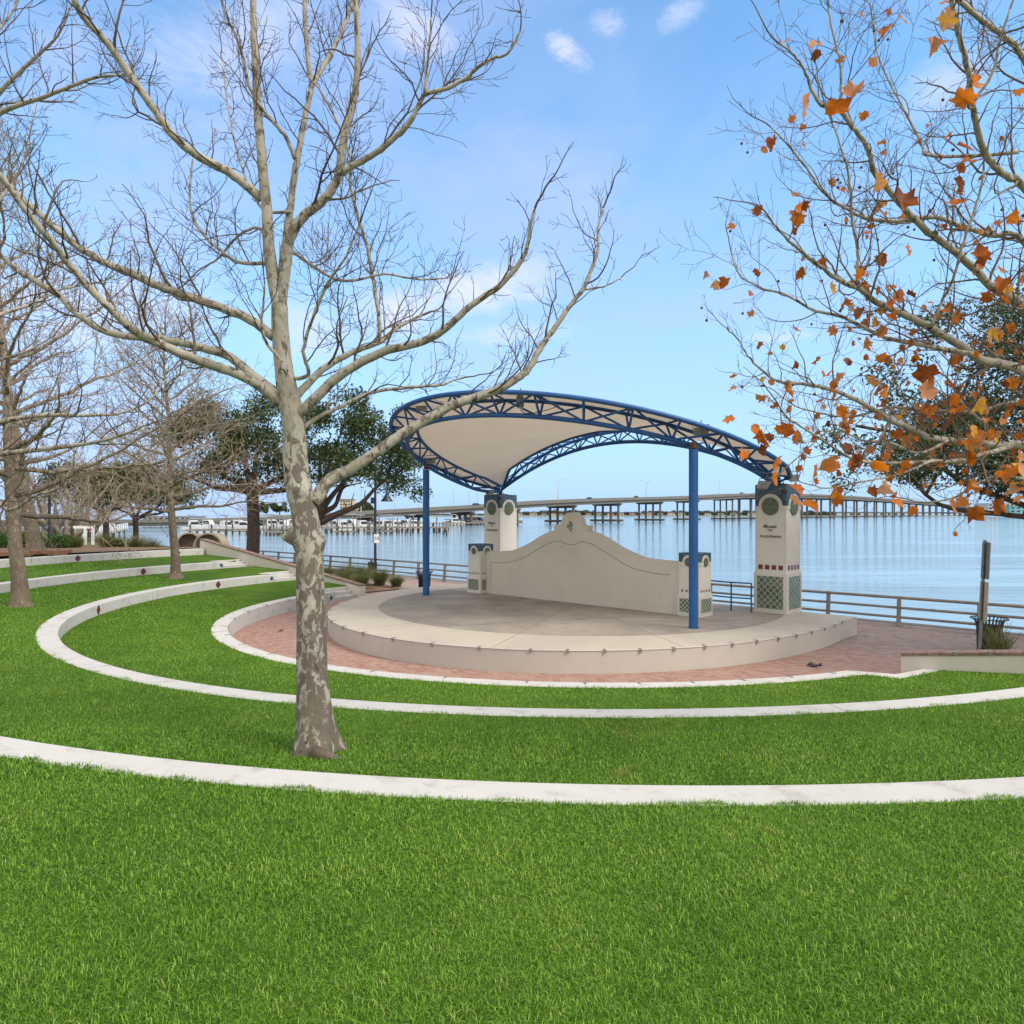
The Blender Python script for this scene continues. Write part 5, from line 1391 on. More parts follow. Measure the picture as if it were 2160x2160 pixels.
# ------------------------------------------------------------------ sign post seen from behind
p = at(2063, 1400, 16.6); p.z = 0.0
root = thing('sign_post', 'leaning perforated steel sign post with two signs seen edge-on, behind the right wall', 'sign post', p)
top = at(2078, 1139, 16.6)
d = (top - p)
b = MB()
M = Matrix.Identity(3); ax = d.normalized(); xx = Vector((1, .25, 0)).normalized(); yy = ax.cross(xx).normalized(); xx = yy.cross(ax)
b.prism([(-.032, -.02), (.032, -.02), (.032, .02), (.014, .02), (.014, -.008), (-.014, -.008), (-.014, .02), (-.032, .02)], p, xx, yy, ax, d.length)
for i in range(60):
    b.box(p + ax * (.5 + i * .04) - yy * .022, (.012, .004, .016), M=Matrix((xx, yy, ax)).transposed(), mi=1)
b.build('channel_post', [MT['galv'], MT['black']], root)
sd = Vector((.30, .95, 0)).normalized()              # plates stand almost edge-on to the path
for nm, za, zb_, m1, off in (('sign_plate', .72, .985, 'sign_grey', .02), ('lower_sign_plate', .42, .70, 'sign_tan', -.05)):
    b = MB(); L0 = d.length
    nrm = sd.cross(ax).normalized(); sd2 = ax.cross(nrm)
    o = p + ax * (L0 * za) + nrm * (.035)
    hh = L0 * (zb_ - za); w_ = .30
    rr_ = .03
    poly = [(-w_ + rr_, 0), (w_ - rr_, 0), (w_, rr_), (w_, hh - rr_), (w_ - rr_, hh), (-w_ + rr_, hh), (-w_, hh - rr_), (-w_, rr_)]
    b.prism(poly, o, -sd2, ax, -nrm, .006); b.build(nm, MT[m1], root)

# ------------------------------------------------------------------ lamp posts
def lamp(lab, p, H, shade_dir, arm, extras=False, rs=.38):
    root = thing('lamp_post', lab, 'lamp post', p, 'dark park lamp posts with bell shades')
    p = Vector(p); s = Vector(shade_dir)
    b = MB(); b.tube([p - ZV * .1, p + ZV * H], [.085, .07], 12); b.lathe([(.16, 0), (.15, .10), (.10, .35), (.085, .40)], p, 16); b.build('pole', MT['navy'], root, smooth=50)
    ha = H * .84
    b = MB(); b.tube([p + ZV * ha, p + ZV * ha + s * arm], .028, 8); b.tube([p + ZV * (ha - .28), p + ZV * (ha - .05) + s * arm * .6], .018, 6); b.build('arm', MT['navy'], root, smooth=60)
    c = p + ZV * (ha) + s * arm * .97
    b = MB(); b.tube([c + ZV * .02, c - ZV * .22], .035, 8); b.lathe([(.05, -.20), (.09, -.22), (.13, -.36), (.20, -.45), (.24, -.52), (rs, -.70), (rs, -.73), (rs - .03, -.715), (.22, -.55), (.05, -.5)], c, 24); b.build('bell_shade', MT['navy'], root, smooth=50)
    b = MB(); b.lathe([(.02, -.72), (.15, -.70), (.16, -.62), (.12, -.55)], c, 14); b.build('lamp_glass', MT['lens'], root, smooth=60)
    if extras:
        b = MB(); b.box(p + ZV * 4.62 - s * .17, (.22, .22, .38), .3); b.build('control_box', MT['black'], root)
        b = MB(); b.box(p + ZV * .55 + Vector((-.14, -.16, 0)), (.54, .36, .52), .1); b.build('meter_box', MT['black'], root, bevel=.02)
        b = MB(); b.tube([p + ZV * 2.9, p + ZV * 2.94], .095, 12); b.tube([p + ZV * 2.6, p + ZV * 2.64], .095, 12); b.build('strap', MT['galv'], root)
        n_ = Vector((.10, -.99, 0)).normalized(); u = Vector((.99, .10, 0)).normalized()
        o = p + n_ * .10 + ZV * 2.26 + u * .09
        b = MB(); b.prism([(-.16, -.27), (.16, -.27), (.16, .27), (-.16, .27)], o, u, ZV, n_, .012); sg = b.build('number_sign', MT['sign_white'], root)
        text = text_mesh('numeral', '10', .30, frame(o + n_ * .014, u, ZV, n_), MT['sign_blue'], root, ext=.003, off=.004)
        o2 = p - u * .10 + ZV * 2.26
        n2 = Vector((-.94, -.34, 0)).normalized(); u2 = ZV.cross(n2)
        b = MB(); b.prism([(-.16, -.27), (.16, -.27), (.16, .27), (-.16, .27)], o2 + n2 * .02, u2, ZV, n2, .012); b.build('side_sign', MT['sign_grey'], root)
lamp('dark lamp post with a white number 10 sign at the railing left of the canopy', (-8.50, 44.8, 0.0), 6.3, (1, -.1, 0), .76, True)
pl = at(104, 1150, 40.0); zl_ = gz(pl.x, pl.y)
lamp('dark lamp post with bell shade behind the hedge at the far left', (pl.x, pl.y, zl_), 4.55, (1, .05, 0), .42)

# ------------------------------------------------------------------ ornamental grass clumps
def tuft(p, h, n, spread, seed, mat='tuft'):
    g = np.random.default_rng(seed)
    az = g.uniform(0, 2 * np.pi, n); L = h * g.uniform(.6, 1.25, n); out = spread * g.uniform(.25, 1.15, n)
    bx = g.normal(0, .09, n); by = g.normal(0, .09, n); w = .008 + .004 * g.random(n); wz = g.uniform(0, np.pi, n)
    S = np.array([0, .35, .7, 1.0]); V = []
    for s in S:
        r = out * s ** 1.6; z = L * (s - .35 * (out / spread) * s ** 2.4)
        ww = w * (1 - .85 * s)
        for sg in (-1, 1):
            V.append(np.stack([bx + r * np.cos(az) + sg * ww * np.cos(wz), by + r * np.sin(az) + sg * ww * np.sin(wz), z], -1))
    V = np.stack(V, 1)                               # n, 8, 3
    base = np.arange(n)[:, None] * 8
    q = np.concatenate([base + np.array([2 * k, 2 * k + 1, 2 * k + 3, 2 * k + 2]) for k in range(3)], 1).reshape(-1)
    m = 3 * n
    t = np.repeat(np.clip(g.normal(.45, .28, n), 0, 1), 8)
    return V.reshape(-1, 3), q, np.arange(m) * 4, np.full(m, 4), t
def grass_clump(lab, p, h, n, spread, seed, group):
    V, q, ps, pt, t = tuft(p, h, n, spread, seed)
    o = np_obj('ornamental_grass', V, q, ps, pt, MT['tuft'], {'tint': t}); o.location = p
    return tag(o, lab, 'ornamental grass', group)
GA = 'ornamental grass clumps between the sloping wall and the promenade'
spots = [(-8.6, 37.0, .75, 'ragged ornamental grass clump nearest the bottom of the sloping wall'), (-7.6, 36.2, .7, 'low brownish grass clump close to the stage edge behind the wall end'), (-8.0, 38.4, .95, 'tall green grass clump in the middle of the bed beside the promenade'), (-6.9, 37.6, .8, 'grass clump nearest the left blue post'),
         (-10.2, 39.4, .8, 'grass clump behind the sloping wall, left of the lamp post base'), (-11.6, 40.6, .7, 'small grass clump just right of the big trunk above the brick coping'), (-9.2, 39.8, .85, 'grass clump in front of the black meter box'), (-5.9, 36.8, .5, 'short grass clump at the stage rim'), (-12.9, 41.6, .65, 'grass clump hidden partly by the big sycamore trunk')]
for i, (x, y, h, lab) in enumerate(spots): grass_clump(lab, (x, y, .08), h * 1.15, 1100, .95 * h / .8, 100 + i, GA)
for i in range(5):                                   # infill growing together
    pass
GB = 'ornamental grass clumps behind the top seat wall'
for i, (px, Z, h, lab) in enumerate(((160, 39, .85, 'ornamental grass clump right of the hedge'), (225, 39.5, .95, 'broad grass clump behind the red tile of the top wall'), (250, 40.5, .8, 'second broad grass clump, right of the broad one'), (285, 40, 1.05, 'tall grass clump in front of the bent small oak'), (318, 40, 1.05, 'tall dark-based grass clump left of the straight sycamore'), (345, 40.5, .7, 'small grass clump by the straight sycamore trunk'))):
    x = (px - CX) / F * Z; grass_clump(lab, (x, Z, gz(x, Z) - .02), h, 800, .85 * h, 140 + i, GB)
GC = 'ornamental grass clumps behind the right wall'
grass_clump('dry ornamental grass clump in front of the right trash can', (11.75, 17.4, .25), .95, 260, .6, 160, GC)
grass_clump('ornamental grass clump at the right picture edge above the brick coping', (12.75, 17.2, .25), .95, 260, .6, 161, GC)

# planting bed soil behind the sloping wall
b = MB(); b.add([(-5.6, 36.0, .045), (-7.0, 34.4, .05), (-9.6, 35.4, .11), (-14.0, 38.6, .25), (-15.5, 43.4, .25), (-10.6, 41.2, .09), (-6.6, 37.9, .045)], [tuple(range(6, -1, -1))])
o = b.build('planting_bed', MT['mulch']); struct(o)
if o.data.polygons[0].normal.z < 0: o.data.flip_normals()
b = MB(); b.add([(11.0, 17.8, .02), (10.3, 16.6, .25), (13.6, 14.4, .25), (16.0, 15.6, .2), (13.6, 18.0, .03)], [(0, 1, 2, 3, 4)])
o = b.build('planting_bed', MT['mulch']); struct(o)
if o.data.polygons[0].normal.z < 0: o.data.flip_normals()

# ------------------------------------------------------------------ hedge, timbers, concrete shells
hp = [at(px, 1150, 38.5) for px in (-90, 142)]
root = thing('hedge', 'low clipped dark green hedge at the far left behind the top seat wall', 'hedge', (hp[0].x, hp[0].y, 1.9))
cs = []; rs = []
for i in range(60):
    t = rnd.random(); q = hp[0].lerp(hp[1], t)
    cs.append((q.x, q.y + rnd.uniform(-.5, .5), gz(q.x, q.y) + rnd.uniform(.15, .62))); rs.append(rnd.uniform(.25, .40))
leaf_cloud(root, cs, rs, 16000, .055, MT['hedge_leaf'], flat=.9, name='hedge_leaves')
b = MB()
for i in range(22):
    q = hp[0].lerp(hp[1], rnd.random()); z = gz(q.x, q.y)
    b.tube([Vector((q.x, q.y, z - .1)), Vector((q.x + rnd.gauss(0, .2), q.y + rnd.gauss(0, .2), z + .6))], [.03, .012], 5)
b.build('stems', MT['bark_oak'], root)
for i, (x0, y0, x1, y1, Z, lab) in enumerate(((-60, 1168, 60, 1167, 31.5, 'brown landscape timber at the far left edge, in front of the hedge'), (66, 1166, 138, 1165, 32.5, 'long brown landscape timber lying in front of the leaning sycamore'), (122, 1159, 148, 1163, 33.5, 'short curved end piece of brown timber, right of the long timber'))):
    a, c = at(x0, y0, Z), at(x1, y1, Z - .2)
    a.z = 2.02; c.z = 2.02
    b = MB(); dd = c - a; b.box((a + c) / 2 + ZV * .02, (dd.length, .26, .22), math.atan2(dd.y, dd.x)); tag(b.build('landscape_timber', MT['timber'], bevel=.02), lab, 'timber', 'brown timbers edging the mulch bed')
b = MB(); b.add([(-33, 27.5, 2.0), (-23.5, 27.5, 2.0), (-20.8, 32.2, 2.0), (-16.9, 39.4, 1.96), (-19.5, 43.5, 1.8), (-36, 40.5, 2.0)], [(0, 1, 2, 3, 4, 5)])
o = b.build('mulch_bed', MT['mulch']); struct(o)
if o.data.polygons[0].normal.z < 0: o.data.flip_normals()
def shell(lab, px0, px1, ytop, Z, yaw):
    x = ((px0 + px1) / 2 - CX) / F * Z; r_ = (px1 - px0) / 2 / F * Z * .97; ztop = CAMZ - (ytop - CY) / F * Z
    root = thing('concrete_shell', lab, 'concrete shell', (x, Z, ztop - r_), 'two tan concrete pipe shells by the water')
    b = MB(); pr_o = [(r_ * math.cos(t), r_ * math.sin(t)) for t in np.linspace(0, math.pi, 32)]; ri = r_ - .09
    pr_i = [(ri * math.cos(t), ri * math.sin(t)) for t in np.linspace(math.pi, 0, 32)]
    u = Vector((math.cos(yaw), math.sin(yaw), 0)); n_ = Vector((-math.sin(yaw), math.cos(yaw), 0)); o = Vector((x, Z, ztop - r_))
    o2 = o - ZV * .0
    poly = [(r_, -1.2)] + pr_o + [(-r_, -1.2), (-ri, -1.2)] + pr_i + [(ri, -1.2)]
    b.prism(poly, o, u, ZV, n_, .9); b.build('shell', MT['pipe'], root, smooth=40)
    b = MB(); b.prism([(r_ * .97, -1.2)] + [(x * .97, z * .97) for x, z in pr_o] + [(-r_ * .97, -1.2)], o + n_ * .75, u, ZV, n_, .1); b.build('back_wall', MT['pipe'], root)
shell('left tan concrete pipe shell behind the top of the sloping wall', 372, 424, 1123, 43.5, R(12))
shell('right, nearer tan concrete pipe shell behind the top of the sloping wall', 403, 473, 1124, 42.5, R(-6))

# white posts and boardwalk at the far left
p = at(188, 1157, 55); z0 = gz(p.x, p.y)
root = thing('gate_frame', 'white two-post frame with a top board in front of the boardwalk', 'gate frame', (p.x, p.y, z0))
for px, yt in ((180, 1115), (196, 1108)):
    q = at(px, 1157, 55); b = MB(); b.box((q.x, q.y, (z0 - .2 + 3.79 - (yt - CY) / F * 55) / 2), (.16, .16, 3.79 - (yt - CY) / F * 55 - z0 + .2)); b.build('post', MT['white_paint'], root)
a, c = at(155, 1112, 55), at(200, 1112, 55)
b = MB(); b.box((a + c) / 2, (c.x - a.x, .10, .20)); b.build('top_board', MT['white_paint'], root)
A_, B_ = Vector((-59.5, 96, .3)), Vector((-76, 140, .9))
dd = (B_ - A_); L = dd.length; dd.normalize(); nn = Vector((-dd.y, dd.x, 0))
root = thing('boardwalk', 'white-railed boardwalk ramp leading off over the water at the far left', 'boardwalk', A_)
b = MB(); b.prism([(0, -.25), (L, -.25), (L, 0), (0, 0)], A_ - nn * 1.2, dd, ZV, nn, 2.4); b.build('deck', MT['wood_grey'], root)
b = MB()
for sd_ in (-1.15, 1.15):
    for h in (.35, .62, .88, 1.1): b.tube([A_ + nn * sd_ + ZV * h, B_ + nn * sd_ + ZV * h], .05, 5)
b.build('rails', MT['white_paint'], root)
for sd_ in (-1.15, 1.15):
    for i in range(20):
        q = A_ + dd * (L * i / 19) + nn * sd_; b = MB(); b.box(q + ZV * .5, (.13, .13, 1.25)); b.build('post', MT['white_paint'], root)
for i in range(8):
    q = A_ + dd * (L * (i + .5) / 8); b = MB(); b.tube([q + nn * 1 - ZV * 2.2, q + nn * 1], .14, 8); b.tube([q - nn * 1 - ZV * 2.2, q - nn * 1], .14, 8); b.build('piling', MT['pile_dark'], root)

# two people far away on the boardwalk approach
def person(lab, p, shirt, trousers, H, yaw):
    root = thing('person', lab, 'person', p, 'two people walking at the far left')
    s = H / 1.72
    bm = MB()
    v = [(0, 0, .95), (0, 0, 1.2), (0, 0, 1.42), (0, .01, 1.52), (0, .02, 1.62), (0, .015, 1.72), (.10, 0, .90), (.11, .03, .50), (.11, -.02, .08), (.11, .12, .04), (-.10, 0, .90), (-.11, -.05, .50), (-.11, -.14, .10), (-.11, -.02, .04), (.20, 0, 1.40), (.25, -.03, 1.12), (.24, .06, .88), (.24, .08, .80), (-.20, 0, 1.40), (-.25, .03, 1.12), (-.24, .12, .90), (-.24, .14, .82)]
    e = [(0, 1), (1, 2), (2, 3), (3, 4), (4, 5), (0, 6), (6, 7), (7, 8), (8, 9), (0, 10), (10, 11), (11, 12), (12, 13), (2, 14), (14, 15), (15, 16), (16, 17), (2, 18), (18, 19), (19, 20), (20, 21)]
    rad = [.15, .14, .15, .06, .095, .07, .10, .07, .05, .045, .10, .07, .05, .045, .065, .05, .04, .035, .065, .05, .04, .035]
    me = bpy.data.meshes.new('body'); cy_, sy_ = math.cos(yaw), math.sin(yaw)
    me.from_pydata([((x * cy_ - y * sy_) * s, (x * sy_ + y * cy_) * s, z * s) for x, y, z in v], e, [])
    o = bpy.data.objects.new('body', me); COL.objects.link(o); o.parent = root
    sk = o.modifiers.new('Skin', 'SKIN'); ss = o.modifiers.new('Sub', 'SUBSURF'); ss.levels = 1; ss.render_levels = 1
    for i, d in enumerate(me.skin_vertices[0].data): d.radius = (rad[i] * s, rad[i] * s * .8); d.use_root = (i == 0)
    me.materials.append(MT[trousers])
    b = MB(); b.lathe([(.175 * s, .88 * s), (.17 * s, 1.1 * s), (.19 * s, 1.38 * s), (.08 * s, 1.5 * s)], (0, 0, 0), 12); b.build('shirt', MT[shirt], root, world=False, smooth=60)
    b = MB(); b.ball((0, -.02 * s, 1.70 * s), .105 * s, 10, 6); b.build('hair', MT['pile_dark'], root, world=False, smooth=180)
MT['cloth_white'] = plain('white cloth', (.7, .7, .7), .9); MT['cloth_pink'] = plain('pink cloth', (.55, .2, .25), .9); MT['cloth_dark'] = plain('dark cloth', (.03, .03, .05), .9); MT['skin'] = plain('skin', (.5, .3, .22), .6)
for lab, px, sh in (('person in a white top walking far away behind the white gate frame', 185, 'cloth_white'), ('person in a pink top walking far away, right beside the one in white', 191, 'cloth_pink')):
    x = (px - CX) / F * 100; z = gz(x, 100); person(lab, (x, 100, max(z, .25)), sh, 'cloth_dark', 1.72, 1.0)
# ------------------------------------------------------------------ bridge
BP = [(-100, 250, 1.6), (300, 262, 1.7), (400, 268, 1.9), (555, 278, 2.5), (688, 290, 4.0), (800, 302, 5.1), (900, 316, 6.3), (1022, 335, 8.0), (1140, 352, 10.0), (1245, 383, 11.7), (1342, 430, 13.6), (1428, 482, 15.4), (1509, 537, 17.8), (1587, 600, 20.9), (1686, 720, 23.9), (1789, 900, 26.6), (1893, 1200, 28.0), (1996, 1700, 27.0), (2090, 2400, 24.0), (2200, 3400, 22.0)]
bp = [((px - CX) / F * Z, Z, z) for px, Z, z in BP]
bs = [np.array(p) for p in spline(bp, 10)]
BL = np.r_[0, np.cumsum([np.linalg.norm((b_ - a)[:2]) for a, b_ in zip(bs[:-1], bs[1:])])]
def bpos(s):
    i = int(np.clip(np.searchsorted(BL, s) - 1, 0, len(bs) - 2)); t = (s - BL[i]) / (BL[i + 1] - BL[i])
    p = bs[i] * (1 - t) + bs[i + 1] * t; d = (bs[i + 1] - bs[i])[:2]; d = d / np.linalg.norm(d)
    return p, d, np.array([-d[1], d[0]])             # far side normal
def bs_at_px(px):
    best = min(np.linspace(0, BL[-1], 4000), key=lambda s: abs(CX + F * bpos(s)[0][0] / bpos(s)[0][1] - px)); return best
def deep(s): return 1 + 1.0 * min(1, max(0, (s - BL[-1] * .02) / 900.0)) if s > 0 else 1
def sweep(mb, sec, s0, s1, n):
    vs = []; fs = []; k = len(sec)
    for i in range(n + 1):
        p, d, nn = bpos(s0 + (s1 - s0) * i / n)
        kd = deep(s0 + (s1 - s0) * i / n)
        for u, w in sec: vs.append((p[0] + nn[0] * u, p[1] + nn[1] * u, p[2] + w * kd))
    for i in range(n):
        for q in range(k): fs.append((i * k + q, i * k + (q + 1) % k, (i + 1) * k + (q + 1) % k, (i + 1) * k + q))
    mb.add(vs, fs)
root = thing('road_bridge', 'long concrete road bridge on many piers rising across the bay', 'bridge', (0, 335, -1.2))
b = MB(); sweep(b, [(0, 0), (0, -1.15), (18, -1.15), (18, 0), (17.6, 0), (17.4, -.75), (.6, -.75), (.4, 0)], 0, BL[-1], 200); b.build('deck', MT['bridge_concrete'], root)
b = MB()
for u0 in (.9, 4.3, 7.7, 11.1, 14.5): sweep(b, [(u0, -1.16), (u0, -2.45), (u0 + 1.0, -2.45), (u0 + 1.0, -1.16)], 0, BL[-1], 200)
b.build('girders', MT['bridge_concrete'], root)
spx = [395, 470, 560, 680, 789, 897, 996, 1094, 1214, 1309, 1397, 1474, 1549]
ss = [bs_at_px(px) for px in spx]
s = ss[-1]
while s < BL[-1] - 60 and len(ss) < 46: s += 50 + (len(ss) - 13) * 2.5; ss.append(s)
for s in ss:
    if s > BL[-1]: break
    p, d, nn = bpos(s); ztop = p[2] - 2.46 * deep(s); b = MB(); yaw = math.atan2(nn[1], nn[0])
    c = p[:2] + nn * 9
    D = Vector((d[0], d[1], 0)); Nn = Vector((nn[0], nn[1], 0))
    b.prism([(-.4, ztop), (18.4, ztop), (18.4, ztop - .7), (16.8, ztop - 1.5), (1.2, ztop - 1.5), (-.4, ztop - .7)], Vector((p[0], p[1], 0)) - D * .8, Nn, ZV, D, 1.6)
    for u in ((1.6, 6.5, 11.5, 16.4) if s <= ss[12] else (4.0, 14.0)): 
        q = p[:2] + nn * u; b.tube([(q[0], q[1], -2.2), (q[0], q[1], ztop - 1.4)], .66 if s <= ss[12] else 1.25, 8)
    if s > ss[5]: b.box((c[0], c[1], .0), (20.5, 2.4, 1.3), yaw)
    b.build('pier', MT['pier_concrete'], root)
GL = 'double-armed street lamps on the bridge'
bl = None
for px, txt in ((1207, 'double-armed street lamp on the bridge, left of the wall gable top'), (1390, 'double-armed street lamp on the bridge, midway under the canopy arch'), (1541, 'double-armed street lamp on the bridge, between the right blue post and the tall pillar'), (1046, 'double-armed street lamp on the bridge, close to the left tall pillar'), (1750, 'double-armed street lamp on the bridge, right of the tall pillar'), (778, 'double-armed street lamp on the bridge, left of the left lamp post shade')):
    p, d, nn = bpos(bs_at_px(px)); q = Vector((*(p[:2] + nn * 9), p[2] - .7))
    if bl is None:
        bl = thing('street_lamp', txt, 'street lamp', q, GL)
        b = MB(); b.tube([(0, 0, 0), (0, 0, 10.2)], [.22, .13], 8); b.box((0, 0, .9), (.6, .6, 1.4)); b.build('pole', MT['mast'], bl, world=False)
        for sg in (-1, 1):
            b = MB(); b.tube(spline([(0, 0, 10.0), (sg * .8, 0, 10.6), (sg * 2.0, 0, 11.3), (sg * 2.9, 0, 11.6)], 4), .10, 6); b.build('arm', MT['mast'], bl, world=False)
            b = MB(); b.box((sg * 3.3, 0, 11.62), (1.2, .45, .22)); b.build('lamp_head', MT['mast'], bl, world=False, bevel=.05)
        bl.rotation_euler = (0, 0, .1)
    else: dup(bl, q, rnd.uniform(-.2, .25), txt)
# cars on the bridge
car0 = None
for px, txt in ((1254, 'dark car crossing the bridge above the gable top'), (1353, 'small dark car on the bridge left of the middle street lamp'), (1573, 'dark car on the bridge just left of the right tall pillar'), (1012, 'dark car on the bridge near the left tall pillar')):
    p, d, nn = bpos(bs_at_px(px)); q = Vector((*(p[:2] + nn * 3.2), p[2] - .75)); yaw = math.atan2(d[1], d[0])
    if car0 is None:
        car0 = thing('car', txt, 'car', q, 'cars crossing the bridge', yaw)
        prof = [(-2.3, .35), (2.3, .35), (2.35, .75), (1.5, .98), (-2.2, 1.05), (-2.35, .8)]
        b = MB(); b.prism(prof, (0, .9, 0), (1, 0, 0), (0, 0, 1), (0, -1, 0), 1.8); b.build('body', MT['boat_blue'], car0, world=False, bevel=.08)
        b = MB(); b.prism([(-2.1, 1.02), (1.2, .98), (.5, 1.62), (-1.5, 1.68)], (0, .8, 0), (1, 0, 0), (0, 0, 1), (0, -1, 0), 1.6); b.build('cabin', MT['boat_dark'], car0, world=False, bevel=.06)
        for x in (-1.45, 1.45):
            for y in (-.85, .85):
                b = MB(); b.tube([(x, y - .1, .33), (x, y + .1, .33)], .33, 14); b.build('wheel', MT['black'], car0, world=False)
    else: dup(car0, q, yaw, txt)
# low trestle beyond the high span
root = thing('low_bridge', 'low flat trestle bridge far behind the high bridge at the right', 'bridge', (900, 1700, -1.2))
b = MB(); b.prism([(0, 4.5), (1900, 4.5), (1900, 8.5), (0, 8.5)], Vector((640, 1560, 0)), Vector((.84, .54, 0)).normalized(), ZV, Vector((-.54, .84, 0)).normalized(), 10); b.build('deck', MT['pier_concrete'], root)
for i in range(60):
    q = Vector((640, 1560, 0)) + Vector((.84, .54, 0)).normalized() * (i * 31 + 10); b = MB(); b.box((q.x, q.y + 4, 1.4), (5, 4, 6.4)); b.build('pier', MT['pier_concrete'], root)

# ------------------------------------------------------------------ far shore
xs2 = np.linspace(-700, 900, 120)
def shore_y(x): return 1500 + 60 * np.sin(x / 170) + (np.clip(-x - 50, 0, 1e9)) * .5
v = []; f = []
for i, x in enumerate(xs2):
    y = shore_y(x); v += [(x, y, -1.3), (x, y + 6, .4), (x, y + 900, 3.0)]
for i in range(len(xs2) - 1):
    for q in range(2): f.append((3 * i + q, 3 * i + 3 + q, 3 * i + 4 + q, 3 * i + 1 + q))
b = MB(); b.add(v, f); struct(b.build('far_shore', plain('far shore ground', (.20, .21, .15), .9, .2, .02)))
g = np.random.default_rng(55)
wood = thing('wood', None, None, (0, 1500, 0)); wood['kind'] = 'stuff'
COL.objects.unlink(wood); bpy.data.objects.remove(wood)
cs = []; rs = []
for i in range(1500):
    x = g.uniform(-320, 660); y = float(shore_y(x)) + 12 + g.random() ** 1.6 * 170
    big = 1 + (1.0 if 60 < x < 180 else .75 if x > 300 else .35) * g.random() ** 1.2
    h = g.uniform(3.4, 7.0) * big * (1.0 if x > 0 else .5)
    cs.append((x, y, .6 + h * .55)); rs.append(h * .62)
class _O: location = (0, 0, 0)
dm = bpy.data.objects.new('tmp', None)
dm.location = (0, 0, 0)
o = leaf_cloud(dm, cs, rs, 80000, 1.3, MT['far_leaf'], flat=.8, name='shoreline_trees')
o.parent = None; bpy.data.objects.remove(dm)
tag(o, 'band of grey-green trees along the far shore', 'trees', kind='stuff')
GH = 'small pale houses on the far shore'
h0 = None; hx = [15, 45, 68, 90, 104, 118, 140, 165, 190, 214, 236, 262, 285, 300, 322, 345, 366, 395, 420, 446, 470, 505, 540, 575]
HM = [plain('white house wall', (.62, .61, .58), .8), plain('cream house wall', (.50, .45, .36), .8), plain('grey house wall', (.36, .37, .38), .8)]
HR = [plain('grey shingle roof', (.22, .21, .20), .9), plain('brown roof', (.26, .18, .14), .9)]
for i, x in enumerate(hx):
    y = float(shore_y(x)) + 9; sc = g.uniform(.75, 1.2)
    root = thing('house', 'small pale house among trees on the far shore, seen under the bridge', 'house', (x, y, .4), GH)
    w, d_, h = 13 * sc, 8, 3.4 * sc
    b = MB(); b.box((0, 0, h / 2), (w, d_, h)); b.build('wall', HM[i % 3], root, world=False)
    b = MB(); b.prism([(-w / 2 - .6, h), (w / 2 + .6, h), (w / 2 - 2.2, h + 2.3 * sc), (-w / 2 + 2.2, h + 2.3 * sc)], (0, d_ / 2 + .5, 0), (1, 0, 0), (0, 0, 1), (0, -1, 0), d_ + 1); b.build('roof', HR[i % 2], root, world=False)
    b = MB(); b.box((-w * .22, -d_ / 2 - .03, 1.7), (2.6, .1, 1.5)); b.box((w * .2, -d_ / 2 - .03, 1.7), (3.2, .1, 1.7)); b.build('windows', MT['boat_dark'], root, world=False)
for i, x in enumerate((52, 128, 250, 330, 372, 455)):
    pass
# palms sticking out of the far tree line
# ------------------------------------------------------------------ buildings over the marina
def block(lab, name, px0, px1, ytop, Z, zb, depth, wallm, floors, bays, roofm=None, winm='boat_dark', group=None, parapet=.5):
    x0, x1 = (px0 - CX) / F * Z, (px1 - CX) / F * Z; zt = CAMZ - (ytop - CY) / F * Z; w = x1 - x0; h = zt - zb
    root = thing(name, lab, 'building', ((x0 + x1) / 2, Z, zb), group)
    b = MB(); b.box((0, depth / 2, h / 2), (w, depth, h)); b.build('wall', wallm, root, world=False)
    b = MB(); b.box((0, depth / 2, h + parapet / 2), (w + .6, depth + .6, parapet)); b.build('roof', roofm or wallm, root, world=False)
    fh = h / floors; bw = w / bays
    for i in range(floors):
        for j in range(bays):
            b = MB(); b.box((-w / 2 + bw * (j + .5), -.03, fh * (i + .52)), (bw * .58, .10, fh * .5)); b.build('window', MT[winm], root, world=False)
    return root
WB = plain('beige building wall', (.50, .40, .30), .8, .05, .05); WW = plain('white building wall', (.40, .42, .43), .7, .05, .05); WT = plain('teal cladding', (.12, .36, .36), .6, .05, .05); RB = plain('tiled roof', (.32, .20, .14), .9)
block('beige apartment tower beyond the bridge, under the oak branches', 'apartment_building', 717, 739, 1054, 460, .6, 14, WB, 6, 4, RB)
block('lower beige building beside the apartment tower beyond the bridge', 'apartment_building', 739.5, 752, 1068, 465, .6, 14, WB, 4, 2, RB)
block('long white waterfront building far right behind the orange leaves', 'office_building', 2085, 2230, 1062, 1000, .4, 30, WW, 4, 16)
block('teal-clad building at the far right edge behind the bridge', 'office_building', 2130, 2280, 1068, 960, .4, 20, WT, 3, 12)
block('low white marina building behind the docks, left of the straight oak trunk', 'marina_building', 300, 402, 1091, 330, -.6, 16, WW, 2, 9, HR[0])
block('grey boathouse on the dock, right of the big sycamore trunk', 'boathouse', 670, 690, 1094, 235, -.5, 8, HM[2], 1, 2, HR[0])
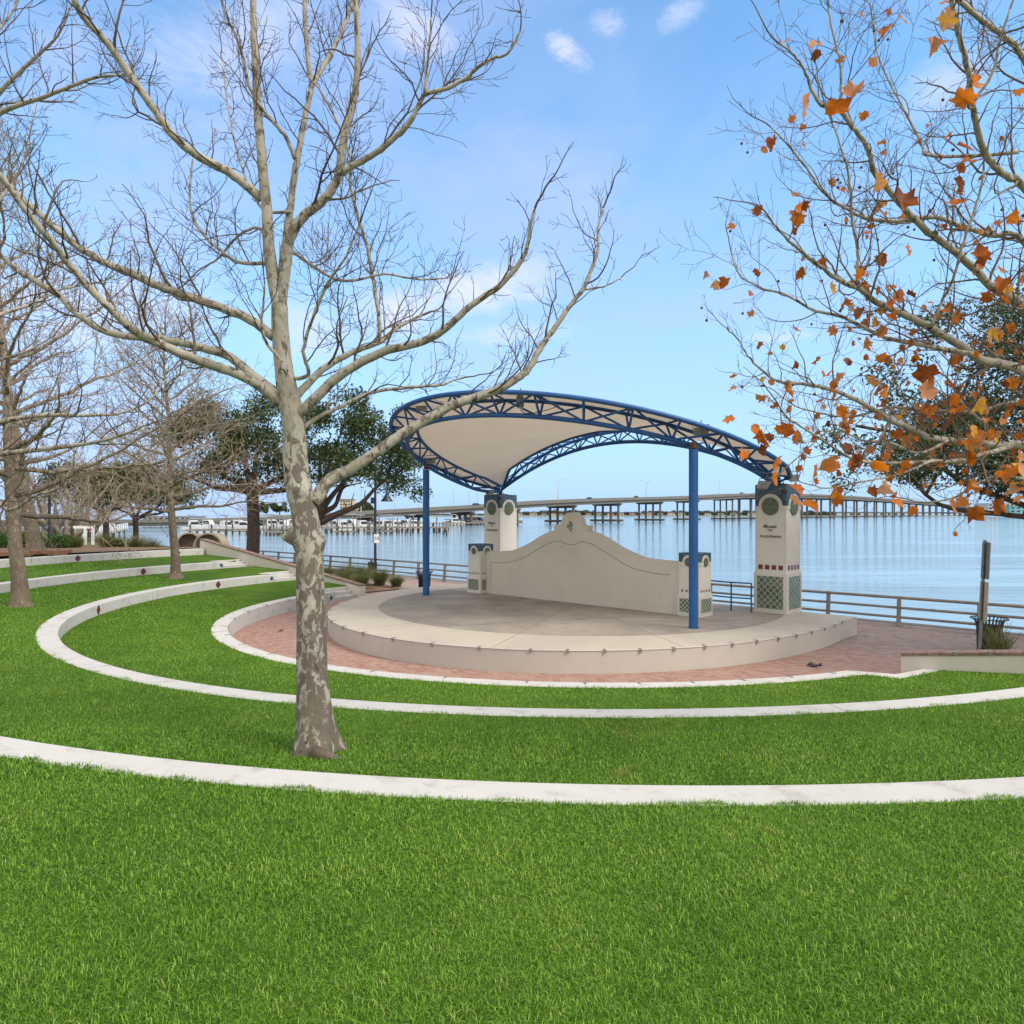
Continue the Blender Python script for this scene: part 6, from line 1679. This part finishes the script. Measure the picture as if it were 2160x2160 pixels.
# trees over the marina
class P0: pass
for i, (px, Z, r_, lab) in enumerate(((770, 455, 5.5, 'round dark tree beside the beige buildings beyond the bridge'), (545, 420, 5, 'green tree beyond the bridge, right of the oak trunk'), (590, 430, 4.5, 'second green tree beyond the bridge, behind the oak limb'))):
    x = (px - CX) / F * Z
    root = thing('distant_tree', lab, 'tree', (x, Z, .3), 'trees beyond the marina')
    b = MB(); b.tube([(x, Z, 0), (x, Z, 6)], [.5, .3], 7); b.build('trunk', MT['bark_oak'], root)
    cs = [(x + g.uniform(-1, 1) * r_, Z + g.uniform(-1, 1) * r_ * .6, 7 + g.uniform(-.5, 1) * r_ * .6) for _ in range(16)]
    leaf_cloud(root, cs, [r_ * .38] * 16, 3000, .55, MT['oak_leaf'])

# ------------------------------------------------------------------ docks, boats, masts, pilings
WZ = -1.2
def dock(lab, a, c, w, z, npile):
    a, c = Vector(a), Vector(c); d = c - a; L = d.length; d.normalize(); n_ = Vector((-d.y, d.x, 0))
    root = thing('dock', lab, 'dock', a, 'wooden docks of the marina')
    b = MB(); b.prism([(0, z - .45), (L, z - .45), (L, z), (0, z)], Vector((a.x, a.y, 0)), d, ZV, n_, w); b.build('deck', MT['wood_grey'], root)
    for i in range(npile):
        for u in (.2, w - .2):
            q = a + d * (L * (i + .5) / npile) + n_ * u; b = MB(); b.tube([(q.x, q.y, WZ - 1), (q.x, q.y, z + (1.1 if i % 3 == 0 and u > 1 else -.02))], .20, 7); b.build('pile', MT['pile_dark'], root)
dock('long low wooden dock across the marina, left part behind the oak trunk', at(392, 1110, 172).xy.to_3d(), at(655, 1112, 182).xy.to_3d(), 3.0, .15, 18)
dock('wooden dock right of the big sycamore trunk, ending behind the left blue post', at(668, 1112, 188).xy.to_3d(), at(945, 1112, 196).xy.to_3d(), 3.0, .35, 24)
dock('low floating dock nearest the water, left of the lamp post', at(706, 1118, 176).xy.to_3d(), at(752, 1118, 177).xy.to_3d(), 3.0, -.35, 4)
dock('low floating dock nearest the water, behind the lamp post', at(768, 1116, 178).xy.to_3d(), at(832, 1116, 179).xy.to_3d(), 3.0, -.25, 5)
dock('short wooden dock with railing piles left of the big sycamore trunk', at(556, 1118, 168).xy.to_3d(), at(592, 1118, 168).xy.to_3d(), 3.0, -.25, 4)
dock('far breakwater dock with dark fence behind the left blue post', at(905, 1104, 300).xy.to_3d(), at(1100, 1102, 330).xy.to_3d(), 3.0, .1, 14)
GP = 'wooden mooring piles standing in the marina'
pl0 = None
for i in range(34):
    px = [545, 556, 562, 572, 584, 598, 604, 612, 700, 712, 722, 733, 745, 753, 776, 790, 800, 811, 822, 838, 842, 855, 866, 872, 884, 893, 921, 935, 942, 974, 946, 828, 690, 478][i]
    Z = 165 + (i * 37) % 45 if px < 945 else 215
    x = (px - CX) / F * Z
    if pl0 is None:
        pl0 = thing('mooring_pile', 'weathered wooden mooring pile standing in the marina water', 'piling', (x, Z, WZ), GP)
        b = MB(); b.tube([(0, 0, -1.5), (0, 0, 1.2)], [.21, .20], 8); b.build('wet_foot', MT['pile_dark'], pl0, world=False)
        b = MB(); b.tube([(0, 0, 1.2), (.03, 0, 3.4)], [.20, .17], 8); b.lathe([(.19, 3.38), (.02, 3.62)], (.03, 0, 0), 8); b.build('shaft', MT['wood_grey'], pl0, world=False)
    else: dup(pl0, (x, Z, WZ), i * .7, scale=(1, 1, .8 + .5 * ((i * 53) % 10) / 10))
def motor_boat(lab, x, Z, L, yaw, canopy, group='white motor boats moored in the marina'):
    root = thing('motor_boat', lab, 'boat', (x, Z, WZ), group, yaw)
    st = []; N_ = 9
    for i in range(N_):
        u = i / (N_ - 1); wd = L * .16 * (1 - max(0, (u - .45) / .55) ** 2.2); sh = .95 + .65 * u ** 2 + .02 * L
        xx = -L / 2 + L * u
        st.append([(xx, -wd, sh), (xx + .15 * u, -wd * .8, .15), (xx + .2 * u, 0, -.35 + .3 * u ** 3), (xx + .15 * u, wd * .8, .15), (xx, wd, sh)])
    vs = [p for r_ in st for p in r_]; fs = []
    for i in range(N_ - 1):
        for k in range(4): fs.append((5 * i + k, 5 * i + k + 1, 5 * i + 6 + k, 5 * i + 5 + k))
        fs.append((5 * i + 4, 5 * i, 5 * i + 5, 5 * i + 9))
    fs.append((4, 3, 2, 1, 0))
    b = MB(); b.add(vs, fs); b.build('hull', MT['boat_white'], root, world=False, smooth=40)
    b = MB(); h0_, h1_ = 1.15 + .02 * L, 2.5 + .07 * L
    b.prism([(-L * .22, h0_), (L * .24, h0_), (L * .12, h1_ - .3), (L * .08, h1_), (-L * .2, h1_)], (0, L * .11, 0), (1, 0, 0), (0, 0, 1), (0, -1, 0), L * .22); b.build('cabin', MT['boat_white'], root, world=False, bevel=.08)
    for sg in (-1, 1):
        b = MB(); b.prism([(-L * .16, h0_ + .55), (L * .17, h0_ + .55), (L * .11, h1_ - .38), (-L * .16, h1_ - .38)], (0, sg * L * .112, 0), (1, 0, 0), (0, 0, 1), (0, sg, 0), .05); b.build('side_window', MT['boat_dark'], root, world=False)
    b = MB(); b.tube([(-L * .2, -L * .1, h1_), (-L * .2, -L * .1, h1_ + 1.5), (L * .02, -L * .1, h1_ + 1.6)], .05, 5); b.tube([(-L * .2, L * .1, h1_), (-L * .2, L * .1, h1_ + 1.5), (L * .02, L * .1, h1_ + 1.6)], .05, 5); b.build('frame', MT['mast'], root, world=False)
    b = MB(); b.box((-L * .09, 0, h1_ + 1.6), (L * .25, L * .22, .12)); b.build('bimini_top', MT[canopy], root, world=False, bevel=.05)
    b = MB(); b.tube(spline([(L * .2, -L * .12, 1.9), (L * .42, -L * .05, 2.35), (L * .49, 0, 2.4), (L * .42, L * .05, 2.35), (L * .2, L * .12, 1.9)], 4), .04, 4); b.build('bow_rail', MT['mast'], root, world=False)
BT = [(410, 215, 9, .3, 'boat_blue', 'white motor boat with navy top, leftmost on the long dock'), (440, 232, 10, -.2, 'boat_white', 'white motor boat right of the leftmost navy-topped one'), (477, 210, 9, .5, 'boat_dark', 'motor boat with dark top just left of the oak trunk'), (505, 225, 10, .1, 'boat_white', 'white motor boat touching the oak trunk from the left'), (515, 205, 8, 2.9, 'boat_white', 'small white boat on the long dock behind the oak trunk'),
      (575, 235, 11, .2, 'boat_blue', 'white cruiser with navy canvas between oak trunk and sycamore'), (600, 222, 9, -.3, 'boat_white', 'white motor boat just left of the big sycamore trunk'), (616, 245, 12, .4, 'boat_white', 'larger white cruiser touching the left edge of the sycamore trunk'), (706, 225, 9, 1.2, 'boat_white', 'white motor boat beside the grey boathouse'), (726, 210, 8, .2, 'boat_dark', 'boat with dark top left of the lamp post'), (744, 240, 12, -.4, 'boat_white', 'white cruiser half behind the first bridge pier'), (765, 222, 9, .4, 'boat_white', 'white motor boat at the left bridge pier, left of the lamp pole'),
      (801, 225, 9, 1.3, 'boat_white', 'white motor boat with tall cabin just right of the lamp pole'), (816, 236, 10, 1.6, 'boat_white', 'white cruiser seen bow-on, right of the lamp pole'), (838, 220, 8, .2, 'boat_dark', 'boat with dark canvas between the lamp post and the blue post'), (858, 245, 11, -.3, 'boat_blue', 'white boat left of the pier behind the left blue post'), (872, 232, 9, .3, 'boat_white', 'white boat against the pier left of the blue post'), (960, 320, 11, .2, 'boat_white', 'low white boat on the breakwater right of the left blue post'), (992, 345, 17, .15, 'boat_white', 'big white motor yacht seen through the pier left of the tall pillar'), (1010, 350, 14, -.2, 'boat_white', 'white motor yacht just left of the tall pillar')]
for px, Z, L, yaw, cnv, lab in BT: motor_boat(lab, (px - CX) / F * Z, Z, L * (.85 if L < 13 else 1), yaw * 2.2, cnv)
GS = 'sailboats moored beyond the bridge, masts showing above it'
for px, Z, H, lab in ((954, 360, 18, 'sailboat with tall mast right of the left blue post'), (987, 365, 17, 'sailboat whose mast stands midway between the blue post and tall pillar'), (1004, 370, 16, 'sailboat with stayed mast closest to the left tall pillar'), (882, 372, 14, 'sailboat with mast left of the left blue post'), (830, 380, 14, 'sailboat with mast right of the lamp shade'), (796, 385, 12, 'sailboat with mast behind the lamp pole'), (760, 390, 13, 'sailboat with mast over the beige buildings'), (540, 375, 13, 'sailboat with mast right of the oak trunk'), (512, 380, 12, 'sailboat with mast left of the oak trunk'), (470, 372, 12, 'sailboat with mast among the left oak leaves'), (604, 380, 13, 'sailboat with mast just left of the sycamore trunk')):
    x = (px - CX) / F * Z; root = thing('sailboat', lab, 'sailboat', (x, Z, WZ), GS, rnd.uniform(-.5, .5))
    st = []; L = 10.5
    for i in range(8):
        u = i / 7; wd = 1.55 * math.sin(math.pi * (.18 + .82 * u) ** .9) ** .7 if u < 1 else .03; xx = -L / 2 + L * u
        st.append([(xx, -wd, 1.1 + .3 * u), (xx, -wd * .7, .1), (xx, 0, -.5), (xx, wd * .7, .1), (xx, wd, 1.1 + .3 * u)])
    vs = [p for r_ in st for p in r_]; fs = [(4, 3, 2, 1, 0)]
    for i in range(7):
        for k in range(4): fs.append((5 * i + k, 5 * i + k + 1, 5 * i + 6 + k, 5 * i + 5 + k))
        fs.append((5 * i + 4, 5 * i, 5 * i + 5, 5 * i + 9))
    b = MB(); b.add(vs, fs); b.build('hull', MT['boat_white'], root, world=False, smooth=40)
    b = MB(); b.prism([(-2.2, 1.1), (2.2, 1.2), (1.4, 1.75), (-2.0, 1.75)], (0, .9, 0), (1, 0, 0), (0, 0, 1), (0, -1, 0), 1.8); b.build('cabin', MT['boat_white'], root, world=False, bevel=.05)
    b = MB(); b.tube([(.6, 0, 1.2), (.6, 0, H)], [.14, .10], 7); b.box((.6, 0, H * .62), (.1, 2.0, .08)); b.build('mast', MT['mast'], root, world=False)
    b = MB(); b.tube([(.5, 0, 2.2), (-4.0, 0, 2.3)], .18, 7); b.build('boom', MT['boat_blue'], root, world=False)
    b = MB(); b.tube([(.6, 0, H), (5.0, 0, 1.5)], .03, 4); b.tube([(.6, 0, H), (-5.0, 0, 1.3)], .03, 4); b.build('stay', MT['mast'], root, world=False)
# channel markers
for px, Z, m, lab in ((1292.5, 640, 'red', 'red channel marker on a pile left of the middle bridge pier'), (1471, 660, 'red', 'red channel marker just right of the right blue post'), (1548, 660, 'green', 'green channel marker left of the right tall pillar')):
    if 'mk' + m not in MT: MT['mk' + m] = plain(m + ' marker', (.6, .05, .03) if m == 'red' else (.02, .25, .08), .5)
    x = (px - CX) / F * Z; root = thing('channel_marker', lab, 'channel marker', (x, Z, WZ), 'channel markers in the bay')
    b = MB(); b.tube([(0, 0, -1), (0, 0, 4.0)], .22, 8); b.build('pile', MT['pile_dark'], root, world=False)
    b = MB()
    if m == 'red': b.prism([(-1.0, 3.2), (1.0, 3.2), (0, 5.1)], (0, -.25, 0), (1, 0, 0), (0, 0, 1), (0, -1, 0), .08)
    else: b.prism([(-.8, 3.2), (.8, 3.2), (.8, 4.8), (-.8, 4.8)], (0, -.25, 0), (1, 0, 0), (0, 0, 1), (0, -1, 0), .08)
    b.build('dayboard', MT['mk' + m], root, world=False)
# ------------------------------------------------------------------ grass blades
gg = np.random.default_rng(99)
def blades(Zs, Zmid, dens, len_m, wid, seg2):
    Z0, Z1 = Zs
    w0 = .73 * Z1 + 1.6; n = int(dens * 2 * w0 * (Z1 - Z0))
    x = gg.uniform(-w0, w0, n); y = gg.uniform(Z0, Z1, n)
    keep = np.abs(x) < .73 * y + 1.5
    x, y = x[keep], y[keep]
    z, m = tier_height(x, y)
    cl = np.sin(x * 2.1 + 1.7 * np.sin(y * 1.3)) * np.sin(y * 1.9 + 1.1 * np.sin(x * 1.7))
    x, y, z, cl = x[m], y[m], z[m], cl[m]
    return x, y, z, len_m * gg.uniform(.55, 1.35, len(x)) * (1 + .15 * cl), wid * gg.uniform(.7, 1.3, len(x)), seg2
sets = [blades((2.4, 4.2), 0, 12500, .044, .0030, True), blades((4.2, 6.2), 0, 8800, .046, .0038, True), blades((6.2, 9.0), 0, 5600, .050, .0052, True), blades((9.0, 13.0), 0, 3400, .054, .0072, False), blades((13, 20), 0, 1700, .060, .0105, False), blades((20, 30), 0, 750, .066, .016, False), blades((30, 42), 0, 380, .075, .022, False)]
V = []; LP = []; PS = []; PT = []; TI = []; vo = 0; lo = 0
for x, y, z, L, w, seg2 in sets:
    n = len(x)
    if not n: continue
    az = gg.uniform(0, 2 * np.pi, n); lean = np.clip(gg.normal(.88, .33, n), .05, 1.45); ws = gg.uniform(0, 2 * np.pi, n)
    # neighbouring blades lie over in the same direction
    az = az + .5 * np.sin(x * 3.1 + 2 * np.sin(y * 2.3))
    h = np.stack([np.cos(az), np.sin(az), 0 * az], 1); sd = np.stack([-np.sin(az), np.cos(az), 0 * az], 1)
    p0 = np.stack([x, y, z - .006], 1)
    tip = p0 + h * (L * np.sin(lean))[:, None]; tip[:, 2] += L * np.cos(lean) * .9
    mid = p0 + h * (L * np.sin(lean) * .38)[:, None]; mid[:, 2] += L * (.55 * np.cos(lean) + .12)
    t = np.clip(gg.normal(.44, .27, n), 0, 1)
    straw = gg.random(n) < .012; t = np.where(straw, gg.uniform(.92, 1.0, n), np.minimum(t, .93))
    if seg2:
        v = np.stack([p0 - sd * w[:, None] * .5, p0 + sd * w[:, None] * .5, mid + sd * w[:, None] * .5, mid - sd * w[:, None] * .5, tip], 1).reshape(-1, 3)
        b_ = vo + np.arange(n)[:, None] * 5
        LP.append((b_ + np.array([0, 1, 2, 3, 3, 2, 4])).ravel())
        k = lo + np.arange(n) * 7
        PS.append(np.stack([k, k + 4], 1).ravel()); PT.append(np.tile([4, 3], n)); TI.append(np.repeat(t, 5)); vo += 5 * n; lo += 7 * n
    else:
        v = np.stack([p0 - sd * w[:, None] * .5, p0 + sd * w[:, None] * .5, tip], 1).reshape(-1, 3)
        b_ = vo + np.arange(n)[:, None] * 3
        LP.append((b_ + np.array([0, 1, 2])).ravel()); k = lo + np.arange(n) * 3
        PS.append(k); PT.append(np.full(n, 3)); TI.append(np.repeat(t, 3)); vo += 3 * n; lo += 3 * n
    V.append(v)
print('grass verts', vo)
o = np_obj('grass', np.concatenate(V), np.concatenate(LP), np.concatenate(PS), np.concatenate(PT), MT['grass'], {'tint': np.concatenate(TI)})
tag(o, 'short green lawn grass on the terraces', 'grass', kind='stuff')

# ------------------------------------------------------------------ sky, sun, camera
SUN_EL, SUN_AZ = R(46), R(118)                       # azimuth clockwise from +Y
w = bpy.data.worlds.new('World'); SC.world = w; w.use_nodes = True
k = N(w.node_tree); bg = w.node_tree.nodes['Background']
sky = k.new('ShaderNodeTexSky'); sky.sky_type = 'NISHITA'; sky.sun_disc = False; sky.sun_elevation = SUN_EL; sky.sun_rotation = SUN_AZ
sky.altitude = 0; sky.air_density = 1.0; sky.dust_density = 0.35; sky.ozone_density = 1.6
D = k.new('ShaderNodeTexCoord').outputs['Generated']
s_ = k.new('ShaderNodeSeparateXYZ'); k.lk(D, s_.inputs[0]); dx, dy, dz = s_.outputs
az_ = k.math('ARCTAN2', dx, dy); el_ = k.math('ARCSINE', dz)
cv = k.new('ShaderNodeCombineXYZ'); k.lk(az_, cv.inputs[0]); k.lk(k.math('MULTIPLY', el_, 2.2), cv.inputs[1])
n1 = k.noise(cv.outputs[0], 6.5, 8, 0.66, 1.2); n2 = k.noise(cv.outputs[0], 1.6, 5, 0.55, 0.5); n3 = k.noise(cv.outputs[0], 22.0, 6, 0.65, 0.6)
nn_ = k.math('ADD', k.math('MULTIPLY', n1, .75), k.math('MULTIPLY', n3, .25))
n5 = k.noise(cv.outputs[0], 60.0, 7, 0.7, 1.0)
small_ = k.math('ADD', k.math('MULTIPLY', n3, .5), k.math('MULTIPLY', n5, .5))
def blob(az, el, sa, se, rot, amp, lo=.02, hi=.42):
    a = k.math('SUBTRACT', az_, R(az)); e = k.math('SUBTRACT', el_, R(el)); c, s2 = math.cos(R(rot)), math.sin(R(rot))
    u = k.math('DIVIDE', k.math('ADD', k.math('MULTIPLY', a, c), k.math('MULTIPLY', e, s2)), R(sa))
    v = k.math('DIVIDE', k.math('SUBTRACT', k.math('MULTIPLY', e, c), k.math('MULTIPLY', a, s2)), R(se))
    g_ = k.math('EXPONENT', k.math('MULTIPLY', k.math('ADD', k.math('MULTIPLY', u, u), k.math('MULTIPLY', v, v)), -.6))
    m_ = k.math('ADD', small_ if sa < 4 else nn_, k.math('MULTIPLY', k.math('SUBTRACT', g_, 1.0), .75))
    return k.math('MULTIPLY', k.math('MULTIPLY', k.mapr(m_, lo + .14, hi + .26), amp), k.mapr(g_, .02, .5))
def d_of(px, py): 
    x, z = (px - CX) / F, (CY - py) / F
    return math.degrees(math.atan2(x, 1)), math.degrees(math.atan2(z, math.hypot(x, 1)))
cl = None
for px, py, sa, se, rot, amp in ((1195, 105, 2.5, 1.0, -28, .8), (1285, 50, 1.9, 1.2, -10, .5), (1440, 25, 2.4, 1.2, 15, .5), (880, 60, 5.0, 2.2, -18, .85), (1010, 610, 7.5, 2.6, 12, 1.0), (820, 660, 5.5, 2.4, -5, .9), (1080, 705, 7, 1.2, 2, .55), (640, 700, 5, 3, 0, .6), (250, 640, 9, 3, 5, .7), (1640, 710, 3.2, .7, 0, .6), (1985, 190, 4, 2.2, 10, .55), (480, 90, 8, 4, 30, .45), (120, 680, 7, 3, 0, .6)):
    a, e = d_of(px, py); b_ = blob(a, e, sa, se, rot, amp); cl = b_ if cl is None else k.math('MAXIMUM', cl, b_)
veil = k.math('MULTIPLY', k.mapr(n2, .38, .68), .62)
ha, he = d_of(330, 260)
veil = k.math('ADD', veil, blob(ha, he, 18, 12, 0, .62, .05, .5))
ha, he = d_of(1150, 400)
veil = k.math('ADD', veil, blob(ha, he, 15, 6, -6, .5, .1, .55))
skyc = k.mix(1.0, sky.outputs[0], (0.92, 1.25, 1.34), 'MULTIPLY')
SKYK = 0.10
low = k.mapr(el_, .0, .50, .96, 0.0, False)
c = k.mix(low, skyc, (2.05, 3.15, 4.7))
c = k.mix(k.math('MINIMUM', veil, .8), c, (2.5, 3.15, 5.0))
c = k.mix(cl, c, (4.0, 4.15, 5.2))
# unseen warm-white cloud added overhead and behind the camera to neutralise blue skylight
over = k.math('MAXIMUM', k.mapr(el_, .62, .95), k.mapr(dy, .25, -.25))
c = k.mix(k.math('MULTIPLY', over, k.mapr(n1, .25, .6, .65, .95)), c, (7.6, 7.2, 6.7))
k.lk(c, bg.inputs[0]); bg.inputs[1].default_value = SKYK
sd = bpy.data.lights.new('sun', 'SUN'); sd.energy = 1.4; sd.angle = R(24); sd.color = (1.0, .93, .84)
so = bpy.data.objects.new('sun', sd); COL.objects.link(so)
to_sun = Vector((math.sin(SUN_AZ) * math.cos(SUN_EL), math.cos(SUN_AZ) * math.cos(SUN_EL), math.sin(SUN_EL)))
so.rotation_euler = to_sun.to_track_quat('Z', 'Y').to_euler()
cd = bpy.data.cameras.new('camera'); cd.sensor_width = 36; cd.lens = 36 * F / 2160; cd.shift_y = (CY - 1080) / 2160
cd.clip_start = .05; cd.clip_end = 20000
co = bpy.data.objects.new('camera', cd); COL.objects.link(co); co.location = (0, 0, CAMZ); co.rotation_euler = (R(90), 0, 0)
SC.camera = co
SC.view_settings.view_transform = 'Standard'; SC.view_settings.look = 'None'; SC.view_settings.exposure = 1.16; SC.view_settings.gamma = 1.0
SC.cycles.max_bounces = 8; SC.cycles.diffuse_bounces = 3; SC.cycles.transmission_bounces = 4; SC.cycles.transparent_max_bounces = 8
